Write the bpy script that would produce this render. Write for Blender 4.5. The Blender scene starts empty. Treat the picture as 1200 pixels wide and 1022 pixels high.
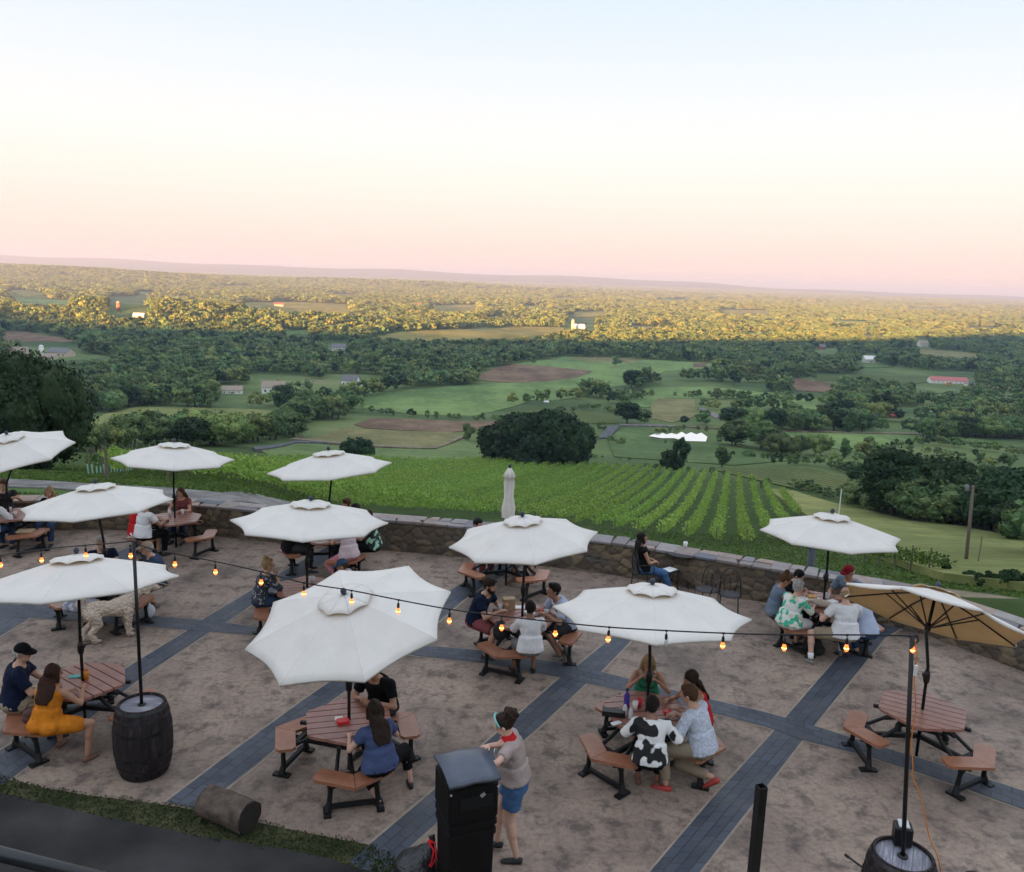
import bpy, bmesh, math, random
import numpy as np
from mathutils import Vector, Matrix, Quaternion, Euler, noise
R_ = math.radians
rnd = random.Random(7)
scene = bpy.context.scene
COL = scene.collection

# ------------------------------------------------------------------ camera
CAM_H, FPX, YH0, SLOPE = 6.3, 1000.0, 325.0, 0.034
_r = math.atan(SLOPE); _p = math.atan((511 - YH0) * math.cos(_r) / FPX)
F_ = np.array([0, math.cos(_p), -math.sin(_p)]); U0 = np.array([0, math.sin(_p), math.cos(_p)]); R0 = np.array([1., 0, 0])
CR = R0 * math.cos(_r) + U0 * math.sin(_r); CU = -R0 * math.sin(_r) + U0 * math.cos(_r)
camd = bpy.data.cameras.new('camera'); cam = bpy.data.objects.new('camera', camd); COL.objects.link(cam)
camd.sensor_width = 36; camd.lens = FPX / 1200 * 36; camd.clip_start = .05; camd.clip_end = 80000
m = Matrix(((CR[0], CU[0], -F_[0], 0), (CR[1], CU[1], -F_[1], 0), (CR[2], CU[2], -F_[2], CAM_H), (0, 0, 0, 1)))
cam.matrix_world = m; scene.camera = cam

def ray(px, py):
    return F_ * FPX + CR * (px - 600) - CU * (py - 511)
def at(px, py, z=0.0):
    """world point on the plane of height z seen at a place of the photograph (1200 x 1022)"""
    d = ray(px, py); t = (z - CAM_H) / d[2]
    return Vector((d[0] * t, d[1] * t, z))
def at_depth(px, py, Y):
    d = ray(px, py); t = Y / d[1]
    return Vector((d[0] * t, Y, CAM_H + d[2] * t))
def pix(P):
    v = np.array([P[0], P[1], P[2] - CAM_H]); z = v @ F_
    return 600 + FPX * (v @ CR) / z, 511 - FPX * (v @ CU) / z
def pix_np(P):
    v = P - np.array([0, 0, CAM_H]); z = v @ F_
    return 600 + FPX * (v @ CR) / z, 511 - FPX * (v @ CU) / z
def z_up(P, py):
    """height over P at which the photograph row py is reached"""
    lo, hi = P[2], P[2] + 8
    for _ in range(40):
        mid = (lo + hi) / 2
        if pix((P[0], P[1], mid))[1] > py: lo = mid
        else: hi = mid
    return lo

# ------------------------------------------------------------------ object helpers
def prop(o, label=None, cat=None, group=None, kind=None):
    if label: o['label'] = label
    if cat: o['category'] = cat
    if group: o['group'] = group
    if kind: o['kind'] = kind
    return o
def empty(name, loc, rz=0.0, label=None, cat=None, group=None):
    o = bpy.data.objects.new(name, None); COL.objects.link(o); o.location = loc; o.rotation_euler = (0, 0, rz); o.empty_display_size = .2
    return prop(o, label, cat, group)
def mesh_obj(name, me, mat=None, parent=None):
    o = bpy.data.objects.new(name, me); COL.objects.link(o)
    if mat is not None and len(me.materials) == 0:
        for q in (mat if isinstance(mat, (list, tuple)) else [mat]): me.materials.append(q)
    if parent is not None: o.parent = parent
    return o
def smooth(me, on=True):
    me.polygons.foreach_set('use_smooth', [on] * len(me.polygons)); return me

class MB:
    """collects simple solids and builds them as one mesh"""
    def __init__(s): s.v = []; s.f = []; s.m = []; s.mi = 0
    def add(s, vs, fs):
        n = len(s.v); s.v.extend([tuple(v) for v in vs]); s.f.extend([tuple(i + n for i in f) for f in fs]); s.m.extend([s.mi] * len(fs)); return s
    def box(s, c, d, rz=0, M=None):
        x, y, z = d[0] / 2, d[1] / 2, d[2] / 2
        vs = [Vector((a * x, b * y, e * z)) for e in (-1, 1) for a, b in ((-1, -1), (1, -1), (1, 1), (-1, 1))]
        q = M if M else Matrix.Rotation(rz, 3, 'Z')
        vs = [q @ v + Vector(c) for v in vs]
        return s.add(vs, [(3, 2, 1, 0), (4, 5, 6, 7), (0, 1, 5, 4), (1, 2, 6, 5), (2, 3, 7, 6), (3, 0, 4, 7)])
    def tube(s, pts, r, n=8, cap=True):
        pts = [Vector(p) for p in pts]; k = len(pts); rs = r if isinstance(r, (list, tuple)) else [r] * k
        rings = []; prev = None
        for i, p in enumerate(pts):
            t = (pts[min(i + 1, k - 1)] - pts[max(i - 1, 0)]).normalized()
            a = prev if prev is not None else (Vector((0, 0, 1)) if abs(t.z) < .9 else Vector((1, 0, 0)))
            a = (a - t * a.dot(t)); a = a.normalized() if a.length > 1e-6 else t.orthogonal().normalized()
            b = t.cross(a); prev = a
            rings.append((p, a * rs[i], b * rs[i]))
        return s.loft(rings, n, cap)
    def loft(s, rings, n=12, cap=True):
        vs = []; fs = []
        for c, a, b in rings:
            for j in range(n):
                t = 2 * math.pi * j / n; vs.append(Vector(c) + Vector(a) * math.cos(t) + Vector(b) * math.sin(t))
        for i in range(len(rings) - 1):
            for j in range(n):
                k = (j + 1) % n
                fs.append((i * n + j, i * n + k, (i + 1) * n + k, (i + 1) * n + j))
        if cap:
            fs.append(tuple(range(n))[::-1]); fs.append(tuple((len(rings) - 1) * n + j for j in range(n)))
        return s.add(vs, fs)
    def lathe(s, prof, c=(0, 0, 0), n=24, cap=True):
        return s.loft([(Vector(c) + Vector((0, 0, z)), Vector((r, 0, 0)), Vector((0, r, 0))) for r, z in prof], n, cap)
    def ell(s, c, r, n=12, k=7, M=None):
        """ellipsoid"""
        M = M or Matrix.Identity(3); rings = []
        for i in range(k + 1):
            t = math.pi * (i + .02) / (k + .04) ; z = -math.cos(t) * r[2]; q = max(math.sin(t), .02)
            rings.append((Vector(c) + M @ Vector((0, 0, z)), M @ Vector((r[0] * q, 0, 0)), M @ Vector((0, r[1] * q, 0))))
        return s.loft(rings, n)
    def prism(s, poly, z0, z1):
        n = len(poly); vs = [(p[0], p[1], z0) for p in poly] + [(p[0], p[1], z1) for p in poly]
        a = sum(poly[i][0] * poly[(i + 1) % n][1] - poly[(i + 1) % n][0] * poly[i][1] for i in range(n))
        fs = [tuple(range(n))[::-1], tuple(range(n, 2 * n))] + [(i, (i + 1) % n, n + (i + 1) % n, n + i) for i in range(n)]
        if a < 0: fs = [f[::-1] for f in fs]
        return s.add(vs, fs)
    def mesh(s, name, sm=False):
        me = bpy.data.meshes.new(name); me.from_pydata(s.v, [], s.f); me.polygons.foreach_set('material_index', s.m)
        if sm: smooth(me)
        me.update(); return me
    def obj(s, name, mat, parent=None, sm=False, bevel=0):
        o = mesh_obj(name, s.mesh(name, sm), mat, parent)
        if bevel:
            b = o.modifiers.new('bevel', 'BEVEL'); b.width = bevel; b.segments = 1; b.limit_method = 'ANGLE'
        return o

# ------------------------------------------------------------------ materials
def mat_new(name):
    mt = bpy.data.materials.new(name); mt.use_nodes = True; nt = mt.node_tree; nt.nodes.clear()
    out = nt.nodes.new('ShaderNodeOutputMaterial'); bs = nt.nodes.new('ShaderNodeBsdfPrincipled'); nt.links.new(bs.outputs[0], out.inputs[0])
    return mt, nt, bs, out
class NT:
    def __init__(s, nt): s.nt = nt
    def n(s, t, **k):
        nd = s.nt.nodes.new(t)
        for a, b in k.items():
            if a.startswith('i_'):
                key = a[2:]; key = int(key) if key.isdigit() else key.replace('_', ' ')
                s.set(nd.inputs[key], b)
            else: setattr(nd, a, b)
        return nd
    def set(s, inp, v):
        if isinstance(v, bpy.types.NodeSocket): s.nt.links.new(v, inp)
        elif isinstance(v, bpy.types.Node): s.nt.links.new(v.outputs[0], inp)
        else:
            if isinstance(v, (tuple, list)) and len(v) == 3 and inp.type == 'RGBA': v = (*v, 1)
            inp.default_value = v
    def coord(s, kind='Object'): return s.nt.nodes.new('ShaderNodeTexCoord').outputs[kind]
    def geo(s): return s.nt.nodes.new('ShaderNodeNewGeometry').outputs['Position']
    def noise(s, vec, scale, detail=4, rough=.55, out='Fac'):
        return s.n('ShaderNodeTexNoise', i_Vector=vec, i_Scale=scale, i_Detail=detail, i_Roughness=rough).outputs[out]
    def ramp(s, fac, stops, interp='LINEAR'):
        nd = s.nt.nodes.new('ShaderNodeValToRGB'); s.set(nd.inputs[0], fac); cr = nd.color_ramp; cr.interpolation = interp
        while len(cr.elements) < len(stops): cr.elements.new(.5)
        for e, (p, c) in zip(cr.elements, stops):
            e.position = p; e.color = (*c, 1) if len(c) == 3 else c
        return nd.outputs[0]
    def mix(s, fac, a, b, mode='MIX'):
        nd = s.nt.nodes.new('ShaderNodeMix'); nd.data_type = 'RGBA'; nd.blend_type = mode
        s.set(nd.inputs[0], fac); s.set(nd.inputs[6], a); s.set(nd.inputs[7], b); return nd.outputs[2]
    def math(s, op, a, b=0.0, c=0.0):
        nd = s.nt.nodes.new('ShaderNodeMath'); nd.operation = op; s.set(nd.inputs[0], a); s.set(nd.inputs[1], b); s.set(nd.inputs[2], c); return nd.outputs[0]
    def map(s, vec, scale=(1, 1, 1), rot=(0, 0, 0), loc=(0, 0, 0)):
        return s.n('ShaderNodeMapping', i_Vector=vec, i_Scale=scale, i_Rotation=rot, i_Location=loc).outputs[0]
    def bump(s, h, strength=.3, dist=.01, normal=None):
        nd = s.n('ShaderNodeBump', i_Height=h, i_Strength=strength, i_Distance=dist)
        if normal is not None: s.set(nd.inputs['Normal'], normal)
        return nd.outputs[0]
def c255(r, g, b):
    f = lambda v: ((v / 255 + .055) / 1.055) ** 2.4 if v > 10 else v / 255 / 12.92
    return (f(r), f(g), f(b))
_mats = {}
def plain(name, col, rough=.6, metal=0., var=.12, scale=6., bump=0., bscale=60., bdist=.004, spec=.4, sub=0., rndv=0.):
    """matte paint, cloth, skin ... with slow colour variation and fine relief"""
    if name in _mats: return _mats[name]
    mt, nt, bs, out = mat_new(name); N = NT(nt); co = N.coord('Object')
    f = N.noise(co, scale, 5)
    k1 = tuple(min(1, c * (1 - var)) for c in col); k2 = tuple(min(1, c * (1 + var)) for c in col)
    colr = N.ramp(f, [(.3, k1), (.7, k2)])
    if rndv:
        ri = nt.nodes.new('ShaderNodeObjectInfo').outputs['Random']
        hv = N.n('ShaderNodeHueSaturation', i_Color=colr, i_Value=N.math('MULTIPLY_ADD', ri, 2 * rndv, 1 - rndv)); colr = hv.outputs[0]
    N.set(bs.inputs['Base Color'], colr); bs.inputs['Roughness'].default_value = rough; bs.inputs['Metallic'].default_value = metal
    bs.inputs['Specular IOR Level'].default_value = spec
    if sub: bs.inputs['Subsurface Weight'].default_value = sub; bs.inputs['Subsurface Radius'].default_value = (.02, .008, .004); bs.inputs['Subsurface Scale'].default_value = .5
    if bump: N.set(bs.inputs['Normal'], N.bump(N.noise(co, bscale, 4), bump, bdist))
    _mats[name] = mt; return mt
def foliage_mat(name, dark, light, scale=.35, rndv=.25, hue=.03, trans=.0):
    mt, nt, bs, out = mat_new(name); N = NT(nt); g = N.geo()
    f = N.noise(g, scale, 6, .65)
    col = N.ramp(f, [(.32, dark), (.68, light)])
    ri = nt.nodes.new('ShaderNodeObjectInfo').outputs['Random']
    r2 = N.math('FRACT', N.math('MULTIPLY', ri, 7.31))
    hv = N.n('ShaderNodeHueSaturation', i_Color=col, i_Value=N.math('MULTIPLY_ADD', ri, 2 * rndv, 1 - rndv), i_Hue=N.math('MULTIPLY_ADD', r2, 2 * hue, .5 - hue))
    N.set(bs.inputs['Base Color'], hv.outputs[0]); bs.inputs['Roughness'].default_value = .7; bs.inputs['Specular IOR Level'].default_value = .1
    if trans:
        tr = N.n('ShaderNodeBsdfTranslucent', i_Color=hv.outputs[0]); mx = N.n('ShaderNodeMixShader', i_0=trans); nt.links.new(bs.outputs[0], mx.inputs[1]); nt.links.new(tr.outputs[0], mx.inputs[2]); nt.links.new(mx.outputs[0], out.inputs[0])
    return mt

# ------------------------------------------------------------------ light and sky
SUN_EL, SUN_AZ = 4.5, 22.0        # light travels towards +Y and a little to the right
sun_d = bpy.data.lights.new('sun', 'SUN'); sun = bpy.data.objects.new('sun', sun_d); COL.objects.link(sun)
sun_d.energy = SUN_E = 5.0; sun_d.angle = R_(.5); sun_d.color = (1, .43, .125)
trav = Vector((math.sin(R_(SUN_AZ)) * math.cos(R_(SUN_EL)), math.cos(R_(SUN_AZ)) * math.cos(R_(SUN_EL)), -math.sin(R_(SUN_EL))))
sun.rotation_euler = trav.to_track_quat('-Z', 'Y').to_euler()
w = bpy.data.worlds.new('World'); scene.world = w; w.use_nodes = True
N = NT(w.node_tree); w.node_tree.nodes.clear()
sky = N.n('ShaderNodeTexSky'); sky.sky_type = 'NISHITA'; sky.sun_disc = False
sky.sun_elevation = R_(SUN_EL); sky.sun_rotation = R_(180 + SUN_AZ); sky.altitude = 200; sky.air_density = 1.0; sky.dust_density = 1.0; sky.ozone_density = 1.0
SKY_GAIN = .05
bg = N.n('ShaderNodeBackground', i_Strength=SKY_GAIN)
dirz = N.n('ShaderNodeSeparateXYZ', i_0=N.coord('Generated')).outputs[2]
# the dusk glow low over the horizon: peach, then pale cream, then a clear light blue
glow = N.ramp(dirz, [(0.0, (1.04, .75, .66)), (.03, (1.09, .80, .71)), (.06, (1.10, .87, .77)), (.10, (1.07, .95, .85)), (.14, (1.02, .98, .94)), (.20, (.92, .955, .98)), (.31, (.73, .86, .98)), (.5, (.80, .92, 1.08)), (1.0, (.98, 1.08, 1.25))])
gl = N.mix(1.0, glow, (3.02, 3.02, 3.02), 'MULTIPLY')
mixed = N.mix(.04, gl, sky.outputs[0])
N.set(bg.inputs[0], mixed)
wo = N.n('ShaderNodeOutputWorld'); w.node_tree.links.new(bg.outputs[0], wo.inputs[0])
scene.view_settings.view_transform = 'Standard'; scene.view_settings.look = 'None'; scene.view_settings.exposure = 2.8; scene.view_settings.gamma = 1
scene.cycles.use_denoising = True; scene.cycles.max_bounces = 6; scene.cycles.diffuse_bounces = 3; scene.cycles.volume_bounces = 1; scene.cycles.transparent_max_bounces = 12
scene.cycles.use_adaptive_sampling = True; scene.cycles.adaptive_threshold = .015; scene.cycles.caustics_reflective = False; scene.cycles.caustics_refractive = False

# ------------------------------------------------------------------ terrain
_C = [(15, .40), (19, .365), (25, .385), (35, .37), (45, .35), (60, .33), (75, .315), (90, .303), (120, .280), (160, .252), (220, .220), (280, .197), (350, .172), (450, .147), (600, .120), (900, .086), (1400, .058), (2200, .0382), (3500, .0242), (6000, .0143), (10000, .0088), (20000, .0046), (40000, .0025)]
_L = [(15, .40), (19, .345), (25, .31), (33, .277), (40, .262), (50, .255), (60, .250), (75, .246), (90, .242), (120, .231), (160, .218), (220, .203), (280, .188), (350, .169), (450, .147), (600, .120), (900, .086), (1400, .058), (2200, .0382), (3500, .0242), (6000, .0143), (10000, .0088), (20000, .0046), (40000, .0025)]
_lg = np.linspace(math.log(12), math.log(42000), 900)
def _tab(T):
    v = np.interp(_lg, [math.log(a) for a, b in T], [math.log(b) for a, b in T]); k = np.hanning(25); k /= k.sum()
    return np.convolve(np.pad(v, 12, mode='edge'), k, 'valid')
_TC, _TL = _tab(_C), _tab(_L)
def sstep(a, b, x): t = np.clip((x - a) / (b - a), 0, 1); return t * t * (3 - 2 * t)
def _wav(x, y, s, ph):
    return (np.sin(x / s + ph) * np.cos(y / s * 1.3 + ph * 2.1) + .5 * np.sin(x / s * 2.3 + y / s * 1.1 + ph) + .3 * np.cos(y / s * 3.1 - x / s * 1.7 + ph * .7)) / 1.8
CREST_X = [-4000, -2200, -1300, -1000, -700, -418, -100, 122, 600, 4000]; CREST_Z = [90, 84, 72, 42, 46, 48, 66, 92, 96, 100]
def zt(x, y):
    x = np.asarray(x, float); y = np.asarray(y, float)
    Y = np.clip(y, 14, 41000); lg = np.log(Y)
    dc = np.exp(np.interp(lg, _lg, _TC)); dl = np.exp(np.interp(lg, _lg, _TL))
    u = x / Y
    wl = 1 - sstep(-.36, -.10, u)
    dep = dc * (1 - wl) + dl * wl
    z = CAM_H - dep * Y
    amp = np.clip((Y - 120) / 500, 0, 1)
    z = z + amp * (1.6 * _wav(x, Y, 90, 1.) + 3.0 * sstep(600, 1500, Y) * _wav(x, Y, 260, 2.) + 7 * sstep(1600, 3500, Y) * _wav(x, Y, 700, .3) + 12 * sstep(5000, 9000, Y) * _wav(x, Y, 2100, 4.))
    z = z + 24 * np.exp(-((x + 480) / 330) ** 2 - ((Y - 1170) / 120) ** 2)
    z = z + 58 * np.exp(-((u + .60) / .26) ** 2 - ((Y - 4300) / 800) ** 2)
    z = z + 30 * np.exp(-((u + .15) / .20) ** 2 - ((Y - 5200) / 700) ** 2)
    h = np.interp(u, [-1.2, -.6, -.5, -.42, -.3, -.2, -.15, -.08, 0, .07, .12, .18, .3, .6, 1.2], [150, 168, 172, 160, 135, 146, 150, 132, 128, 142, 136, 110, 62, 40, 40])
    z = z + (h + 10 * np.sin(u * 37)) * np.exp(-((Y - 14500) / 1700) ** 2)
    z = z + (h * .7 + 14 * np.sin(u * 23 + 1)) * np.exp(-((Y - 22000) / 2500) ** 2)
    # the ridge behind the terrace
    back = sstep(10, -300, y)
    z = np.where(y < 14, -.8 * (1 - back) + (np.interp(x, CREST_X, CREST_Z) - .0) * back, z)
    # the levelled ground the terrace stands on
    f = sstep(21, 15, np.hypot(x * .62, y - 1.0)) * (y >= 14)
    z = z * (1 - f) + np.minimum(z, -.8) * f
    return z
def zt1(x, y): return float(zt(x, y))
def att(px, py, lo=25.):
    """first point of the land seen at a place of the photograph"""
    d = ray(px, py); d = d / d[1]
    ts = np.exp(np.linspace(math.log(lo), math.log(38000), 4000))
    gap = CAM_H + d[2] * ts - zt(d[0] * ts, ts); i = np.argmax(gap < 0)
    if gap[i] >= 0: return None
    if i == 0: t = ts[0]
    else: a, b = gap[i - 1], gap[i]; t = ts[i - 1] + (ts[i] - ts[i - 1]) * a / (a - b)
    return Vector((d[0] * t, t, zt1(d[0] * t, t)))

def grid_mesh(name, xs, ys, zf):
    X, Yv = np.meshgrid(xs, ys); Z = zf(X, Yv)
    v = np.stack([X, Yv, Z], -1).reshape(-1, 3); nx, ny = len(xs), len(ys)
    i = np.arange(nx * ny).reshape(ny, nx)
    f = np.stack([i[:-1, :-1], i[:-1, 1:], i[1:, 1:], i[1:, :-1]], -1).reshape(-1, 4)
    me = bpy.data.meshes.new(name); me.vertices.add(len(v)); me.vertices.foreach_set('co', v.ravel())
    me.loops.add(f.size); me.loops.foreach_set('vertex_index', f.ravel()); me.polygons.add(len(f))
    me.polygons.foreach_set('loop_start', np.arange(0, f.size, 4)); me.update(calc_edges=True); smooth(me); return me
# ground built on a fan of rays so that far land keeps its detail
us = np.concatenate([np.linspace(-1.6, -.8, 14)[:-1], np.linspace(-.8, .8, 330), np.linspace(.8, 1.6, 14)[1:]])
ysf = np.exp(np.linspace(math.log(14.5), math.log(40000), 620))
YY, UU = np.meshgrid(ysf, us, indexing='ij'); XX = UU * YY * np.where(np.abs(UU) > 0, 1, 1)
XX = UU * (YY + 30)
back_y = np.array([-1500, -1000, -700, -500, -400, -330, -300, -270, -240, -200, -150, -100, -60, -30, -10, 0, 5, 10, 13.9])
YB, UB = np.meshgrid(back_y, us, indexing='ij'); XB = UB * (44.5 + (14.5 - YB) * 8)
Xa = np.concatenate([XB, XX]); Ya = np.concatenate([YB, YY]); Za = zt(Xa, Ya)
v = np.stack([Xa, Ya, Za], -1).reshape(-1, 3); ny, nx = Xa.shape; i = np.arange(nx * ny).reshape(ny, nx)
f = np.stack([i[:-1, :-1], i[:-1, 1:], i[1:, 1:], i[1:, :-1]], -1).reshape(-1, 4)
me = bpy.data.meshes.new('ground'); me.vertices.add(len(v)); me.vertices.foreach_set('co', v.ravel())
me.loops.add(f.size); me.loops.foreach_set('vertex_index', f.ravel()); me.polygons.add(len(f))
me.polygons.foreach_set('loop_start', np.arange(0, f.size, 4)); me.update(calc_edges=True); smooth(me)
mt, nt, bs, out = mat_new('ground'); N = NT(nt); g = N.geo()
near = N.ramp(N.noise(g, .6, 8, .7), [(.3, (.030, .052, .014)), (.55, (.050, .085, .022)), (.75, (.085, .115, .035))])
big = N.ramp(N.noise(g, .012, 5, .6), [(.35, (.06, .10, .038)), (.5, (.105, .155, .055)), (.62, (.155, .20, .072)), (.7, (.22, .21, .11))])
far = N.ramp(N.noise(g, .03, 8, .75), [(.35, (.020, .035, .016)), (.6, (.045, .065, .025)), (.75, (.09, .10, .04))])
yy = N.n('ShaderNodeSeparateXYZ', i_0=g).outputs[1]
m1 = N.n('ShaderNodeMapRange', i_Value=yy, i_1=120., i_2=260.).outputs[0]; m2 = N.n('ShaderNodeMapRange', i_Value=yy, i_1=1500., i_2=4500.).outputs[0]
N.set(bs.inputs['Base Color'], N.mix(m2, N.mix(m1, near, big), far)); bs.inputs['Roughness'].default_value = .95; bs.inputs['Specular IOR Level'].default_value = .1
N.set(bs.inputs['Normal'], N.bump(N.noise(g, 9, 6, .7), .5, .06))
ground = mesh_obj('ground', me, mt); prop(ground, kind='structure')

def drape(name, pxpoly, mat, lift=.25, res=None, kind='structure', world=False, lo=25.):
    """a sheet that follows the land inside an outline"""
    W = [Vector(p) for p in pxpoly] if world else [att(*p, lo) for p in pxpoly]
    W = [p for p in W if p is not None]
    P = [(p.x, p.y) for p in W]
    bm = bmesh.new(); vs = [bm.verts.new((x, y, 0)) for x, y in P]
    try: bm.faces.new(vs)
    except Exception: return None
    span = max(max(p[0] for p in P) - min(p[0] for p in P), max(p[1] for p in P) - min(p[1] for p in P))
    res = res or max(span / 40, 1.0)
    for ax in (0, 1):
        lo_, hi_ = min(p[ax] for p in P), max(p[ax] for p in P)
        n = int((hi_ - lo_) / res)
        for q in range(1, n + 1):
            no = (1, 0, 0) if ax == 0 else (0, 1, 0); co = [0, 0, 0]; co[ax] = lo_ + q * (hi_ - lo_) / (n + 1)
            bmesh.ops.bisect_plane(bm, geom=bm.verts[:] + bm.edges[:] + bm.faces[:], plane_co=co, plane_no=no)
    co = np.array([v.co[:] for v in bm.verts]); z = zt(co[:, 0], co[:, 1])
    for vtx, zz in zip(bm.verts, z): vtx.co.z = zz + lift + .0003 * abs(vtx.co.y)
    bmesh.ops.recalc_face_normals(bm, faces=bm.faces)
    if sum(f.normal.z for f in bm.faces) < 0: bmesh.ops.reverse_faces(bm, faces=bm.faces)
    be = [e for e in bm.edges if len(e.link_faces) == 1]
    for e_ in be: e_.smooth = False
    ex = bmesh.ops.extrude_edge_only(bm, edges=be)
    for e_ in bm.edges:
        if len(e_.link_faces) == 2 and abs(e_.link_faces[0].normal.z - e_.link_faces[1].normal.z) > .5: e_.smooth = False
    for vtx in [g for g in ex['geom'] if isinstance(g, bmesh.types.BMVert)]: vtx.co.z -= lift * 1.5 + .05 + (.0015 if vtx.co.y < 200 else .004) * abs(vtx.co.y)
    bm.normal_update()
    for e_ in bm.edges:
        if len(e_.link_faces) == 2 and e_.link_faces[0].normal.angle(e_.link_faces[1].normal, 0) > .9: e_.smooth = False
    for f_ in bm.faces: f_.smooth = abs(f_.normal.z) > .4
    me = bpy.data.meshes.new(name); bm.to_mesh(me); bm.free()
    o = mesh_obj(name, me, mat); prop(o, kind=kind); return o

def field_mat(name, a, b, scale=.05, rows=0., rot=0., rowcol=None):
    mt, nt, bs, out = mat_new(name); N = NT(nt); g = N.geo()
    f1 = N.noise(N.map(g, (1, .45, 1)), scale, 7, .72); f2 = N.noise(g, scale * 14, 5, .7); f3 = N.noise(N.map(g, (.25, 2.2, 1), (0, 0, .35)), scale * 5, 4, .6)
    col = N.ramp(N.math('MULTIPLY_ADD', f2, .35, N.math('MULTIPLY', f1, .75)), [(.40, tuple(x * .72 for x in a)), (.50, a), (.60, b), (.70, tuple(min(1, x * 1.12) for x in b))])
    col = N.mix(N.ramp(f3, [(.45, (0, 0, 0)), (.70, (.45, .45, .45))]), col, tuple(x * .62 for x in a))
    if rows:
        wv = N.n('ShaderNodeTexWave', i_Vector=N.map(g, (1, 1, 1), (0, 0, rot)), i_Scale=rows, i_Distortion=.6, i_Detail=2.)
        col = N.mix(N.ramp(wv.outputs['Fac'], [(.35, (0, 0, 0)), (.65, (1, 1, 1))]), col, rowcol)
    N.set(bs.inputs['Base Color'], col); bs.inputs['Roughness'].default_value = .95; bs.inputs['Specular IOR Level'].default_value = .1
    N.set(bs.inputs['Normal'], N.bump(N.noise(g, 4, 5, .7), .5, .15)); return mt
G_OLIVE = field_mat('grass_olive', (.18, .205, .07), (.27, .28, .10), .03)
G_BRIGHT = field_mat('grass_bright', (.115, .19, .062), (.20, .285, .095), .02)
G_MID = field_mat('grass_mid', (.095, .15, .055), (.16, .22, .08), .03)
G_TAN = field_mat('dry_grass', (.16, .155, .065), (.24, .22, .10), .06)
G_BROWN = field_mat('bare_soil', (.15, .10, .065), (.24, .165, .105), .05)
G_GOLD = field_mat('hay_field', (.19, .18, .05), (.30, .26, .08), .02)
G_ROWS = field_mat('row_crop', (.10, .13, .04), (.16, .17, .06), .05, .22, .3, (.045, .085, .025))
G_VINE2 = field_mat('young_vines', (.13, .14, .05), (.19, .19, .07), .05, .115, -.22, (.05, .09, .025))
G_LAWN = field_mat('lawn', (.07, .13, .035), (.11, .19, .05), .2)
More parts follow.
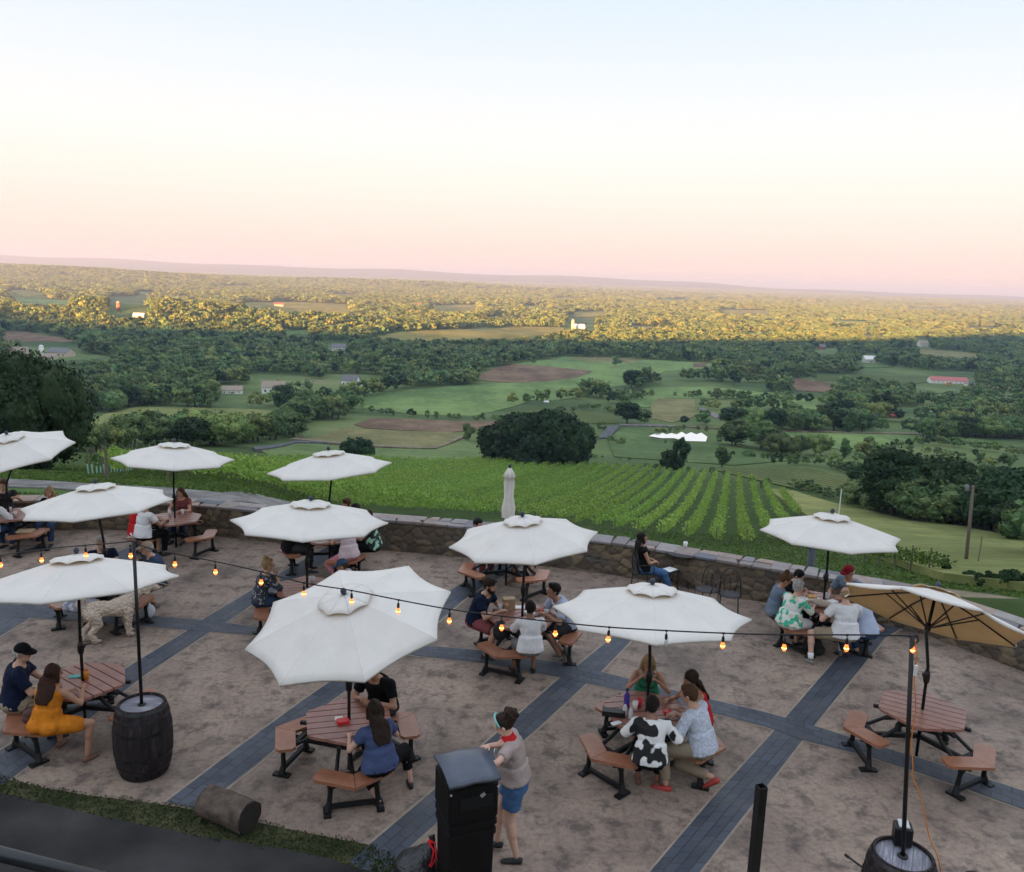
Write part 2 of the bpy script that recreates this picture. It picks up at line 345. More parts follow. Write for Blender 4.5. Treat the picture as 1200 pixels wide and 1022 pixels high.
FIELDS = [
 ('field', G_OLIVE, [(86, 503), (122, 486), (158, 477), (230, 478), (300, 480), (345, 483), (335, 496), (300, 491), (254, 498), (204, 504), (153, 506), (127, 510), (90, 522)]),
 ('field', G_MID, [(0, 413), (90, 414), (140, 420), (130, 424), (60, 421), (0, 418)]),
 ('field', G_BROWN, [(0, 388), (30, 389), (85, 397), (84, 401), (25, 401), (0, 400)]),
 ('field', G_BRIGHT, [(10, 350), (84, 352), (84, 358), (25, 358)]),
 ('field', G_GOLD, [(5, 340), (40, 341), (58, 346), (30, 348)]),
 ('field', G_GOLD, [(280, 355), (345, 354), (412, 357), (410, 367), (340, 367), (290, 361)]),
 ('field', G_GOLD, [(422, 397), (470, 389), (520, 387), (600, 383), (662, 384), (655, 391), (600, 398), (560, 399), (500, 400)]),
 ('field', G_GOLD, [(500, 358), (560, 357), (562, 366), (520, 367)]),
 ('field', G_GOLD, [(670, 366), (710, 365), (712, 370), (675, 372)]),
 ('field', G_GOLD, [(840, 363), (900, 364), (905, 369), (845, 369)]),
 ('field', G_BRIGHT, [(330, 388), (362, 387), (360, 393), (333, 394)]),
 ('field', G_MID, [(200, 452), (240, 452), (244, 457), (205, 458)]),
 ('field', G_BRIGHT, [(402, 468), (442, 462), (530, 453), (600, 449), (638, 448), (676, 443), (694, 436), (600, 427), (664, 418), (758, 422), (842, 426), (829, 432), (778, 436), (753, 448), (714, 455), (684, 465), (650, 470), (625, 469), (600, 477), (554, 488), (488, 486), (427, 479)]),
 ('field', G_BROWN, [(554, 445), (575, 433), (600, 427), (643, 430), (694, 435), (676, 443), (638, 448), (600, 449)]),
 ('field', G_TAN, [(664, 419), (720, 419), (757, 422), (740, 426), (690, 424)]),
 ('field', G_BROWN, [(812, 426), (830, 425), (826, 431), (812, 431)]),
 ('field', G_BROWN, [(415, 498), (437, 490), (540, 494), (600, 494), (600, 501), (529, 507), (427, 502)]),
 ('field', G_TAN, [(352, 516), (402, 502), (529, 507), (542, 512), (511, 526), (427, 521)]),
 ('field', G_MID, [(300, 526), (345, 519), (511, 527), (545, 515), (570, 530), (560, 540), (420, 540), (320, 538)]),
 ('field', G_ROWS, [(600, 478), (650, 478), (720, 486), (724, 497), (690, 497), (640, 491), (600, 486)]),
 ('field', G_BRIGHT, [(735, 464), (760, 455), (829, 453), (900, 461), (900, 472), (860, 469), (800, 467), (772, 467), (762, 478), (735, 478)]),
 ('field', G_TAN, [(773, 467), (814, 469), (816, 488), (788, 496), (763, 491), (763, 474)]),
 ('field', G_MID, [(712, 514), (730, 504), (762, 506), (764, 520), (830, 522), (840, 516), (930, 528), (930, 540), (860, 546), (720, 536)]),
 ('field', G_BRIGHT, [(875, 506), (905, 507), (1000, 509), (1078, 511), (1078, 518), (1027, 524), (1002, 530), (933, 519), (880, 517)]),
 ('field', G_MID, [(1103, 512), (1200, 515), (1230, 527), (1154, 524)]),
 ('field', G_VINE2, [(838, 552), (870, 549), (951, 550), (984, 560), (1018, 571), (990, 578), (935, 575), (890, 564)]),
 ('field', G_BRIGHT, [(900, 460), (958, 467), (969, 475), (951, 484), (923, 481), (880, 470)]),
 ('field', G_BROWN, [(923, 448), (933, 444), (979, 450), (976, 461), (933, 458)]),
 ('field', G_ROWS, [(953, 438), (1027, 440), (1088, 442), (1088, 448), (1052, 453), (991, 447), (956, 447)]),
 ('field', G_TAN, [(1073, 409), (1154, 415), (1149, 420), (1103, 420), (1075, 414)]),
 ('field', G_MID, [(1065, 454), (1129, 456), (1129, 462), (1073, 461)]),
 ('field', G_TAN, [(1149, 450), (1200, 456), (1230, 462), (1154, 455)]),
 ('field', G_MID, [(950, 408), (985, 409), (985, 417), (955, 416)]),
 *[('field', (G_GOLD, G_TAN, G_BRIGHT)[q % 3], [(x, y), (x + w_ * .3, y - h_), (x + w_, y - h_ * .7), (x + w_ * 1.1, y + h_ * .3), (x + w_ * .5, y + h_ * .6)]) for q, (x, y, w_, h_) in enumerate([(220, 378, 40, 2), (60, 372, 30, 2), (150, 344, 46, 1.5), (250, 336, 50, 1.2), (380, 346, 40, 1.5), (600, 360, 46, 1.5), (560, 372, 50, 2), (720, 384, 60, 2.2), (760, 352, 50, 1.3), (640, 350, 50, 1.2), (900, 352, 60, 1.2), (960, 378, 60, 2), (1050, 362, 60, 1.5), (1120, 385, 50, 2), (860, 392, 50, 2), (1000, 395, 40, 2), (330, 402, 40, 2), (540, 414, 46, 2), (500, 432, 40, 3), (150, 408, 40, 2), (120, 440, 50, 3), (870, 415, 40, 2.5), (1150, 470, 60, 3.5), (1000, 430, 40, 2)])],
 ('meadow', G_OLIVE, [(900, 575), (930, 578), (975, 592), (1010, 600), (1060, 612), (1130, 621), (1210, 638), (1260, 660), (1240, 700), (1105, 682), (1030, 655), (985, 640), (960, 615)]),
]
for i, (n, mt, poly) in enumerate(FIELDS):
    drape(n, poly, mt, lift=.05 + .008 * i)
# clearings beyond the fields that stay free of trees (yards, water, vineyard, slopes)
CLEAR = [p for _, _, p in FIELDS] + [
 [(0, 515), (95, 512), (330, 538), (420, 532), (560, 538), (860, 560), (950, 590), (1210, 700), (1200, 1022), (0, 1022)],
 [(690, 500), (840, 497), (900, 512), (960, 540), (900, 550), (700, 545)], [(840, 480), (905, 484), (910, 500), (850, 500)],
 [(15, 404), (95, 404), (95, 424), (15, 422)], [(255, 452), (345, 446), (345, 464), (250, 466)], [(385, 439), (440, 439), (470, 452), (400, 466), (340, 470)],
 [(1010, 478), (1100, 476), (1100, 494), (1010, 494)], [(1085, 438), (1145, 438), (1145, 454), (1085, 452)], [(1005, 414), (1030, 414), (1030, 428), (1005, 428)],
 [(1068, 396), (1090, 396), (1090, 408), (1068, 408)], [(600, 440), (900, 450), (900, 500), (800, 500), (735, 500), (600, 476)], [(960, 478), (985, 478), (985, 495), (960, 495)],
 [(125, 348), (175, 348), (175, 372), (125, 372)], [(660, 370), (700, 370), (700, 388), (660, 388)], [(380, 400), (412, 400), (412, 412), (380, 412)], [(995, 515), (1200, 520), (1200, 555), (1040, 550)], [(335, 500), (360, 500), (600, 500), (600, 545), (320, 545)],
 [(400, 466), (720, 466), (720, 500), (400, 500)], [(762, 520), (1010, 520), (1000, 585), (762, 560)]]
def inside(px, py, poly):
    c = np.zeros(px.shape, bool); n = len(poly); j = n - 1
    for i in range(n):
        xi, yi = poly[i]; xj, yj = poly[j]
        if yi != yj: c ^= ((yi > py) != (yj > py)) & (px < (xj - xi) * (py - yi) / (yj - yi) + xi)
        j = i
    return c
# ------------------------------------------------------------------ trees
rs = np.random.RandomState(11)
def quads_mesh(name, C, S, nrm=None, asp=1.0, extra=None):
    """many small leaf faces: centres C, sizes S, random or given normals"""
    n = len(C)
    if nrm is None: nrm = rs.normal(size=(n, 3))
    nrm = nrm / np.linalg.norm(nrm, axis=1)[:, None]
    a = np.cross(nrm, rs.normal(size=(n, 3))); a /= np.linalg.norm(a, axis=1)[:, None]; b = np.cross(nrm, a)
    a = a * S[:, None]; b = b * S[:, None] * asp
    v = np.stack([C - a - b * .4, C + a * .2 - b, C + a + b * .3, C - a * .1 + b], 1).reshape(-1, 3)
    f = np.arange(4 * n).reshape(-1, 4)
    faces = f; V = v
    me = bpy.data.meshes.new(name)
    if extra is not None:
        ev, ef = extra  # triangles
        me.vertices.add(len(V) + len(ev)); me.vertices.foreach_set('co', np.concatenate([V, ev]).ravel())
        li = np.concatenate([f.ravel(), (ef + len(V)).ravel()]); me.loops.add(len(li)); me.loops.foreach_set('vertex_index', li)
        st = np.concatenate([np.arange(0, 4 * n, 4), 4 * n + np.arange(0, 3 * len(ef), 3)]); me.polygons.add(len(st)); me.polygons.foreach_set('loop_start', st)
    else:
        me.vertices.add(len(V)); me.vertices.foreach_set('co', V.ravel()); me.loops.add(f.size); me.loops.foreach_set('vertex_index', f.ravel())
        me.polygons.add(n); me.polygons.foreach_set('loop_start', np.arange(0, f.size, 4))
    me.update(calc_edges=True); return me
def ico(sub):
    bm = bmesh.new(); bmesh.ops.create_icosphere(bm, subdivisions=sub, radius=1); bm.verts.ensure_lookup_table()
    v = np.array([x.co[:] for x in bm.verts]); f = np.array([[q.index for q in p.verts] for p in bm.faces]); bm.free(); return v, f
ICO1, ICO2 = ico(1), ico(2)
def lumps(cs, rr, base=ICO1, jit=.22):
    V = []; Fc = []; k = 0
    for c, r in zip(cs, rr):
        v = base[0] * (1 + jit * rs.normal(size=(len(base[0]), 1))) * r + c
        V.append(v); Fc.append(base[1] + k); k += len(v)
    return np.concatenate(V), np.concatenate(Fc)
def crown_shape(kind, n):
    """clump centres of a crown of a tree one unit tall"""
    d = rs.normal(size=(n, 3)); d /= np.linalg.norm(d, axis=1)[:, None]
    if kind == 'round': r = np.array([.36, .36, .34]); c = np.array([0, 0, .60])
    elif kind == 'wide': r = np.array([.60, .60, .33]); c = np.array([0, 0, .58])
    elif kind == 'tall': r = np.array([.24, .24, .42]); c = np.array([0, 0, .56])
    elif kind == 'low': r = np.array([.62, .62, .40]); c = np.array([0, 0, .45])
    elif kind == 'cone':
        t = rs.uniform(0, 1, n) ** .7; a = rs.uniform(0, 6.28, n); q = (1 - t) * .24 + .02
        return np.stack([np.cos(a) * q, np.sin(a) * q, .1 + t * .87], 1), .085
    rad = rs.uniform(.55, 1.0, n)[:, None] ** .5 * (1 + .18 * np.sin(3 * d[:, :1] + rs.uniform(0, 6)) * np.cos(2.3 * d[:, 1:2]))
    p = c + d * r * rad
    return p, .12 * (r[0] / .36) ** .6
def crown_mesh(name, kind, nc, nl, leaf, sub=ICO1):
    P, cr = crown_shape(kind, nc); rr = cr * rs.uniform(.75, 1.25, nc)
    ex = lumps(P, rr * .82, sub)
    k = rs.randint(0, nc, nl); d = rs.normal(size=(nl, 3)); d /= np.linalg.norm(d, axis=1)[:, None]
    C = P[k] + d * (rr[k] * rs.uniform(.70, 1.40, nl))[:, None]
    nr = d + .7 * rs.normal(size=(nl, 3))
    return quads_mesh(name, C, leaf * rs.uniform(.6, 1.3, nl), nr, extra=ex)
def trunk_mesh(kind, seed=0):
    b = MB(); q = random.Random(seed); top = .55 if kind != 'cone' else .9; r = .028 if kind in ('round', 'tall', 'cone') else .035
    b.tube([(0, 0, -.06), (.004, 0, .1), (q.uniform(-.02, .02), q.uniform(-.02, .02), .3), (q.uniform(-.03, .03), 0, top)], [r * 1.5, r, r * .8, r * .3], 7)
    if kind != 'cone':
        for i in range(5):
            a = i * 1.26 + q.uniform(0, .5); L = q.uniform(.15, .28) * (1.4 if kind in ('wide', 'low') else .8)
            b.tube([(0, 0, .22 + .05 * i), (math.cos(a) * L * .5, math.sin(a) * L * .5, .36 + .05 * i), (math.cos(a) * L, math.sin(a) * L, .46 + .05 * i)], [r * .5, r * .35, r * .15], 5)
    return b.mesh('trunk')
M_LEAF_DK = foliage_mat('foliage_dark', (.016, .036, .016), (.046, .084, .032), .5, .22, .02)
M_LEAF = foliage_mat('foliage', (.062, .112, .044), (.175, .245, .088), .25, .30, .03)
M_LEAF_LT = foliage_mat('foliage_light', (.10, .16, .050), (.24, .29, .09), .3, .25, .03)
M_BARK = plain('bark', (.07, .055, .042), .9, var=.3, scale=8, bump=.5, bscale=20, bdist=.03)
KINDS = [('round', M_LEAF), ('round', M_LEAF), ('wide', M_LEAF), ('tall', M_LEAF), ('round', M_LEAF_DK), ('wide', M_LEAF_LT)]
FARM = []          # light meshes for the woods
for i, (k, mt) in enumerate(KINDS):
    me = crown_mesh('crown_far', k, 16, 260, .050); me.materials.append(mt); FARM.append(me)
NEARM = []
for i, (k, mt) in enumerate(KINDS):
    me = crown_mesh('crown_mid', k, 34, 3000, .028, ICO1); me.materials.append(mt); NEARM.append((me, trunk_mesh(k, i)))
tree_things = []
def tree_obj(name, loc, h, wsc, mats_pair, rz, label, group, crown_mat=None):
    r = empty(name, loc, rz, label, 'tree', group); r.scale = (h * wsc, h * wsc, h)
    c = mesh_obj('crown', mats_pair[0], None, r); t = mesh_obj('trunk', mats_pair[1], M_BARK, r)
    tree_things.append(r); return r

# the woods: positions over all land that is not open
def scatter(Y0, Y1, sp, smin, smax):
    pts = []
    ny = int((Y1 - Y0) / sp)
    for j in range(ny):
        Y = Y0 + (j + .5) * sp; n = int(1.5 * Y / sp)
        x = (np.arange(n) + .5 - n / 2) * sp + rs.uniform(-.45, .45, n) * sp; y = Y + rs.uniform(-.45, .45, n) * sp
        pts.append(np.stack([x, y], 1))
    P = np.concatenate(pts); z = zt(P[:, 0], P[:, 1]); P3 = np.concatenate([P, z[:, None]], 1)
    px, py = pix_np(P3); bad = np.zeros(len(P), bool)
    hp = 1000 * (smin + smax) * .5 / P3[:, 1]
    for qi, poly in enumerate(CLEAR):
        bad |= inside(px, py, poly)
        if P3[:, 1].min() < 3000: bad |= inside(px, py - hp * .45, poly) | inside(px, py - hp * .85, poly)
    # natural gaps
    gap = _wav(P[:, 0], P[:, 1], 120, 5.) + .5 * _wav(P[:, 0], P[:, 1], 47, 9.)
    bad |= (gap > np.where(P[:, 1] < 900, .56, np.where(P[:, 1] < 1400, .68, .66)))
    P3 = P3[~bad]; s = rs.uniform(smin, smax, len(P3))
    return P3, s
A = [scatter(330, 640, 6.6, 5.5, 9.5), scatter(640, 1500, 8.4, 7.0, 12), scatter(1500, 4600, 13.5, 9, 15), scatter(4600, 12000, 34, 19, 30)]
WP = np.concatenate([a[0] for a in A]); WS = np.concatenate([a[1] for a in A])
# far crowns are whole stands of trees: broad, not tall
WW = np.where(WP[:, 1] > 4600, 2.0, np.where(WP[:, 1] > 1500, 1.35, 1.05)); WH = WS * np.where(WP[:, 1] > 4600, .62, 1.0)
WV = rs.randint(0, 6, len(WP)); WV[(WV == 5) & (rs.rand(len(WP)) < .5)] = 1
HEDGES = [  # lines of trees and bushes: outline points in the photograph, height, spacing in metres, kinds
 ([(95, 530), (140, 524), (200, 518), (250, 513), (300, 511), (343, 508)], 6.5, 4.2, 'hedgerow below the olive field'),
 ([(225, 524), (300, 517), (343, 512)], 7.0, 5, 'hedgerow below the olive field'),
 ([(335, 505), (350, 497), (380, 487), (420, 480)], 8, 5, 'tree line climbing to the green pasture'),
 ([(300, 478), (345, 474), (400, 470), (440, 462), (475, 455), (540, 449)], 9, 6, 'woods edge above the green pasture'),
 ([(430, 483), (470, 488), (520, 491), (560, 493), (610, 492), (660, 483), (700, 478)], 3.2, 4.5, 'low hedge along the lane'),
 ([(600, 475), (640, 470), (690, 466), (720, 466), (735, 470)], 6, 6, 'bushes below the far pasture'),
 ([(722, 430)], 10, 6, 'lone tree on the far pasture'), ([(624, 427)], 9, 6, 'lone tree on the far pasture'),
 ([(700, 480), (718, 484), (733, 487)], 4, 5, 'bushes below the far pasture'),
 ([(727, 452), (745, 456), (757, 452), (766, 448)], 11, 7, 'clump of tall trees in mid valley'),
 ([(680, 466), (695, 462), (703, 468)], 9, 8, 'bushes below the far pasture'),
 ([(713, 474), (733, 472), (750, 466), (760, 464)], 7, 8, 'clump of tall trees in mid valley'),
 ([(790, 464), (805, 466), (820, 464)], 4, 4, 'hedge above the tan field'),
 ([(826, 468), (840, 468), (855, 466), (870, 470), (900, 470), (960, 474), (1000, 476)], 6.5, 7, 'bushes by the upper lane'),
 ([(727, 497), (742, 497), (756, 497), (765, 498)], 8.5, 7, 'round trees left of the pond'),
 ([(800, 499), (812, 500), (827, 499), (838, 497)], 6, 7, 'round trees above the pond'),
 ([(822, 478), (835, 480), (850, 481), (862, 480), (880, 482), (900, 480)], 8, 7, 'trees behind the small pond'),
 ([(850, 503), (865, 503), (880, 503), (895, 501), (910, 502)], 8, 7, 'trees below the small pond'),
 ([(833, 521), (845, 521), (858, 523), (870, 524)], 8, 6, 'trees right of the pond'),
 ([(770, 509), (800, 504), (830, 506)], 2.2, 3, 'reeds and bushes along the pond'),
 ([(772, 521), (790, 520), (805, 519)], 1.6, 3, 'reeds and bushes along the pond'),
 ([(905, 505), (925, 504), (950, 505), (980, 505), (1010, 506), (1040, 507), (1070, 508), (1100, 510), (1140, 513), (1180, 514), (1215, 516)], 8.5, 6, 'tree belt above the middle pasture'),
 ([(900, 482), (930, 486), (960, 490), (1000, 492), (1060, 494), (1110, 494), (1160, 496), (1210, 500)], 8.5, 6.5, 'tree belt behind the red barn'),
 ([(905, 533), (925, 536), (940, 534), (960, 534), (985, 536), (1005, 536), (1025, 533)], 6.5, 4.5, 'tree belt below the middle pasture'),
 ([(890, 524), (910, 530), (918, 532)], 9, 6, 'tree belt below the middle pasture'),
 ([(1035, 522), (1060, 524), (1090, 521), (1120, 524), (1160, 529), (1210, 536)], 3.5, 4, 'hedge across the right pastures'),
 ([(700, 516), (720, 519), (735, 522)], 2.5, 4, 'bushes beside the lane'), ([(705, 506)], 4, 4, 'bushes beside the lane'),
 ([(980, 462), (1010, 460), (1040, 462), (1065, 466)], 9, 6, 'long grove in the right valley'),
 ([(985, 455), (1010, 453), (1040, 455), (1058, 457)], 8, 6, 'long grove in the right valley'),
 ([(930, 572), (960, 580), (985, 586)], 2.2, 2.4, 'hedge below the young vines'), ([(880, 569), (905, 573)], 2.0, 2.2, 'hedge below the young vines'),
 ([(905, 546), (940, 544), (970, 548), (1000, 556), (1030, 566)], 3.6, 3.2, 'scrub behind the young vines'),
 ([(1000, 541), (1030, 545), (1060, 543), (1100, 541), (1150, 545), (1200, 550)], 3.2, 4, 'scrub on the right slope'),
 ([(1050, 533), (1100, 533), (1150, 538), (1200, 543)], 2.8, 4, 'scrub on the right slope'),
 ([(850, 533), (880, 536), (905, 540)], 2.0, 3, 'scrub right of the lone oak'), ([(740, 548), (760, 551), (785, 553), (830, 556), (860, 560)], 1.8, 3, 'bushes at the vineyard top'),
 ([(690, 536), (730, 539), (745, 541)], 1.2, 3, 'bushes at the vineyard top'),
]
singles = []   # (pos, height, width factor, variant, kind name, label)
for poly, h, sp, lab in HEDGES:
    W = [att(*p) for p in poly]
    if len(W) == 1:
        singles.append((W[0], h, 1.15, 0, lab)); continue
    for a, b in zip(W[:-1], W[1:]):
        n = max(1, int((b - a).length / sp))
        for q in range(n):
            p = a.lerp(b, (q + rnd.uniform(.1, .9)) / n) + Vector((rnd.uniform(-1, 1), rnd.uniform(-1, 1), 0)) * sp * .3; p.z = zt1(p.x, p.y)
            singles.append((p, h * rnd.uniform(.65, 1.2), rnd.uniform(.95, 1.5), rnd.randrange(6), lab))
# the dark copse on the right slope
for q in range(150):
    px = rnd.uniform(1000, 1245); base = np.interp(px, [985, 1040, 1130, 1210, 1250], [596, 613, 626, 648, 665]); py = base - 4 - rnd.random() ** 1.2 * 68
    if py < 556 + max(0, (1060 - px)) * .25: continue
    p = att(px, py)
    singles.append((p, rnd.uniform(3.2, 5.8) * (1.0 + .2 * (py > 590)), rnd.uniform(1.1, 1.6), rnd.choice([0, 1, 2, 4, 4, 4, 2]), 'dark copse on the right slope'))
SP = np.array([s[0][:] for s in singles]); 
sizes = np.array([s[1] for s in singles]) / SP[:, 1]
# the largest become trees of their own; the rest of the woods is one mass
wsz = WH / WP[:, 1]; wpx, wpy = pix_np(WP + np.stack([0 * WH, 0 * WH, WH * .8], 1))
vis = (wpx > -5) & (wpx < 1205)
NI = 262
cand = sorted([(sizes[i], 0, i) for i in range(len(singles)) if -10 < pix(SP[i])[0] < 1210] + [(wsz[i], 1, i) for i in np.where(vis & (WP[:, 1] < 700))[0]], reverse=True)[:NI]
used_s = set(i for s_, t, i in cand if t == 0); used_w = set(i for s_, t, i in cand if t == 1)
GRP = {}
def wood_label(px, py):
    if px < 330: return 'broad green tree in the woods beyond the olive field', 'trees of the left valley woods'
    if px < 700: return 'broad green tree in the valley woods left of the big oak', 'trees of the middle valley woods'
    return 'broad green tree in the valley woods right of the pond', 'trees of the right valley woods'
for s_, t, i in cand:
    if t == 0:
        p, h, ws, vv, lab = singles[i]
        name = 'bush' if h < 3.4 else 'tree'
        small = 'low green bush, one of the ' if h < 3.4 else 'leafy green tree, one of the '
        if 'lone' in lab: lb = 'small round lone tree on the far pasture'
        else: lb = small + lab
        r = tree_obj(name, p, h, ws, NEARM[vv], rnd.uniform(0, 6.28), lb[:110], lab)
        if name == 'bush': r['category'] = 'bush'
    else:
        px, py = pix(WP[i]); lb, gr = wood_label(px, py)
        tree_obj('tree', Vector(WP[i]), WH[i], WW[i], NEARM[WV[i]], rnd.uniform(0, 6.28), lb, gr)
ks = [i for i in range(len(singles)) if i not in used_s]; kw = np.array([i for i in range(len(WP)) if i not in used_w])
AP = np.concatenate([SP[ks] if ks else np.zeros((0, 3)), WP[kw]])
AW = np.concatenate([np.array([singles[i][1] * singles[i][2] for i in ks]), (WH * 1.0)[kw] * WW[kw]])
AH = np.concatenate([np.array([singles[i][1] for i in ks]), WH[kw]])
AV = np.concatenate([np.array([singles[i][3] for i in ks], int), WV[kw]])
me = bpy.data.meshes.new('woods'); me.vertices.add(len(AP)); me.vertices.foreach_set('co', AP.ravel())
for nme, arr, ty in (('ws', AW, 'FLOAT'), ('hs', AH, 'FLOAT'), ('rot', rs.uniform(0, 6.28, len(AP)), 'FLOAT'), ('var', AV, 'INT')):
    at_ = me.attributes.new(nme, ty, 'POINT'); at_.data.foreach_set('value', arr.astype(np.int32 if ty == 'INT' else np.float32))
woods = mesh_obj('woods', me); prop(woods, 'dense green woods covering the valley floor out to the hazy hills', 'woods', kind='stuff')
far_src = []
for k in range(6):   # the far kinds of tree also stand in the land as trees of their own
    px, py = [(470, 446), (515, 443), (350, 470), (905, 457), (860, 452), (1170, 498)][k]
    p = att(px, py); r = empty('tree', p, k, 'roundish tree number in the valley woods', 'tree'); 
    r['label'] = ['rounded tree at the left end of the woods above the green pasture', 'rounded tree at the right end of the woods above the green pasture', 'broad tree above the low hedge at the left lane', 'slim tall tree above the pasture right of the tan field', 'dark round tree above the bushes of the upper lane', 'pale broad tree in the belt at the far right'][k]
    r.scale = (12, 12, 11); c = mesh_obj('crown', FARM[k], None, r); mesh_obj('trunk', NEARM[k][1], M_BARK, r); far_src.append(c)
ng = bpy.data.node_groups.new('woods', 'GeometryNodeTree'); ng.interface.new_socket('Geometry', in_out='INPUT', socket_type='NodeSocketGeometry'); ng.interface.new_socket('Geometry', in_out='OUTPUT', socket_type='NodeSocketGeometry')
gi = ng.nodes.new('NodeGroupInput'); go = ng.nodes.new('NodeGroupOutput'); jn = ng.nodes.new('GeometryNodeJoinGeometry')
def gattr(nm, ty):
    n = ng.nodes.new('GeometryNodeInputNamedAttribute'); n.data_type = ty; n.inputs['Name'].default_value = nm; return [o for o in n.outputs if o.enabled and o.name == 'Attribute'][0]
cx = ng.nodes.new('ShaderNodeCombineXYZ'); wsn = gattr('ws', 'FLOAT'); hsn = gattr('hs', 'FLOAT')
ng.links.new(wsn, cx.inputs[0]); ng.links.new(wsn, cx.inputs[1]); ng.links.new(hsn, cx.inputs[2])
cr_ = ng.nodes.new('ShaderNodeCombineXYZ'); ng.links.new(gattr('rot', 'FLOAT'), cr_.inputs[2]); vr = gattr('var', 'INT')
mp = ng.nodes.new('GeometryNodeMeshToPoints'); ng.links.new(gi.outputs[0], mp.inputs[0])
for k in range(6):
    cmp_ = ng.nodes.new('FunctionNodeCompare'); cmp_.data_type = 'INT'; cmp_.operation = 'EQUAL'
    ii = [s for s in cmp_.inputs if s.enabled and s.type == 'INT']; ng.links.new(vr, ii[0]); ii[1].default_value = k
    oi = ng.nodes.new('GeometryNodeObjectInfo'); oi.inputs[0].default_value = far_src[k]; oi.transform_space = 'ORIGINAL'; oi.inputs['As Instance'].default_value = True
    ip = ng.nodes.new('GeometryNodeInstanceOnPoints'); ng.links.new(mp.outputs[0], ip.inputs['Points']); ng.links.new(cmp_.outputs[0], ip.inputs['Selection'])
    ng.links.new(oi.outputs['Geometry'], ip.inputs['Instance']); ng.links.new(cx.outputs[0], ip.inputs['Scale']); ng.links.new(cr_.outputs[0], ip.inputs['Rotation']); ng.links.new(ip.outputs[0], jn.inputs[0])
ng.links.new(jn.outputs[0], go.inputs[0]); md = woods.modifiers.new('scatter', 'NODES'); md.node_group = ng

# trees with a look of their own
def big_tree(name, px, py, hpx, wpx, kind, nc, nl, leafm, mat, label, group=None, Y=None, dz=0):
    p = att(px, py) if Y is None else at_depth(px, py, Y)
    if Y is not None: p.z = zt1(p.x, p.y)
    h = hpx * p.y / 1000; wd = wpx * p.y / 1000
    ref = {'round': .95, 'wide': 1.45, 'tall': .68, 'low': 1.5, 'cone': .6}[kind]
    me = crown_mesh('crown', kind, nc, nl, leafm / h, ICO2); me.materials.append(mat)
    r = empty(name, p, rnd.uniform(0, 6), label, 'tree', group); r.scale = (wd / ref, wd / ref, h)
    mesh_obj('crown', me, None, r); mesh_obj('trunk', trunk_mesh(kind, px), M_BARK, r); return r
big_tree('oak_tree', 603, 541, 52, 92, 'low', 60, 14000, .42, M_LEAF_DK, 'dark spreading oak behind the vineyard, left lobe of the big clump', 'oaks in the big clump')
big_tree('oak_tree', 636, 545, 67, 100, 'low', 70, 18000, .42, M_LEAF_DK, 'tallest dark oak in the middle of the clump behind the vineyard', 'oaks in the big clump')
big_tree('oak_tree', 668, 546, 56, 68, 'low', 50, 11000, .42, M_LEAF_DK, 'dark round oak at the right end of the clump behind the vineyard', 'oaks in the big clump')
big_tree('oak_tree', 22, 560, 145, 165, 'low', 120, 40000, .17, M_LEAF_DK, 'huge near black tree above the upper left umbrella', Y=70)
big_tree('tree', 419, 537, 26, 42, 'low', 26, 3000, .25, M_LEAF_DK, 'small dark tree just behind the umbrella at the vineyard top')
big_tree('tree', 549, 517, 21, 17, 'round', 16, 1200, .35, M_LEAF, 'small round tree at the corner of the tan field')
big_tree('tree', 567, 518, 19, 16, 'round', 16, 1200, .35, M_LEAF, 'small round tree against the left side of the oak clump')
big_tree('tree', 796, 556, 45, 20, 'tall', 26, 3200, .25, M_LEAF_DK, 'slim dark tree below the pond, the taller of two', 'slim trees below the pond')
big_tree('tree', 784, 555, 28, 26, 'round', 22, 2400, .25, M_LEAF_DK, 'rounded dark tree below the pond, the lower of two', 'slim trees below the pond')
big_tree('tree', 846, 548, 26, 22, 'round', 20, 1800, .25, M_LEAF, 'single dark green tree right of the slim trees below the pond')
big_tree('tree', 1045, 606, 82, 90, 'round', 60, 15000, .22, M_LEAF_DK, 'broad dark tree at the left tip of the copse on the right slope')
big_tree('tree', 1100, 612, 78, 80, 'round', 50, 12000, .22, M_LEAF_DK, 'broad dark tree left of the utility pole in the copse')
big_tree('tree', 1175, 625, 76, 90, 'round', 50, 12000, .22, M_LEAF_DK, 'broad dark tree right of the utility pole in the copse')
big_tree('cedar_bush', 1106, 676, 22, 12, 'tall', 20, 1600, .06, M_LEAF_DK, 'narrow dark cedar at the end of the fence of vines')['category'] = 'bush'
for q, (px, py, hp, wp) in enumerate([(1135, 684, 16, 30), (1158, 688, 22, 34), (1188, 692, 26, 40), (1214, 694, 28, 40), (1122, 680, 10, 22)]):
    big_tree('bush', px, py, hp, wp, 'low', 22, 2600, .05, M_LEAF_DK, ['ragged dark bush left of the foot of the utility pole', 'ragged dark bush right of the foot of the utility pole', 'taller ragged bush at the right end of the fence line', 'ragged bush cut by the right edge of the picture', 'smallest scrubby bush beside the cedar'][q], 'bushes along the fence line')['category'] = 'bush'

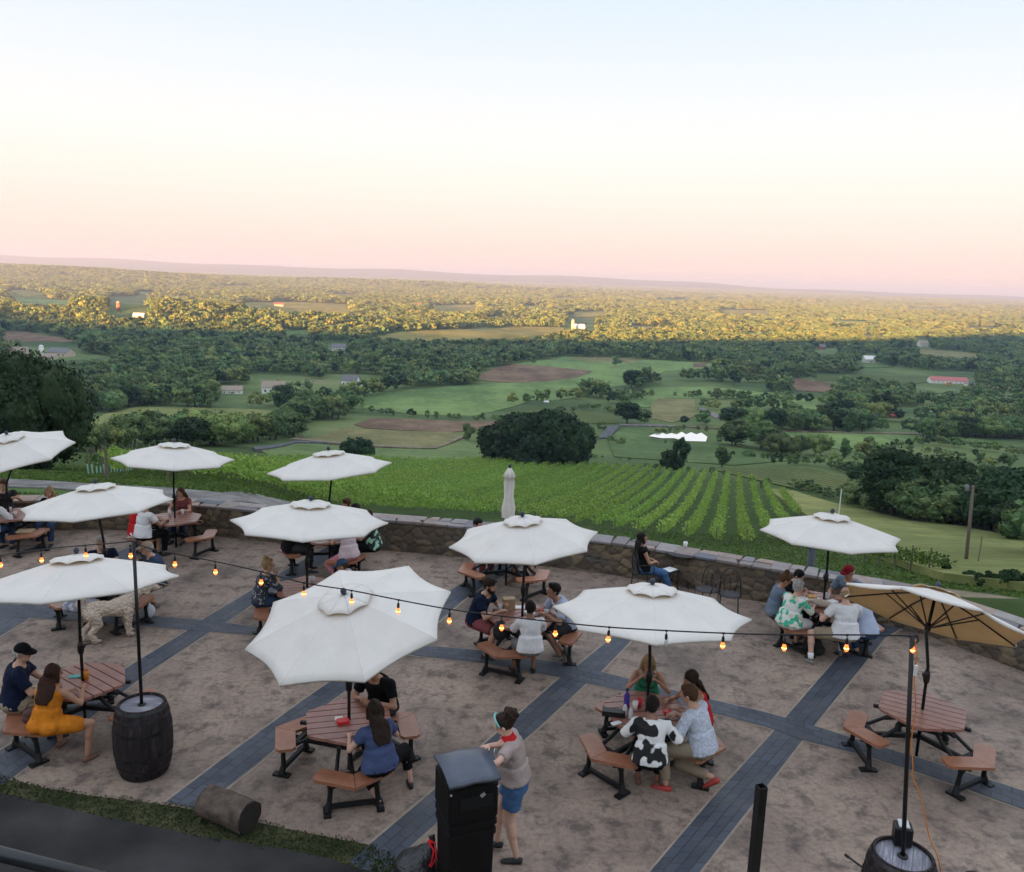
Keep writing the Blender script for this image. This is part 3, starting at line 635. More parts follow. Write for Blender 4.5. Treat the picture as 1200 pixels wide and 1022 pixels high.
# ------------------------------------------------------------------ lanes, water
M_GRAVEL = field_mat('gravel', (.16, .15, .145), (.26, .25, .24), .8)
M_ASPH = field_mat('asphalt', (.10, .105, .12), (.15, .155, .17), .8)
M_DIRT = field_mat('dirt_track', (.19, .16, .11), (.28, .24, .17), .6)
k0 = len(FIELDS) * .008
drape('gravel_road', [(-60, 561), (0, 562), (60, 565), (120, 569), (200, 573), (260, 579), (330, 587), (400, 596), (455, 604), (470, 612), (400, 605), (330, 598), (260, 590), (200, 584), (120, 578), (60, 573), (0, 571), (-60, 569)], M_GRAVEL, .05, 1.2, lo=28)
drape('grass_verge', [(-60, 571), (0, 573), (60, 575), (120, 580), (200, 586), (260, 592), (330, 600), (400, 607), (330, 612), (200, 600), (60, 590), (-60, 588)], G_LAWN, .03, 1.2, lo=26)
drape('dirt_path', [(1096, 690), (1130, 694), (1170, 699), (1215, 706), (1260, 713), (1260, 722), (1210, 713), (1165, 706), (1130, 701), (1090, 696)], M_DIRT, .05, 1., lo=31)
drape('lawn', [(1085, 697), (1130, 702), (1165, 707), (1210, 714), (1260, 722), (1260, 760), (1200, 745), (1130, 722), (1085, 712)], G_LAWN, .03, 1., lo=28)
drape('lane', [(702, 515), (712, 501), (727, 500), (714, 514)], M_ASPH, k0 + .10)
drape('lane', [(296, 527), (345, 519), (400, 519.5), (400, 520.6), (346, 520.8), (300, 530)], M_ASPH, k0 + .12)
drape('lane', [(727, 500), (727, 498.6), (765, 499), (790, 500), (790, 501.5), (765, 500.6)], M_GRAVEL, k0 + .11)
drape('lane', [(818, 480), (826, 480), (845, 489), (840, 492)], M_GRAVEL, k0 + .12)
drape('lane', [(966, 475), (975, 473), (977, 484), (968, 489)], M_GRAVEL, k0 + .12)
drape('lane', [(762, 499.5), (900, 507), (1078, 510.5), (1200, 514.5), (1200, 513), (1078, 509), (900, 505.5)], M_DIRT, k0 + .13)
drape('lane', [(356, 511.5), (340, 517), (511, 527.5), (545, 513), (541, 512), (509, 526), (345, 515.5)], M_DIRT, k0 + .14)
mw, nt, bs, out = mat_new('water'); N = NT(nt)
bs.inputs['Base Color'].default_value = (.90, .92, .94, 1); bs.inputs['Metallic'].default_value = .6; bs.inputs['Roughness'].default_value = .03; bs.inputs['IOR'].default_value = 1.5; bs.inputs['Specular IOR Level'].default_value = 1.0
N.set(bs.inputs['Normal'], N.bump(N.noise(N.geo(), 1.2, 3), .02, .02))
def pond(poly, name='pond'):
    W = [att(*p) for p in poly]; zz = sum(p.z for p in W) / len(W) + .6 + k0
    W = [at(px, py, zz) for px, py in poly]
    b = MB(); b.v = [tuple(p) for p in W]; b.f = [tuple(range(len(W)))[::-1]]; b.m = [0]
    o = b.obj(name, mw); prop(o, kind='structure')
pond([(760, 511), (768, 508), (776, 507), (781, 509), (787, 507.5), (793, 509), (799, 506), (804, 509), (810, 506.5), (816, 509), (822, 507), (829, 512), (827, 518), (818, 517), (805, 518.5), (797, 515.5), (790, 513.5), (775, 513.5)])
pond([(849, 488), (852, 484), (858, 481), (867, 481), (862, 486), (856, 489)])

# ------------------------------------------------------------------ vineyard
M_VINE = foliage_mat('vine_leaves', (.10, .22, .03), (.42, .56, .13), 3.0, .12, .01, .35)
M_VINE_DK = foliage_mat('vine_leaves_dark', (.05, .10, .02), (.10, .17, .035), 1.3, .12, .01, .25)
M_POST = plain('weathered_post', (.16, .13, .10), .85, var=.3, scale=20)
M_TUBE = plain('grow_tube', (.36, .60, .52), .5, var=.1)
VY = [(120, 556), (190, 551), (260, 547), (345, 542), (420, 539), (560, 542), (640, 545), (700, 548), (760, 552), (830, 558), (880, 563), (905, 572), (941, 597), (930, 614), (903, 641), (871, 643), (800, 636), (740, 628), (640, 614), (560, 605), (450, 593), (330, 580), (200, 565), (120, 563)]
rd = (att(866, 566) - att(871, 628)); rdir = Vector((rd.x, rd.y)).normalized(); rnrm = Vector((rdir.y, -rdir.x))
VW = [att(*p) for p in VY]; VP = [(p.x, p.y) for p in VW]
pr = [x * rnrm.x + y * rnrm.y for x, y in VP]; pl = [x * rdir.x + y * rdir.y for x, y in VP]
def vine_foliage(P, Hh, dens, leaf, tall=1.75):
    """P: points along the row"""
    seg = np.linalg.norm(np.diff(P, axis=0), axis=1); L = seg.sum(); n = int(L * dens)
    ph0 = rs.uniform(0, 6); t = np.sort(rs.uniform(0, L, n)); t = t[rs.rand(len(t)) < .25 + .75 * (np.cos(t / 1.8 * 2 * math.pi + ph0) * .5 + .5)]; n = len(t); cum = np.concatenate([[0], np.cumsum(seg)])
    x = np.interp(t, cum, P[:, 0]); y = np.interp(t, cum, P[:, 1]); z = np.interp(t, cum, P[:, 2])
    # plants every 1.8 m: fuller at the vine, thin between, shoots standing up
    ph = np.cos(t / 1.8 * 2 * math.pi + ph0) * .5 + .5; top = .90 + (tall - .90) * (.42 + .58 * ph) * (1 + .12 * np.sin(t * 1.7))
    hh = .65 + (top - .65) * rs.uniform(0, 1, n) ** .8
    wd = (.16 + .26 * np.sin((hh - .65) / (top - .65) * 2.6 + .2)) * (.7 + .5 * ph)
    off = rs.normal(size=n) * wd * .75
    C = np.stack([x + rnrm.x * off, y + rnrm.y * off, z + hh], 1)
    return C, leaf * rs.uniform(.6, 1.3, n)
post_me = MB().box((0, 0, .95), (.09, .09, 1.9)).mesh('post'); post_me.materials.append(M_POST)
gnum = 0; s0 = min(pr)
while s0 < max(pr):
    s0 += 2.75
    ls = np.arange(min(pl), max(pl), .5); gx = rnrm.x * s0 + rdir.x * ls; gy = rnrm.y * s0 + rdir.y * ls
    ok = inside(gx, gy, VP)
    if ok.sum() < 10: continue
    ls = ls[ok]; gx = gx[ok]; gy = gy[ok]; P = np.stack([gx, gy, zt(gx, gy)], 1)
    if gy.min() < 45: continue
    ya = gy.mean(); dens = 95 if ya < 110 else 60
    C, S = vine_foliage(P, 1.8, dens * .8, .11 if ya < 110 else .14, 1.95)
    row = empty('vine_row', P[0], 0, 'long row of staked grape vines running down the slope below the stone wall', 'vine row', 'rows of grape vines below the wall')
    me = quads_mesh('foliage', C - P[0], S, rs.normal(size=(len(C), 3)) + np.array([0, 0, .6])); me.materials.append(M_VINE)
    mesh_obj('foliage', me, None, row)
    for q in range(0, len(P), 14):
        if P[q][1] > 130 and q > 0: break
        o = mesh_obj('post', post_me, None, row); o.location = Vector(P[q] - P[0]) + Vector((0, 0, -.05)); o.rotation_euler = (rnd.uniform(-.05, .05), rnd.uniform(-.05, .05), 0)
    gnum += 1
# rows of young vines in pale grow tubes on the left
tube_me = MB().tube([(0, 0, 0), (0, 0, .75)], .06, 6).mesh('grow_tube'); tube_me.materials.append(M_TUBE)
A0, A1 = att(100, 556), att(262, 538)
for r_ in range(7):
    t = r_ / 6; pA = att(104 + 4 * r_, 556 - 5.2 * r_); pB = att(190 + 9 * r_, 547 - 4.0 * r_)
    n = int((pB - pA).length / 1.5); P = np.array([(pA.lerp(pB, q / max(n, 1)))[:] for q in range(n + 1)]); P[:, 2] = zt(P[:, 0], P[:, 1])
    row = empty('vine_row', P[0], 0, 'short row of young vines in pale blue green tubes left of the vineyard', 'vine row', 'rows of young vines in grow tubes')
    C, S = vine_foliage(P, 1.4, 26, .10, 1.5); me = quads_mesh('foliage', C - P[0], S); me.materials.append(M_VINE_DK); mesh_obj('foliage', me, None, row)
    b = MB(); tb = []
    for k, p in enumerate(P):
        o = mesh_obj('grow_tube', tube_me, None, row) if k < 14 else None
        if o: o.location = Vector(p - P[0]); o.rotation_euler = (rnd.uniform(-.1, .1), rnd.uniform(-.1, .1), 0)
    for k in range(0, len(P), 5):
        o = mesh_obj('post', post_me, None, row); o.location = Vector(P[k] - P[0])
# the fence of old vines by the meadow
Pf = [att(905, 647), att(985, 655), att(1040, 664), att(1108, 679)]
PP = np.concatenate([np.linspace(a[:], b[:], 24)[:-1] for a, b in zip(Pf[:-1], Pf[1:])]); PP[:, 2] = zt(PP[:, 0], PP[:, 1])
row = empty('vine_row', PP[0], 0, 'dark overgrown vines on the fence between the wall and the meadow', 'vine row')
C, S = vine_foliage(PP, 1.5, 120, .085, 1.55); me = quads_mesh('foliage', C - PP[0], S); me.materials.append(M_VINE_DK); mesh_obj('foliage', me, None, row)
for q in range(0, len(PP), 7):
    o = mesh_obj('post', post_me, None, row); o.location = Vector(PP[q] - PP[0]); o.scale = (.8, .8, .95)
# rough grass and weeds on the bank behind the wall
Q = []
for k in range(60000):
    px = rnd.uniform(-20, 1220); t = rnd.random(); lo_ = np.interp(px, [0, 330, 450, 740, 900, 1100, 1220], [560, 578, 592, 628, 655, 688, 700]); hi_ = lo_ + 32
    Q.append((px, lo_ - 14 + t * 46))
Q = np.array(Q); dd = F_[None] * FPX + CR[None] * (Q[:, :1] - 600) - CU[None] * (Q[:, 1:] - 511); dd = dd / dd[:, 1:2]
Yg = rs.uniform(24, 95, len(Q)); xg = dd[:, 0] * Yg; C = np.stack([xg, Yg, zt(xg, Yg) + .03], 1)
gpx, gpy = pix_np(C)
keep = ~inside(gpx, gpy, [(-60, 558), (120, 566), (260, 576), (400, 594), (470, 606), (470, 612), (400, 606), (260, 592), (120, 580), (-60, 575)]) & ~inside(gpx, gpy, [(1085, 686), (1220, 702), (1260, 760), (1200, 745), (1085, 712)])
keep &= (np.hypot(C[:, 0] * .62, C[:, 1] - 1) > 19.5)
C = C[keep]
me = quads_mesh('bank_grass', C, rs.uniform(.05, .12, len(C)), rs.normal(size=(len(C), 3)) * np.array([1, 1, .6])); me.materials.append(foliage_mat('bank_grass', (.05, .10, .025), (.13, .21, .05), .7, .1, .02, .2))
prop(mesh_obj('bank_grass', me), 'rough green grass and weeds on the bank behind the stone wall', 'grass', kind='stuff')

# ------------------------------------------------------------------ buildings in the valley
M_WHITE = plain('white_siding', (.84, .82, .79), .7, var=.05); M_CREAM = plain('cream_wall', (.6, .5, .38), .7); M_GREYR = plain('grey_roof', (.18, .18, .19), .8, var=.2); M_TANR = plain('tan_roof', (.34, .28, .22), .8)
M_REDR = plain('red_roof', (.42, .07, .06), .6); M_PINKR = plain('pink_roof', (.50, .16, .15), .6); M_BRICK = plain('brick_red', (.36, .13, .08), .8); M_BLUEW = plain('pale_blue_wall', (.42, .50, .60), .6); M_WIN = plain('dark_window', (.03, .035, .045), .15, spec=.8); M_BROWNW = plain('brown_wall', (.2, .13, .09), .8)
win_me = MB().box((0, 0, 0), (.9, .12, 1.2)).mesh('window'); win_me.materials.append(M_WIN)
def house(px, py, wpx, hpx, mw_, mr_, label, name='house', depth=.6, rz=.15, wing=0, cat='house', group=None, nwin=4, silo=0, roof=.45):
    p = att(px, py); p.z -= .3; s = p.y / 1000 * (1.18 if p.y < 1500 else 1.0); W = wpx * s; H_ = hpx * s; D = W * depth; hw = H_ * (1 - roof)
    r = empty(name, p, rz, label, cat, group)
    b = MB(); b.box((0, 0, hw / 2), (W, D, hw))
    b.add([(-W / 2, -D / 2, hw), (-W / 2, D / 2, hw), (-W / 2, 0, H_ - .15), (W / 2, -D / 2, hw), (W / 2, D / 2, hw), (W / 2, 0, H_ - .15)], [(0, 1, 2), (3, 5, 4), (0, 2, 5, 3), (1, 4, 5, 2)])
    if wing: b.box((W * .5 + wing * W / 2, -D * .1, hw * .4), (W * wing, D * .7, hw * .8))
    b.obj('wall', mw_, r)
    q = MB(); e = .35
    def slope(sy, x0, x1, y0, z0, z1, th=.16):
        q.add([(x0, sy * y0, z0), (x1, sy * y0, z0), (x1, 0, z1), (x0, 0, z1), (x0, sy * y0, z0 + th), (x1, sy * y0, z0 + th), (x1, 0, z1 + th), (x0, 0, z1 + th)], [(0, 1, 2, 3), (7, 6, 5, 4), (0, 4, 5, 1), (3, 2, 6, 7), (0, 3, 7, 4), (1, 5, 6, 2)])
    for sy in (-1, 1): slope(sy, -W / 2 - e, W / 2 + e, D / 2 + e, hw - .12, H_)
    rf = q.obj('roof', mr_, r)
    if wing: MB().box((W * .5 + wing * W / 2, -D * .1, hw * .8 + .2), (W * wing + .5, D * .8, .4)).obj('roof', mr_, r)
    if cat == 'house': MB().box((W * .2, .3, H_ + .3), (.7, .7, 1.4)).obj('chimney', M_BRICK, rf)
    for k in range(nwin):
        o = mesh_obj('window', win_me, None, r); o.location = (-W / 2 + W * (k + .7) / (nwin + .4), -D / 2 - .02, hw * .55); sc_ = max(.6, min(1.6, hw / 4)); o.scale = (sc_, 1, sc_)
    MB().box((W * .02, -D / 2 - .03, min(1.05, hw * .3)), (min(1.1, W * .15), .1, min(2.1, hw * .6))).obj('door', M_BROWNW, r)
    return r
def silo(px, py, wpx, hpx, mt, mr_, label, group=None):
    p = att(px, py); s = p.y / 1000; r = wpx * s / 2; H_ = hpx * s
    e = empty('silo', p, 0, label, 'silo', group)
    MB().lathe([(r, -.5), (r, H_ - r), ], n=16).obj('wall', mt, e, True); MB().lathe([(r * 1.03, H_ - r), (r * .9, H_ - r * .55), (r * .5, H_ - r * .15), (.02, H_)], n=16).obj('roof', mr_, e, True)
house(321, 461, 22, 13, M_WHITE, M_TANR, 'white two storey house with tan roof in the left valley', wing=.25)
house(411, 453, 16, 12, M_WHITE, M_GREYR, 'white house with dark grey gabled roof behind the green pasture', wing=.6, rz=-.2)
house(272, 461, 20, 8, M_WHITE, M_TANR, 'low white ranch house with brown roof at the edge of the left woods', rz=.25)
house(24, 419, 16, 11, M_CREAM, M_TANR, 'pale barn at the far left end of the farmstead', 'barn', cat='barn', group='farm buildings on the left')
house(72, 418, 22, 9, M_CREAM, M_GREYR, 'long grey roofed barn right of the farm silo', 'barn', cat='barn', group='farm buildings on the left', rz=-.2)
house(58, 421, 14, 6, M_CREAM, M_TANR, 'low open shed in front of the farm silo', 'barn', cat='barn', group='farm buildings on the left', rz=.1)
silo(49, 419, 5.2, 15, M_WHITE, M_WHITE, 'tall white silo between the farm barns')
silo(139, 364, 4.5, 11, M_BRICK, M_TANR, 'reddish tower standing in the dark woods far left')
house(101, 357, 8, 5, M_WHITE, M_TANR, 'small white farmhouse left of the reddish tower', rz=.2)
house(163, 372, 10, 4.5, M_WHITE, M_WHITE, 'long white roofed shed right of the reddish tower', 'barn', cat='barn')
house(397, 411, 13, 7, M_WHITE, M_GREYR, 'white house hidden among dark trees below the gold field')
house(327, 359, 10, 4, M_CREAM, M_REDR, 'red roofed barn at the edge of the sunlit woods', 'barn', cat='barn')
house(489, 361, 11, 5.5, M_BRICK, M_REDR, 'red brick barn glowing in the sunlit band', 'barn', cat='barn')
house(440, 364, 14, 4.5, M_CREAM, M_TANR, 'cream house left of the red barn in the sunlit band')
house(470, 360, 7, 4, M_BRICK, M_TANR, 'small brick house beside the red barn in the sunlit band')
house(678, 385, 11, 4.5, M_WHITE, M_WHITE, 'white hall beside the tall sunlit tower')
silo(671, 386, 3.4, 12, M_CREAM, M_TANR, 'tall sunlit tower beside the white hall')
house(690, 403, 12, 5, M_BRICK, M_TANR, 'brown house at the edge of the shade line')
house(677, 405, 6, 4, M_WHITE, M_WHITE, 'tiny white house left of the brown one at the shade line')
house(778, 403, 16, 5, M_BRICK, M_REDR, 'long red roofed house at the shade line right of centre', rz=-.3)
house(1110, 449, 36, 6.5, M_WHITE, M_PINKR, 'very long pink roofed barn in the right valley', 'barn', depth=.28, rz=-.05, cat='barn', nwin=8, roof=.5)
house(1030, 489, 23, 9.5, M_BROWNW, M_REDR, 'crimson roofed barn among trees in the right valley', 'barn', rz=.1, cat='barn', wing=.35, roof=.6)
house(1088, 487, 10, 9, M_BLUEW, M_BLUEW, 'pale blue house right of the crimson roofed barn', rz=-.3)
silo(1083, 487, 2.2, 11, M_WHITE, M_WHITE, 'thin white silo beside the pale blue house')
house(1018, 425, 12, 7, M_WHITE, M_WHITE, 'white roofed building above the right fields', 'barn', cat='barn')
house(1081, 406, 9, 6, M_WHITE, M_TANR, 'small pale house far right near the shade line')
house(963, 410, 6, 6, M_BRICK, M_GREYR, 'small brown house in the dark woods right of centre')
house(923, 492, 6, 6, M_WHITE, M_WHITE, 'small white shed by the bend of the right lane', 'shed', cat='shed')
house(1137, 452, 10, 3, M_WHITE, M_GREYR, 'low white shed right of the very long barn', 'shed', cat='shed')
house(1165, 435, 5, 5, M_WHITE, M_GREYR, 'tiny white house among trees at the far right')
house(640, 472, 4, 2.5, M_WHITE, M_WHITE, 'tiny white shelter below the brown field', 'shed', cat='shed', nwin=1)
for q in range(16):
    px = 445 + q * 5 + rnd.uniform(-1, 1); py = 334.5 + .034 * (px - 500) + rnd.uniform(-1.2, 1.2)
    house(px, py, rnd.uniform(2.4, 4.2), 2.2, M_CREAM, M_TANR, 'tiny pale house of the distant sunlit town', group='houses of the distant town', nwin=1)
for q, (px, py) in enumerate([(820, 359), (838, 361), (862, 358), (880, 361), (968, 362), (990, 365), (1008, 361), (1040, 374), (1078, 374), (915, 387), (940, 386), (700, 361), (735, 364), (770, 361)]):
    house(px, py, rnd.uniform(4, 7), 2.6, M_CREAM, M_BRICK if q % 2 else M_TANR, 'low sunlit farm building scattered in the golden plain', 'barn', cat='barn', group='farm buildings of the golden plain', nwin=1)
# vehicles by the right lane
def valley_van(px, py, wpx, mt, label, rz=0):
    p = att(px, py); W = wpx * p.y / 1000; e = empty('parked_van', p, rz, label, 'van')
    b = MB(); b.prism([(-W / 2, .35), (W / 2, .35), (W / 2, 1.0), (W * .36, 1.15), (W * .24, 1.9), (-W / 2, 1.95)], -.9, .9)
    b.v = [(x, z, y + 0) for x, y, z in b.v]; b.obj('body', mt, e)
    MB().box((W * .0, -.92, 1.5), (W * .5, .06, .45)).obj('window', M_WIN, e)
    for x in (-W * .3, W * .3):
        MB().tube([(x, -.95, .36), (x, .95, .36)], .36, 12).obj('wheel', M_WIN, e)
valley_van(943, 489, 7, M_GREYR, 'dark van parked beside the right lane'); valley_van(972, 489, 6, M_WHITE, 'white van parked at the bend of the right lane', 1.2); valley_van(1112, 451.5, 7, plain('orange_paint', (.7, .3, .05), .4), 'orange van in front of the very long barn')

# utility pole
up0 = at_depth(1129, 683, 62); up0.z = zt1(up0.x, up0.y); up1 = at_depth(1140.5, 569, 62)
ue = empty('utility_pole', up0, 0, 'tall leaning wooden utility pole on the meadow at the right', 'utility pole')
b = MB(); d = up1 - up0; b.tube([(0, 0, -.5), tuple(d * .5), tuple(d)], [.14, .12, .10], 10); b.obj('pole', M_POST, ue, True)
MB().tube([tuple(d * .97 + Vector((-.75, 0, 0))), tuple(d * .97 + Vector((.2, 0, 0)))], .05, 6).obj('crossarm', M_BARK, ue)
MB().lathe([(.12, 0), (.15, .1), (.15, .4), (.08, .5)], c=tuple(d * .93 + Vector((-.45, 0, 0))), n=10).obj('insulator', M_GREYR, ue, True)
wr = MB(); q0 = up0 + d * .97; q1 = at_depth(1035, 606, 120)
pts = [q0.lerp(q1, t / 12) - Vector((0, 0, 3.0 * (t / 12) * (1 - t / 12))) for t in range(13)]
wr.tube([tuple(p) for p in pts], .012, 4); q2 = q0 + Vector((60, -15, 2)); pts = [q0.lerp(q2, t / 8) - Vector((0, 0, 2.0 * (t / 8) * (1 - t / 8))) for t in range(9)]; wr.tube([tuple(p) for p in pts], .012, 4)
prop(wr.obj('power_line', M_WIN), 'thin power line running off both sides of the leaning utility pole', 'cable')
sp = at_depth(1143, 680, 60); sp.z = zt1(sp.x, sp.y); b = MB(); b.tube([(0, 0, -.2), (.05, 0, 2.4)], [.06, .04], 6); o = b.obj('stake', M_POST); o.location = sp; prop(o, 'thin grey stake standing just right of the utility pole', 'stake')
sp = at_depth(979, 640, 80); sp.z = zt1(sp.x, sp.y); hgt = at_depth(980, 573, 80).z - sp.z; b = MB(); b.tube([(0, 0, -.2), (.0, 0, hgt)], [.06, .05], 6); o = b.obj('marker_stake', M_WHITE); o.location = sp; prop(o, 'thin pale stake rising behind the top of the right rear umbrella', 'stake')

# ------------------------------------------------------------------ the air
hz = MB(); hz.box((0, 19000, 5), (90000, 44200, 290)); mh, nt, bs, out = mat_new('haze'); nt.nodes.remove(bs)
pv = nt.nodes.new('ShaderNodeVolumePrincipled'); pv.inputs['Color'].default_value = (.50, .65, .98, 1); pv.inputs['Density'].default_value = HAZE_D = 1.15e-4; pv.inputs['Anisotropy'].default_value = .2
nt.links.new(pv.outputs[0], out.inputs['Volume']); prop(hz.obj('haze', mh), 'pale dusk haze lying over the valley and the hills', 'haze', kind='stuff')
# ------------------------------------------------------------------ the terrace
def catmull(P, n=10):
    P = [Vector(p) for p in P]; P = [P[0] * 2 - P[1]] + P + [P[-1] * 2 - P[-2]]; out = []
    for i in range(1, len(P) - 2):
        a, b, c, d = P[i - 1:i + 3]
        for k in range(n):
            t = k / n; out.append(.5 * ((2 * b) + (c - a) * t + (2 * a - 5 * b + 4 * c - d) * t * t + (3 * b - a - 3 * c + d) * t ** 3))
    return out + [P[-2]]
WB = [at(*q) for q in [(0, 622), (60, 621), (140, 621), (240, 627), (330, 636), (453, 645), (524, 651), (643, 664), (734, 676), (860, 699), (1036, 732), (1110, 753), (1200, 787)]]
WB = [Vector((-20.5, 15.2, 0)), Vector((-17.5, 17.3, 0)), Vector((-14.6, 18.7, 0))] + WB + [Vector((9.9, 12.0, 0)), Vector((11.3, 9.3, 0)), Vector((12.6, 5.5, 0)), Vector((13.2, 1.5, 0))]
WC = catmull(WB, 12)
# resample evenly
cum = np.concatenate([[0], np.cumsum([(b - a).length for a, b in zip(WC[:-1], WC[1:])])]); WCn = np.array([p[:] for p in WC])
def wall_pt(s): return np.stack([np.interp(s, cum, WCn[:, 0]), np.interp(s, cum, WCn[:, 1])], -1)
WL = cum[-1]
def wall_n(s, e=.15):
    d = wall_pt(np.minimum(s + e, WL)) - wall_pt(np.maximum(s - e, 0)); d /= np.linalg.norm(d, axis=-1)[..., None]
    return np.stack([-d[..., 1], d[..., 0]], -1)      # outward (away from the terrace)
WH_ = .74; WT = .42
# concrete
mt, nt, bs, out = mat_new('stamped_concrete'); N = NT(nt); g = N.geo()
n1 = N.noise(g, .55, 6, .62); n2 = N.noise(N.map(g, loc=(7, 3, 0)), 3.2, 7, .7); n3 = N.noise(g, 14, 5, .7)
vo = N.n('ShaderNodeTexVoronoi', i_Vector=N.mix(.12, g, N.noise(g, 2.5, 4, .6, 'Color')), i_Scale=1.15); vo.feature = 'DISTANCE_TO_EDGE'
cr1 = N.ramp(vo.outputs['Distance'], [(0, (0, 0, 0)), (.035, (1, 1, 1))])
col = N.ramp(n1, [(.30, (.12, .092, .076)), (.46, (.265, .200, .160)), (.68, (.41, .312, .242))])
col = N.mix(N.ramp(n2, [(.50, (0, 0, 0)), (.62, (.72, .72, .72))]), col, (.075, .060, .055))
col = N.mix(N.ramp(N.noise(N.map(g, loc=(3, 9, 0)), 1.4, 5, .6), [(.52, (0, 0, 0)), (.72, (.5, .5, .5))]), col, (.33, .26, .20))
col = N.mix(N.ramp(n3, [(.45, (0, 0, 0)), (.68, (.5, .5, .5))]), col, (.085, .068, .060))
col = N.mix(N.math('MULTIPLY', N.math('SUBTRACT', 1.0, cr1), .22), col, (.07, .06, .06))
N.set(bs.inputs['Base Color'], col); N.set(bs.inputs['Roughness'], N.ramp(n2, [(.3, (.62, .62, .62)), (.7, (.85, .85, .85))])); bs.inputs['Specular IOR Level'].default_value = .35
hgt = N.math('ADD', N.math('MULTIPLY', n2, .9), N.math('ADD', N.math('MULTIPLY', n3, .35), N.math('MULTIPLY', cr1, .25)))
N.set(bs.inputs['Normal'], N.bump(hgt, .55, .022)); M_CONC = mt
edge = [(float(p[0] + n[0] * .05), float(p[1] + n[1] * .05)) for p, n in zip(wall_pt(np.linspace(0, WL, 160)), wall_n(np.linspace(0, WL, 160)))]
poly = edge + [(13.2, -6), (-20.5, -6)]
b = MB(); b.prism(poly, -.35, 0.0); prop(b.obj('patio', M_CONC), kind='structure')

def flat(name, pts, z, mat, uvdir=None, kind='structure'):
    b = MB(); b.v = [(p[0], p[1], z) for p in pts]; b.f = [tuple(range(len(pts)))]
    a = sum(pts[i][0] * pts[(i + 1) % len(pts)][1] - pts[(i + 1) % len(pts)][0] * pts[i][1] for i in range(len(pts)))
    if a < 0: b.f = [b.f[0][::-1]]
    b.m = [0]; o = b.obj(name, mat); prop(o, kind=kind); return o
def strip(name, L, Rr, z, mat, pad=0.0):
    """a band between two edges given as world points, with uv in metres"""
    L = [Vector((p[0], p[1], z)) for p in L]; Rr = [Vector((p[0], p[1], z)) for p in Rr]
    b = MB(); uv = []; s = 0
    for i, (l, r) in enumerate(zip(L, Rr)):
        d = (r - l).normalized()
        if i: s += ((l + r) / 2 - (L[i - 1] + Rr[i - 1]) / 2).length
        b.v += [tuple(l - d * pad), tuple(r + d * pad)]; uv += [(s, 0), (s, (r - l).length)]
    for i in range(len(L) - 1): b.f.append((2 * i, 2 * i + 1, 2 * i + 3, 2 * i + 2)); b.m.append(0)
    me = b.mesh(name); uvl = me.uv_layers.new(name='uv')
    for lp in me.loops: uvl.data[lp.index].uv = uv[lp.vertex_index]
    nz = me.polygons[0].normal.z
    if nz < 0: me.flip_normals()
    o = mesh_obj(name, me, mat); prop(o, kind='structure'); return o
mt, nt, bs, out = mat_new('paver_stones'); N = NT(nt); uv = N.coord('UV'); g = N.geo()
br = N.n('ShaderNodeTexBrick', i_Vector=N.mix(.008, uv, N.noise(g, 9, 3, .6, 'Color')), i_Scale=1.0, i_Mortar_Size=.010, i_Brick_Width=.235, i_Row_Height=.145, i_Mortar_Smooth=.4, i_Bias=0.)
br.offset = .5; N.set(br.inputs['Color1'], (.030, .040, .062)); N.set(br.inputs['Color2'], (.060, .074, .106)); N.set(br.inputs['Mortar'], (.022, .023, .027))
col = N.mix(N.ramp(N.noise(g, 1.3, 6, .7), [(.4, (0, 0, 0)), (.7, (.6, .6, .6))]), br.outputs['Color'], (.10, .10, .105))
N.set(bs.inputs['Base Color'], col); bs.inputs['Roughness'].default_value = .6
N.set(bs.inputs['Normal'], N.bump(N.math('ADD', N.math('MULTIPLY', N.math('SUBTRACT', 1.0, br.outputs['Fac']), .6), N.math('MULTIPLY', N.noise(g, 25, 4), .5)), .6, .012)); M_PAVE = mt
M_EDGE = plain('band_edging', (.30, .25, .20), .85, var=.2, scale=5, bump=.3)
def band(L, Rr, lv=0):
    # L, Rr : pixels of both edges
    Lw = [at(*p) for p in L]; Rw = [at(*p) for p in Rr]; n = max(len(Lw), len(Rw)) * 6
    def rs_(P):
        c = [0]
        for a, b in zip(P[:-1], P[1:]): c.append(c[-1] + (b - a).length)
        return [Vector((np.interp(t * c[-1], c, [p.x for p in P]), np.interp(t * c[-1], c, [p.y for p in P]), 0)) for t in np.linspace(0, 1, n)]
    A, B = rs_(Lw), rs_(Rw)
    strip('paver_edging', A, B, .004 + lv * .001, M_EDGE, .035); strip('paver_band', A, B, .008 + lv * .004, M_PAVE)
band([(1030, 726), (998, 752), (921, 841), (900, 865), (832, 939.5), (762, 1022), (720, 1072)], [(1062, 733), (1037, 748), (956, 848), (940, 868), (885, 939), (820, 1022), (785, 1068)])
band([(735, 735), (722, 743.6), (675, 782), (656, 795), (613, 832.8), (568, 872), (509, 926), (450, 976), (410, 1010)], [(760, 739), (742.7, 747.7), (703, 788.8), (687, 801), (630, 854), (590, 888), (535, 944), (470, 1002), (440, 1032)])
band([(590, 658), (546, 681), (515, 700), (458, 745), (390, 797), (358, 819), (270, 883), (195, 940)], [(612, 664), (571, 684), (540, 706), (490, 750), (416, 802), (385, 824), (300, 897), (233, 949)])
band([(385, 640), (333, 669), (270, 707), (236, 727), (220, 739), (145, 785), (24, 865), (-40, 905)], [(402, 646), (352, 677), (300, 706), (260, 733), (244, 742), (174, 788), (45, 889), (-10, 930)])
band([(205, 612), (160, 637), (132, 650), (90, 674), (30, 707), (-40, 745)], [(222, 616), (185, 640), (160, 652), (115, 678), (60, 709), (-10, 752)], 0)
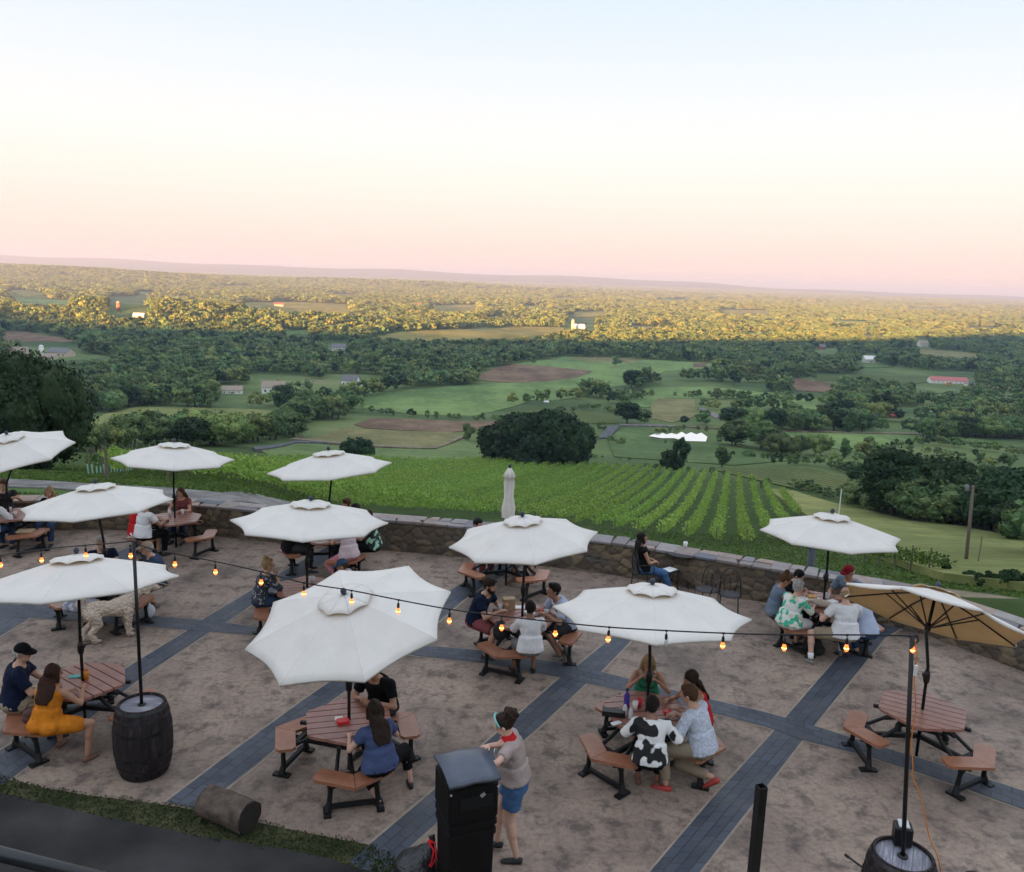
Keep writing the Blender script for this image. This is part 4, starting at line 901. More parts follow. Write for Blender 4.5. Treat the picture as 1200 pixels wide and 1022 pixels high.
band([(-40, 706), (20, 709), (75, 712), (165, 721), (237, 727), (300, 735), (400, 744), (499, 757), (570, 763.6), (674, 781), (737, 796), (821, 817.5), (900, 836), (959, 853), (1009, 869), (1080, 890), (1151, 912), (1215, 933)],
     [(-40, 722), (20, 724), (75, 727), (163, 734), (237, 740), (300, 745), (400, 756), (480, 768), (569, 778), (658, 795), (729, 810), (832, 835), (900, 853), (941, 868), (1012, 885.5), (1080, 907), (1140, 928), (1215, 955)], 1)

# the stone wall: bulging field stones under a cap of flagstones
wall = empty('stone_wall', (0, 0, 0), 0, 'long curved wall of brown field stones with a flagstone cap round the terrace', 'stone wall')
def vor(S, Z, seeds, ax=1.0, az=1.35):
    d = np.full((4,) + S.shape, 1e9); best = np.full(S.shape, 1e9); sec = np.full(S.shape, 1e9); idx = np.zeros(S.shape, int)
    for k, (a, b) in enumerate(seeds):
        m_ = np.abs(S[:, 0] - a) < 1.0 if S.ndim == 2 else None
        rows = np.where(m_)[0]
        if len(rows) == 0: continue
        dd = np.hypot((S[rows] - a) * ax, (Z[rows] - b) * az)
        bb = best[rows]; ss = sec[rows]; ii = idx[rows]
        nb = dd < bb; ss = np.where(nb, bb, np.minimum(ss, dd)); ii = np.where(nb, k, ii); bb = np.where(nb, dd, bb)
        best[rows] = bb; sec[rows] = ss; idx[rows] = ii
    return best, sec, idx
def wall_face(name, side, z0, z1, ds, dz, mat):
    sv = np.arange(0, WL, ds); zv = np.linspace(z0, z1, int((z1 - z0) / dz) + 1); S, Z = np.meshgrid(sv, zv, indexing='ij')
    q = np.random.RandomState(3 + side); seeds = []; z = z0
    while z < z1 + .2:
        a = q.uniform(0, .2)
        while a < WL: seeds.append((a, z + q.uniform(-.07, .07))); a += q.uniform(.14, .42)
        z += .15
    b1, b2, idx = vor(S, Z, seeds); e = np.clip((b2 - b1) / .07, 0, 1)
    rnd_ = q.uniform(0, 1, len(seeds)); bulge = (1 - (1 - e) ** 2) * (.020 + .024 * rnd_[idx]) + .006 * np.sin(S * 31) * np.cos(Z * 37 + rnd_[idx] * 9)
    C = wall_pt(sv); Nn = wall_n(sv); base = 0.0 if side < 0 else WT
    off = base + side * bulge
    V = np.stack([C[:, 0][:, None] + Nn[:, 0][:, None] * off, C[:, 1][:, None] + Nn[:, 1][:, None] * off, Z], -1).reshape(-1, 3)
    n, m_ = S.shape; i = np.arange(n * m_).reshape(n, m_)
    f = np.stack([i[:-1, :-1], i[1:, :-1], i[1:, 1:], i[:-1, 1:]], -1).reshape(-1, 4)
    if side > 0: f = f[:, ::-1]
    me = bpy.data.meshes.new(name); me.from_pydata(V.tolist(), [], f.tolist()); smooth(me)
    at_ = me.attributes.new('tone', 'FLOAT_COLOR', 'POINT'); t = np.stack([rnd_[idx], e, q.uniform(0, 1, len(seeds))[idx], np.ones_like(e)], -1).reshape(-1, 4)
    at_.data.foreach_set('color', t.ravel().astype(np.float32)); return mesh_obj(name, me, mat, wall)
mt, nt, bs, out = mat_new('field_stone'); N = NT(nt); g = N.geo()
an = N.n('ShaderNodeAttribute', attribute_name='tone'); sx = N.n('ShaderNodeSeparateColor', i_0=an.outputs['Color'])
col = N.ramp(sx.outputs[0], [(0, (.10, .075, .06)), (.25, (.19, .14, .10)), (.45, (.125, .11, .10)), (.62, (.28, .21, .13)), (.8, (.15, .11, .085)), (1, (.33, .26, .16))])
col = N.mix(N.ramp(N.noise(g, 7, 6, .7), [(.35, (0, 0, 0)), (.7, (.7, .7, .7))]), col, (.085, .080, .065))
col = N.mix(N.ramp(sx.outputs[1], [(.05, (1, 1, 1)), (.35, (0, 0, 0))]), col, (.075, .066, .056))
N.set(bs.inputs['Base Color'], col); bs.inputs['Roughness'].default_value = .9; bs.inputs['Specular IOR Level'].default_value = .2
N.set(bs.inputs['Normal'], N.bump(N.noise(g, 22, 5, .7), .7, .02)); M_STONE = mt
wall_face('stone_face', -1, -.03, WH_ - .06, .035, .03, M_STONE); wall_face('stone_face', 1, -2.2, WH_ - .06, .12, .10, M_STONE)
mt, nt, bs, out = mat_new('flagstone'); N = NT(nt); g = N.geo()
an = N.n('ShaderNodeAttribute', attribute_name='tone'); col = N.ramp(N.n('ShaderNodeSeparateColor', i_0=an.outputs['Color']).outputs[0], [(0, (.095, .115, .155)), (.2, (.26, .21, .185)), (.4, (.34, .30, .285)), (.55, (.13, .145, .18)), (.7, (.38, .27, .21)), (.85, (.25, .235, .24)), (1, (.34, .31, .29))])
col = N.mix(N.ramp(N.noise(g, 5, 6, .7), [(.4, (0, 0, 0)), (.7, (.6, .6, .6))]), col, (.14, .13, .13))
N.set(bs.inputs['Base Color'], col); bs.inputs['Roughness'].default_value = .8; N.set(bs.inputs['Normal'], N.bump(N.noise(g, 12, 5, .7), .5, .012)); M_FLAG = mt
b = MB(); tone = []; s = 0.0; q = random.Random(5)
def capq(s0, s1, o0, o1, z, slant0, slant1):
    a = wall_pt(np.array([s0 + slant0 * 0, s0 + slant0, s1 + slant1, s1])); n = wall_n(np.array([s0, s0 + slant0, s1 + slant1, s1]))
    oo = [o0, o1, o1, o0]; P = [(a[i][0] + n[i][0] * oo[i], a[i][1] + n[i][1] * oo[i]) for i in range(4)]
    k = len(b.v); b.prism(P, WH_ - .06, z); tone.extend([q.random()] * (len(b.v) - k))
while s < WL - .8:
    L = q.uniform(.22, .70); gp = .018; sl = q.uniform(-.12, .12)
    if q.random() < .6:
        m_ = q.uniform(.15, .3); capq(s + gp, s + L, -.06, m_ - gp, WH_ + q.uniform(-.008, .012), 0, sl); capq(s + gp, s + L, m_, WT + .06, WH_ + q.uniform(-.008, .012), sl, 0)
    else: capq(s + gp, s + L, -.06, WT + .06, WH_ + q.uniform(-.008, .012), sl * .5, -sl * .4)
    s += L
me = b.mesh('coping'); at_ = me.attributes.new('tone', 'FLOAT_COLOR', 'POINT'); at_.data.foreach_set('color', np.stack([tone, tone, tone, np.ones(len(tone))], -1).ravel().astype(np.float32))
o = mesh_obj('coping', me, M_FLAG, wall); bv = o.modifiers.new('bevel', 'BEVEL'); bv.width = .012; bv.segments = 2
sv = np.linspace(0, WL, 220); C = wall_pt(sv); Nn = wall_n(sv); b = MB()
for i in range(len(sv)):
    for o_, z_ in ((.03, -.05), (.03, WH_ - .05), (WT - .03, WH_ - .05), (WT - .03, -2.2)): b.v.append((C[i][0] + Nn[i][0] * o_, C[i][1] + Nn[i][1] * o_, z_))
for i in range(len(sv) - 1):
    for k in range(3): b.f.append((4 * i + k, 4 * i + 4 + k, 4 * i + 5 + k, 4 * i + 1 + k)); b.m.append(0)
b.obj('mortar', plain('mortar', (.10, .09, .08), .95, var=.2, bump=.4), wall)

# grass and asphalt at the foot of the building
up_ = [(-60, 908), (0, 912), (59, 925), (100, 932), (148, 938), (189, 943), (236, 951), (311, 966), (372, 979), (436, 991), (462, 1008), (480, 1040)]
lo_ = [(-60, 925), (0, 930), (118, 957), (236, 981), (300, 990), (360, 1000), (434, 1022), (450, 1050)]
upw = [at(*p) for p in up_]; low = [at(*p) for p in lo_]
M_DIRTY = field_mat('grass_soil', (.04, .045, .022), (.085, .085, .045), 2.)
flat('grass_strip', [p[:2] for p in upw] + [p[:2] for p in low[::-1]], .005, M_DIRTY)
M_PATH = plain('old_asphalt', (.044, .042, .042), .95, var=.45, scale=.9, bump=.5, bscale=90, bdist=.006, spec=.08)
flat('path', [p[:2] for p in low] + [(-1.2, 3.5), (-1.2, -5.8), (-12, -5.8), (-14, 6)], .010, M_PATH)
pts = []
while len(pts) < 5200:
    t = rnd.random(); i = t * (len(up_) - 1); a = upw[int(i)].lerp(upw[min(int(i) + 1, len(upw) - 1)], i % 1); i = t * (len(lo_) - 1); c = low[int(i)].lerp(low[min(int(i) + 1, len(low) - 1)], i % 1)
    w_ = rnd.uniform(-.12, 1.08); e_ = .12 * math.sin(t * 47) + .08 * math.sin(t * 113); p = a.lerp(c, w_ + e_ * .5)
    if -.08 < w_ < 1.05 or rnd.random() < .2: pts.append((p.x, p.y, .014))
C = np.array(pts); nr = rs.normal(size=C.shape) * np.array([1, 1, .45])
me = quads_mesh('grass', C, rs.uniform(.006, .016, len(C)), nr, .8); me.materials.append(foliage_mat('grass_blades', (.03, .045, .016), (.075, .095, .035), 3., .1, .02, .2))
prop(mesh_obj('grass', me), 'strip of unmown grass along the edge of the terrace at the lower left', 'grass', kind='stuff')

# ------------------------------------------------------------------ picnic tables
def board_mat(name, a, b_, s=1.):
    mt, nt, bs, out = mat_new(name); N = NT(nt); co = N.coord('Object')
    col = N.ramp(N.noise(N.map(co, (3, 3, 3)), 2.0, 6, .65), [(.3, a), (.7, b_)])
    col = N.mix(N.ramp(N.noise(co, 40, 4, .7), [(.5, (0, 0, 0)), (.8, (.3, .3, .3))]), col, tuple(x * .5 for x in a))
    N.set(bs.inputs['Base Color'], col); bs.inputs['Roughness'].default_value = .36; bs.inputs['Specular IOR Level'].default_value = .6
    N.set(bs.inputs['Normal'], N.bump(N.noise(co, 70, 4, .6), .25, .003)); return mt
M_BOARD = board_mat('table_boards', (.26, .115, .085), (.37, .18, .14)); M_SEAT = board_mat('bench_boards', (.27, .105, .055), (.38, .17, .095))  # tabletop lighter and pinker: the sky's reflection is put into its colour
M_BLACK = plain('black_frame', (.008, .0085, .010), .55, var=.3, spec=.35)
TR = .60
def clip_poly(poly, nx, ny, d):
    out = []
    for i in range(len(poly)):
        a, b = poly[i], poly[(i + 1) % len(poly)]; da = a[0] * nx + a[1] * ny - d; db = b[0] * nx + b[1] * ny - d
        if da <= 0: out.append(a)
        if da * db < 0: t = da / (da - db); out.append((a[0] + (b[0] - a[0]) * t, a[1] + (b[1] - a[1]) * t))
    return out
def top_mesh():
    b = MB(); hexa = [(TR * math.cos(R_(60 * k)), TR * math.sin(R_(60 * k))) for k in range(6)]
    hexa2 = []
    for k in range(6):   # small chamfers at the corners
        p, q, r = Vector(hexa[k - 1]), Vector(hexa[k]), Vector(hexa[(k + 1) % 6]); hexa2 += [tuple(q.lerp(p, .07)), tuple(q.lerp(r, .07))]
    nx, ny = math.cos(R_(60)), math.sin(R_(60)); w_ = .142; g_ = .019
    for k in range(-5, 5):
        a, c = k * w_ + g_ / 2, (k + 1) * w_ - g_ / 2
        p = clip_poly(hexa2, nx, ny, c); p = clip_poly(p, -nx, -ny, -a)
        if len(p) >= 3: b.prism(p, .712, .75)
    return b.mesh('tabletop')
TOP_ME = top_mesh(); TOP_ME.materials.append(M_BOARD)
def bench_mesh():
    # points towards +x
    b = MB(); w_ = .125; r0 = .90; L = .50; c30 = math.cos(R_(30))
    for sg in (-1, 1):
        d = Vector((math.cos(R_(120)), sg * math.sin(R_(120)))); n = Vector((-d.y, d.x)) * (-sg)  # n points outward
        O = Vector((r0, 0)); outc = Vector((r0 + w_ / c30, 0)); inc = Vector((r0 - w_ / c30, 0))
        g_ = d * .004
        tip_o = O + d * L + n * w_; tip_i = O + d * L - n * w_; ch = .045
        poly = [outc + g_, tip_o - d * ch, tip_o - n * ch, tip_i + n * ch, tip_i - d * ch, inc + g_]
        b.prism([tuple(p) for p in poly], .415, .455)
    return b.mesh('bench')
BENCH_ME = bench_mesh(); BENCH_ME.materials.append(M_SEAT)
def frame_mesh():
    b = MB()
    for sg in (-1, 1):
        b.tube([(.16, sg * .10, .70), (.42, sg * .16, .52), (.66, sg * .20, .385)], [.028, .026, .026], 6)
        b.box((.34, sg * .13, .69), (.5, .045, .04), R_(8 * sg))
        ly = sg * .27; lx = .78
        b.tube([(lx + .02, ly, .41), (lx, ly, .30), (lx - .01, ly * 1.05, .14), (lx, ly * 1.15, .03)], [.055, .03, .032, .05], 8)
        b.box((lx, ly * 1.15, .015), (.22, .09, .03)); b.box((lx, ly, .40), (.24, .05, .03), R_(-25 * sg))
    b.box((.78, 0, .085), (.05, .58, .05)); b.box((.42, 0, .36), (.80, .05, .06)); b.box((.66, 0, .40), (.06, .45, .035))
    return b.mesh('frame')
FRAME_ME = frame_mesh(); FRAME_ME.materials.append(M_BLACK)
TABLES = {}
def picnic_table(key, px, py, rot, label, group='hexagonal picnic tables on the terrace', sc=1.0):
    c = at(px, py, .75); c.z = 0
    t = empty('picnic_table', c, R_(rot), label, 'picnic table', group); t.scale = (sc, sc, 1)
    mesh_obj('tabletop', TOP_ME, None, t)
    for k in range(3):
        a = R_(180 - 120 * k); s_ = mesh_obj('bench', BENCH_ME, None, t); s_.rotation_euler = (0, 0, a); f_ = mesh_obj('frame', FRAME_ME, None, t); f_.rotation_euler = (0, 0, a)
    TABLES[key] = (c, rot); return t
picnic_table('T1', 1081, 831, 0, 'empty brown picnic table under the tilted umbrella at the right')
picnic_table('T2', 758, 833, 42, 'picnic table crowded with cups where the cow print shirt sits')
picnic_table('T3', 409, 843, -135, 'brown picnic table with a red packet under the big tilted white umbrella')
picnic_table('T4', 97, 797, 175, 'picnic table of the woman in the orange dress beside the barrel')
picnic_table('T5', 612, 722, 67, 'picnic table in the centre with three men around it')
picnic_table('T6', 965, 706, 38, 'full picnic table near the wall with six people around it')
picnic_table('T7', 594, 648, 20, 'picnic table by the wall holding the closed umbrella')
picnic_table('T8', 386, 628, 10, 'picnic table by the wall half hidden behind a white umbrella')
picnic_table('T9', 205, 607, 40, 'picnic table by the wall at the feet of the white shirt')
picnic_table('T10', 10, 603, 30, 'picnic table by the wall cut by the left edge of the picture')
picnic_table('T11', 124, 677, 25, 'picnic table behind the shaggy dog')
picnic_table('T12', 360, 688, 45, 'picnic table of the blonde woman behind the big tilted umbrella')

# ------------------------------------------------------------------ umbrellas
mt, nt, bs, out = mat_new('canvas_white'); N = NT(nt); co = N.coord('Object')
col = N.ramp(N.noise(co, 3, 5, .6), [(.3, (.78, .76, .72)), (.7, (.86, .84, .80))])
col = N.mix(N.ramp(N.noise(N.map(co, (1, 1, 1)), 1.3, 6, .75), [(.58, (0, 0, 0)), (.75, (.35, .35, .35))]), col, (.5, .46, .40))
N.set(bs.inputs['Base Color'], col); bs.inputs['Roughness'].default_value = .85; bs.inputs['Specular IOR Level'].default_value = .15
N.set(bs.inputs['Normal'], N.bump(N.noise(N.map(co, (1, 1, 1)), 4.2, 4, .6), .30, .03)); M_CANVAS = mt
M_UNDER = plain('canvas_lit_under', (.82, .60, .32), .9, var=.08)  # tan of light coming through the cream canvas, put into the underside colour
def add_trans(mt, col, f):
    nt = mt.node_tree; bs = [n for n in nt.nodes if n.type == 'BSDF_PRINCIPLED'][0]; out = [n for n in nt.nodes if n.type == 'OUTPUT_MATERIAL'][0]
    tr = nt.nodes.new('ShaderNodeBsdfTranslucent'); tr.inputs[0].default_value = (*col, 1); mx = nt.nodes.new('ShaderNodeMixShader'); mx.inputs[0].default_value = f
    nt.links.new(bs.outputs[0], mx.inputs[1]); nt.links.new(tr.outputs[0], mx.inputs[2]); nt.links.new(mx.outputs[0], out.inputs[0])
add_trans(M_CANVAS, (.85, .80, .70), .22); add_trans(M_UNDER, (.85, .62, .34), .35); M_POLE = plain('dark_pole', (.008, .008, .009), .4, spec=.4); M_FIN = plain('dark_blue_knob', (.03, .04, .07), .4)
M_SEAM = plain('canvas_seam', (.70, .675, .63), .9)
UR = 1.38
def canopy_pt(k, t, r, rise, R, R1=1.0):
    """k rib, t 0..1 to the next rib, r 0..1 outward"""
    a0, a1 = k * math.pi / 4, (k + 1) * math.pi / 4
    e0 = Vector((math.cos(a0), math.sin(a0), 0)); e1 = Vector((math.cos(a1), math.sin(a1), 0))
    sc_ = math.sin(math.pi * t); p = (e0 * (1 - t) + e1 * t) * R * r * (1 - .055 * sc_ * r ** 3 * R1)
    h = 1 - r ** 1.12
    return Vector((p.x, p.y, -rise + rise * h - .016 * sc_ * r * (1 - .4 * r)))
def canopy_mesh(R, rise, r0=.10):
    b = MB(); nt_, nr = 8, 9; 
    for k in range(8):
        base = len(b.v)
        for j in range(nr + 1):
            r = r0 + (1 - r0) * j / nr
            for i in range(nt_ + 1): b.v.append(tuple(canopy_pt(k, i / nt_, r, rise, R)))
        for i in range(nt_ + 1):   # the short hem
            p = canopy_pt(k, i / nt_, 1, rise, R); b.v.append((p.x * .998, p.y * .998, p.z - .028))
        for j in range(nr + 1):
            for i in range(nt_): q = base + j * (nt_ + 1) + i; b.f.append((q, q + nt_ + 1, q + nt_ + 2, q + 1)); b.m.append(0)
    me = b.mesh('canopy'); bm = bmesh.new(); bm.from_mesh(me); bmesh.ops.remove_doubles(bm, verts=bm.verts, dist=1e-4)
    for e_ in bm.edges:
        a, c = e_.verts[0].co, e_.verts[1].co; ta, tc_ = math.degrees(math.atan2(a.y, a.x)) / 45, math.degrees(math.atan2(c.y, c.x)) / 45
        if abs(ta - round(ta)) < .01 and abs(tc_ - round(tc_)) < .01: e_.smooth = False
    bm.to_mesh(me); bm.free()
    # rib seams stay crisp
    me.polygons.foreach_set('use_smooth', [True] * len(me.polygons)); return me
def vent_mesh(R, rise):
    b = MB(); nt_, nr = 8, 3
    for k in range(8):
        base = len(b.v)
        for j in range(nr + 1):
            r = .02 + .25 * j / nr
            for i in range(nt_ + 1):
                t = i / nt_; a0, a1 = k * math.pi / 4, (k + 1) * math.pi / 4
                e = Vector((math.cos(a0), math.sin(a0), 0)) * (1 - t) + Vector((math.cos(a1), math.sin(a1), 0)) * t
                arch = math.sin(math.pi * t) * (j / nr) ** 2
                b.v.append((e.x * R * r, e.y * R * r, .034 - rise * r * .90 + .026 * arch - .0 * j))
        for j in range(nr):
            for i in range(nt_): q = base + j * (nt_ + 1) + i; b.f.append((q, q + nt_ + 1, q + nt_ + 2, q + 1)); b.m.append(0)
    me = b.mesh('vent'); smooth(me); return me
UCACHE = {}
def umbrella(key, hub, tilt, yaw, s, table, label, rise=.34):
    hub = Vector(hub); R = UR * s; tc = TABLES[table][0]
    if (round(s, 2), rise) not in UCACHE:
        cm, vm = canopy_mesh(R, rise), vent_mesh(R, rise)
        for m_ in (cm, vm): m_.materials.append(M_CANVAS); m_.materials.append(M_UNDER)
        rb = []; 
        for k in range(8):
            a = k * math.pi / 4; ex = Vector((math.cos(a), math.sin(a), 0)); b = MB()
            b.tube([tuple(ex * .03 + Vector((0, 0, -.03))), tuple(ex * R * .5 + Vector((0, 0, -rise * .5 ** 1.12 - .018))), tuple(ex * R * .99 + Vector((0, 0, -rise - .012)))], .011, 5)
            m1 = b.mesh('rib'); m1.materials.append(M_POLE); b = MB()
            b.tube([tuple(ex * .035 + Vector((0, 0, -.52))), tuple(ex * R * .52 + Vector((0, 0, -rise * .52 ** 1.12 - .03)))], .010, 5); m2 = b.mesh('strut'); m2.materials.append(M_POLE); rb.append((m1, m2))
        UCACHE[(round(s, 2), rise)] = (cm, vm, rb)
    cm, vm, rb = UCACHE[(round(s, 2), rise)]
    nrm = Vector((tilt[0], tilt[1], 1)).normalized(); a = (Vector((1, 0, 0)) - nrm * nrm.x).normalized(); bb = nrm.cross(a)
    e = empty('umbrella', (tc.x, tc.y, 0), 0, label, 'umbrella', 'white umbrellas over the picnic tables')
    Mh = Matrix((( a.x, bb.x, nrm.x, hub.x - tc.x), (a.y, bb.y, nrm.y, hub.y - tc.y), (a.z, bb.z, nrm.z, hub.z), (0, 0, 0, 1))) @ Matrix.Rotation(yaw, 4, 'Z')
    def head(o): o.parent = e; o.matrix_local = Mh; return o
    c = head(mesh_obj('canopy', cm)); sd = c.modifiers.new('solid', 'SOLIDIFY'); sd.thickness = .004; sd.offset = -1; sd.material_offset = 1
    v = head(mesh_obj('vent', vm)); sd = v.modifiers.new('solid', 'SOLIDIFY'); sd.thickness = .004; sd.offset = -1; sd.material_offset = 1
    b = MB(); b.ell((0, 0, .07), (.038, .038, .045), 10, 6); b.mi = 0; head(b.obj('finial', M_FIN, None, True))
    b = MB(); b.mi = 0
    for k in range(8):
        a_ = k * math.pi / 4; ex = Vector((math.cos(a_), math.sin(a_), 0)); b.tube([tuple(ex * R * r_ + Vector((0, 0, -rise * r_ ** 1.12 + .0003))) for r_ in (.1, .4, .7, 1.0)], .002, 5)
    sm_ = mesh_obj('seam', b.mesh('seam', True), M_SEAM, c)
    for m1, m2 in rb: q = head(mesh_obj('rib', m1)); st = mesh_obj('strut', m2, None, q)
    J = hub - nrm * .62 - Vector((tc.x, tc.y, 0)); b = MB(); L0 = Vector((0, 0, .06)); top = hub - Vector((tc.x, tc.y, 0))
    b.tube([tuple(L0), (0, 0, J.z * .75), tuple(J), tuple(top)], .021, 10); b.obj('pole', M_POLE, e, True)
    b = MB(); b.lathe([(.03, -.09), (.042, -.05), (.042, .03), (.03, .09)], (0, 0, 1.22), 10); b.box((.0, .05, 1.22), (.05, .06, .06)); b.tube([(0, .08, 1.22), (.09, .09, 1.24)], .008, 5); b.obj('crank', M_POLE, e, True)
    b = MB(); Jm = hub - nrm * .52 - Vector((tc.x, tc.y, 0)); b.tube([tuple(Jm - nrm * .05), tuple(Jm + nrm * .05)], .04, 10); b.obj('runner', M_POLE, e, True)
    return e
umbrella('U1', (5.79, 10.96, 2.35), (.37, .48), .04, .86, 'T1', 'umbrella tipped away showing its underside tinted tan as if lit through at the right edge')
umbrella('U2', (1.87, 10.45, 2.45), (0, .1), .67, .92, 'T2', 'white umbrella over the table of the cow print shirt')
umbrella('U3', (-1.95, 9.74, 2.46), (-.17, -.22), .31, .92, 'T3', 'largest white umbrella tipped towards the viewer above the red packet')
umbrella('U4', (-5.67, 10.71, 2.51), (-.07, .15), .16, .92, 'T4', 'white umbrella whose pole stands beside the woman in orange')
umbrella('U5', (.21, 12.92, 2.59), (-.1, -.01), .13, .86, 'T5', 'white umbrella behind the three men in the centre')
umbrella('U6', (5.52, 14.14, 2.49), (.02, .04), .71, .86, 'T6', 'white umbrella over the table with the red cap')
umbrella('U8', (-3.78, 17.27, 2.63), (-.09, .03), .20, .92, 'T8', 'small white umbrella in front of the vineyard left of centre')
umbrella('U9', (-7.42, 18.38, 2.46), (.05, .04), .39, .92, 'T9', 'white umbrella with its pole on the wall side behind the white shirt')
umbrella('U10', (-11.01, 18.24, 2.53), (-.06, -.19), .34, .94, 'T10', 'white umbrella cut by the left edge in front of the dark tree')
umbrella('U11', (-7.27, 14.51, 2.48), (-.07, .03), .17, .92, 'T11', 'white umbrella just above the one beside the dog')
umbrella('U12', (-3.47, 14.40, 2.33), (.02, .05), .15, .98, 'T12', 'white umbrella with small dark marks left of the centre')
# the closed one
tc = TABLES['T7'][0]; e = empty('closed_umbrella', (tc.x, tc.y, 0), 0, 'closed cream umbrella standing upright in front of the vineyard', 'umbrella')
zt_ = z_up(tc, 546) - .02; b = MB(); n = 32; rings = []
for z, r in ((zt_ - 1.05, .115), (zt_ - .85, .125), (zt_ - .62, .085), (zt_ - .52, .09), (zt_ - .34, .10), (zt_ - .22, .085), (zt_ - .2, .12), (zt_ - .08, .06), (zt_ - .02, .03)):
    rings.append((z, r))
for i, (z, r) in enumerate(rings):
    for j in range(n):
        t = 2 * math.pi * j / n; q = r * (1 + .16 * math.sin(8 * t + i * .2)); b.v.append((math.cos(t) * q, math.sin(t) * q, z))
for i in range(len(rings) - 1):
    for j in range(n): k = (j + 1) % n; b.f.append((i * n + j, i * n + k, (i + 1) * n + k, (i + 1) * n + j)); b.m.append(0)
b.obj('canopy', plain('canvas_cream', (.74, .71, .65), .85, var=.1), e, True); MB().tube([(0, 0, .05), (0, 0, zt_)], .021, 8).obj('pole', M_POLE, e, True)
MB().ell((0, 0, zt_ + .02), (.035, .035, .04), 8, 5).obj('finial', M_FIN, e, True)
# ------------------------------------------------------------------ people
SKIN = plain('skin_light', (.52, .30, .21), .55, var=.08, scale=12, sub=.05); SKIN_T = plain('skin_tan', (.40, .215, .14), .55, var=.08, scale=12, sub=.05); SKIN_P = plain('skin_pale', (.60, .37, .28), .55, var=.08, scale=12, sub=.05); SKIN_D = plain('skin_brown', (.27, .14, .09), .55, var=.08, scale=12)
M_EYE = plain('eye_dark', (.02, .015, .012), .2); M_LIP = plain('lips', (.34, .12, .10), .5)
def cloth(name, col, **k): return plain('cloth_' + name, col, .85, var=k.pop('var', .10), scale=5, bump=.55, bscale=14, bdist=.02, spec=.15)
def hairm(name, a, b):
    mt, nt, bs, out = mat_new('hair_' + name); N = NT(nt); co = N.coord('Object'); st = N.noise(N.map(co, (60, 60, 9)), 1.5, 4, .6)
    N.set(bs.inputs['Base Color'], N.ramp(st, [(.3, a), (.7, b)])); bs.inputs['Roughness'].default_value = .6; bs.inputs['Specular IOR Level'].default_value = .15; N.set(bs.inputs['Normal'], N.bump(st, .8, .012)); return mt
H_BLACK = hairm('black', (.006, .005, .005), (.02, .016, .014)); H_DARK = hairm('dark', (.014, .009, .007), (.045, .028, .02)); H_BROWN = hairm('brown', (.05, .026, .014), (.12, .065, .035)); H_BLOND = hairm('blond', (.22, .14, .07), (.42, .30, .16)); H_GREY = hairm('grey', (.28, .27, .26), (.50, .48, .45)); H_AUB = hairm('auburn', (.018, .008, .006), (.055, .022, .014))
NAVY = cloth('navy', (.008, .014, .038)); BLACKC = cloth('black', (.006, .006, .007)); WHITEC = cloth('white', (.74, .74, .76)); ORANGE = cloth('orange', (.58, .19, .015), var=.35); SLATE = cloth('slate_blue', (.065, .09, .19)); BLUEL = cloth('light_blue', (.42, .48, .62)); GREYB = cloth('grey_blue', (.14, .19, .26)); GREYC = cloth('grey', (.20, .20, .21)); TAUPE = cloth('taupe', (.36, .29, .27)); KHAKI = cloth('khaki', (.30, .24, .17)); DENIM = cloth('denim', (.06, .13, .27)); JEANS = cloth('dark_jeans', (.03, .055, .11)); REDC = cloth('red', (.50, .02, .025)); MAROON = cloth('faded_red', (.24, .07, .075)); CHAR = cloth('charcoal', (.03, .03, .034)); GREENC = cloth('green', (.03, .20, .11)); PINKC = cloth('pink', (.55, .22, .27)); LAV = cloth('lavender', (.60, .58, .68))
def pattern(name, base, spot, scale, th, third=None, kind='noise'):
    mt, nt, bs, out = mat_new('cloth_' + name); N = NT(nt); co = N.coord('Object')
    if kind == 'noise': f = N.noise(co, scale, 1.5, .4)
    else: f = N.n('ShaderNodeTexVoronoi', i_Vector=co, i_Scale=scale).outputs['Distance']
    col = N.ramp(f, [(th - .012, base), (th + .012, spot)])
    if third: col = N.mix(N.ramp(N.noise(N.map(co, loc=(4, 1, 7)), scale * 1.5, 2, .5), [(.60, (0, 0, 0)), (.62, (1, 1, 1))]), col, third)
    N.set(bs.inputs['Base Color'], col); bs.inputs['Roughness'].default_value = .85; N.set(bs.inputs['Normal'], N.bump(N.noise(co, 14, 4), .5, .02)); return mt
COW = pattern('cow_print', (.78, .78, .78), (.012, .012, .014), 5.0, .50); FLORAL = pattern('floral', (.74, .78, .74), (.05, .48, .30), 9, .53, (.80, .62, .45)); PRINT = pattern('dark_print', (.03, .035, .05), (.30, .30, .34), 22, .60); CHECK = pattern('fine_check', (.42, .47, .58), (.58, .62, .70), 45, .5)
STRIPEG = pattern('striped', (.02, .025, .03), (.35, .62, .45), 9, .56); TATTY = pattern('grey_print', (.22, .24, .30), (.42, .43, .48), 16, .52)
SHOE_B = plain('shoe_black', (.02, .02, .022), .6); SHOE_G = plain('shoe_grey', (.20, .19, .17), .8); SHOE_W = plain('shoe_white', (.65, .63, .60), .6); SHOE_R = plain('shoe_red_sole', (.42, .05, .045), .6); SHOE_T = plain('sandal_tan', (.20, .10, .07), .7)

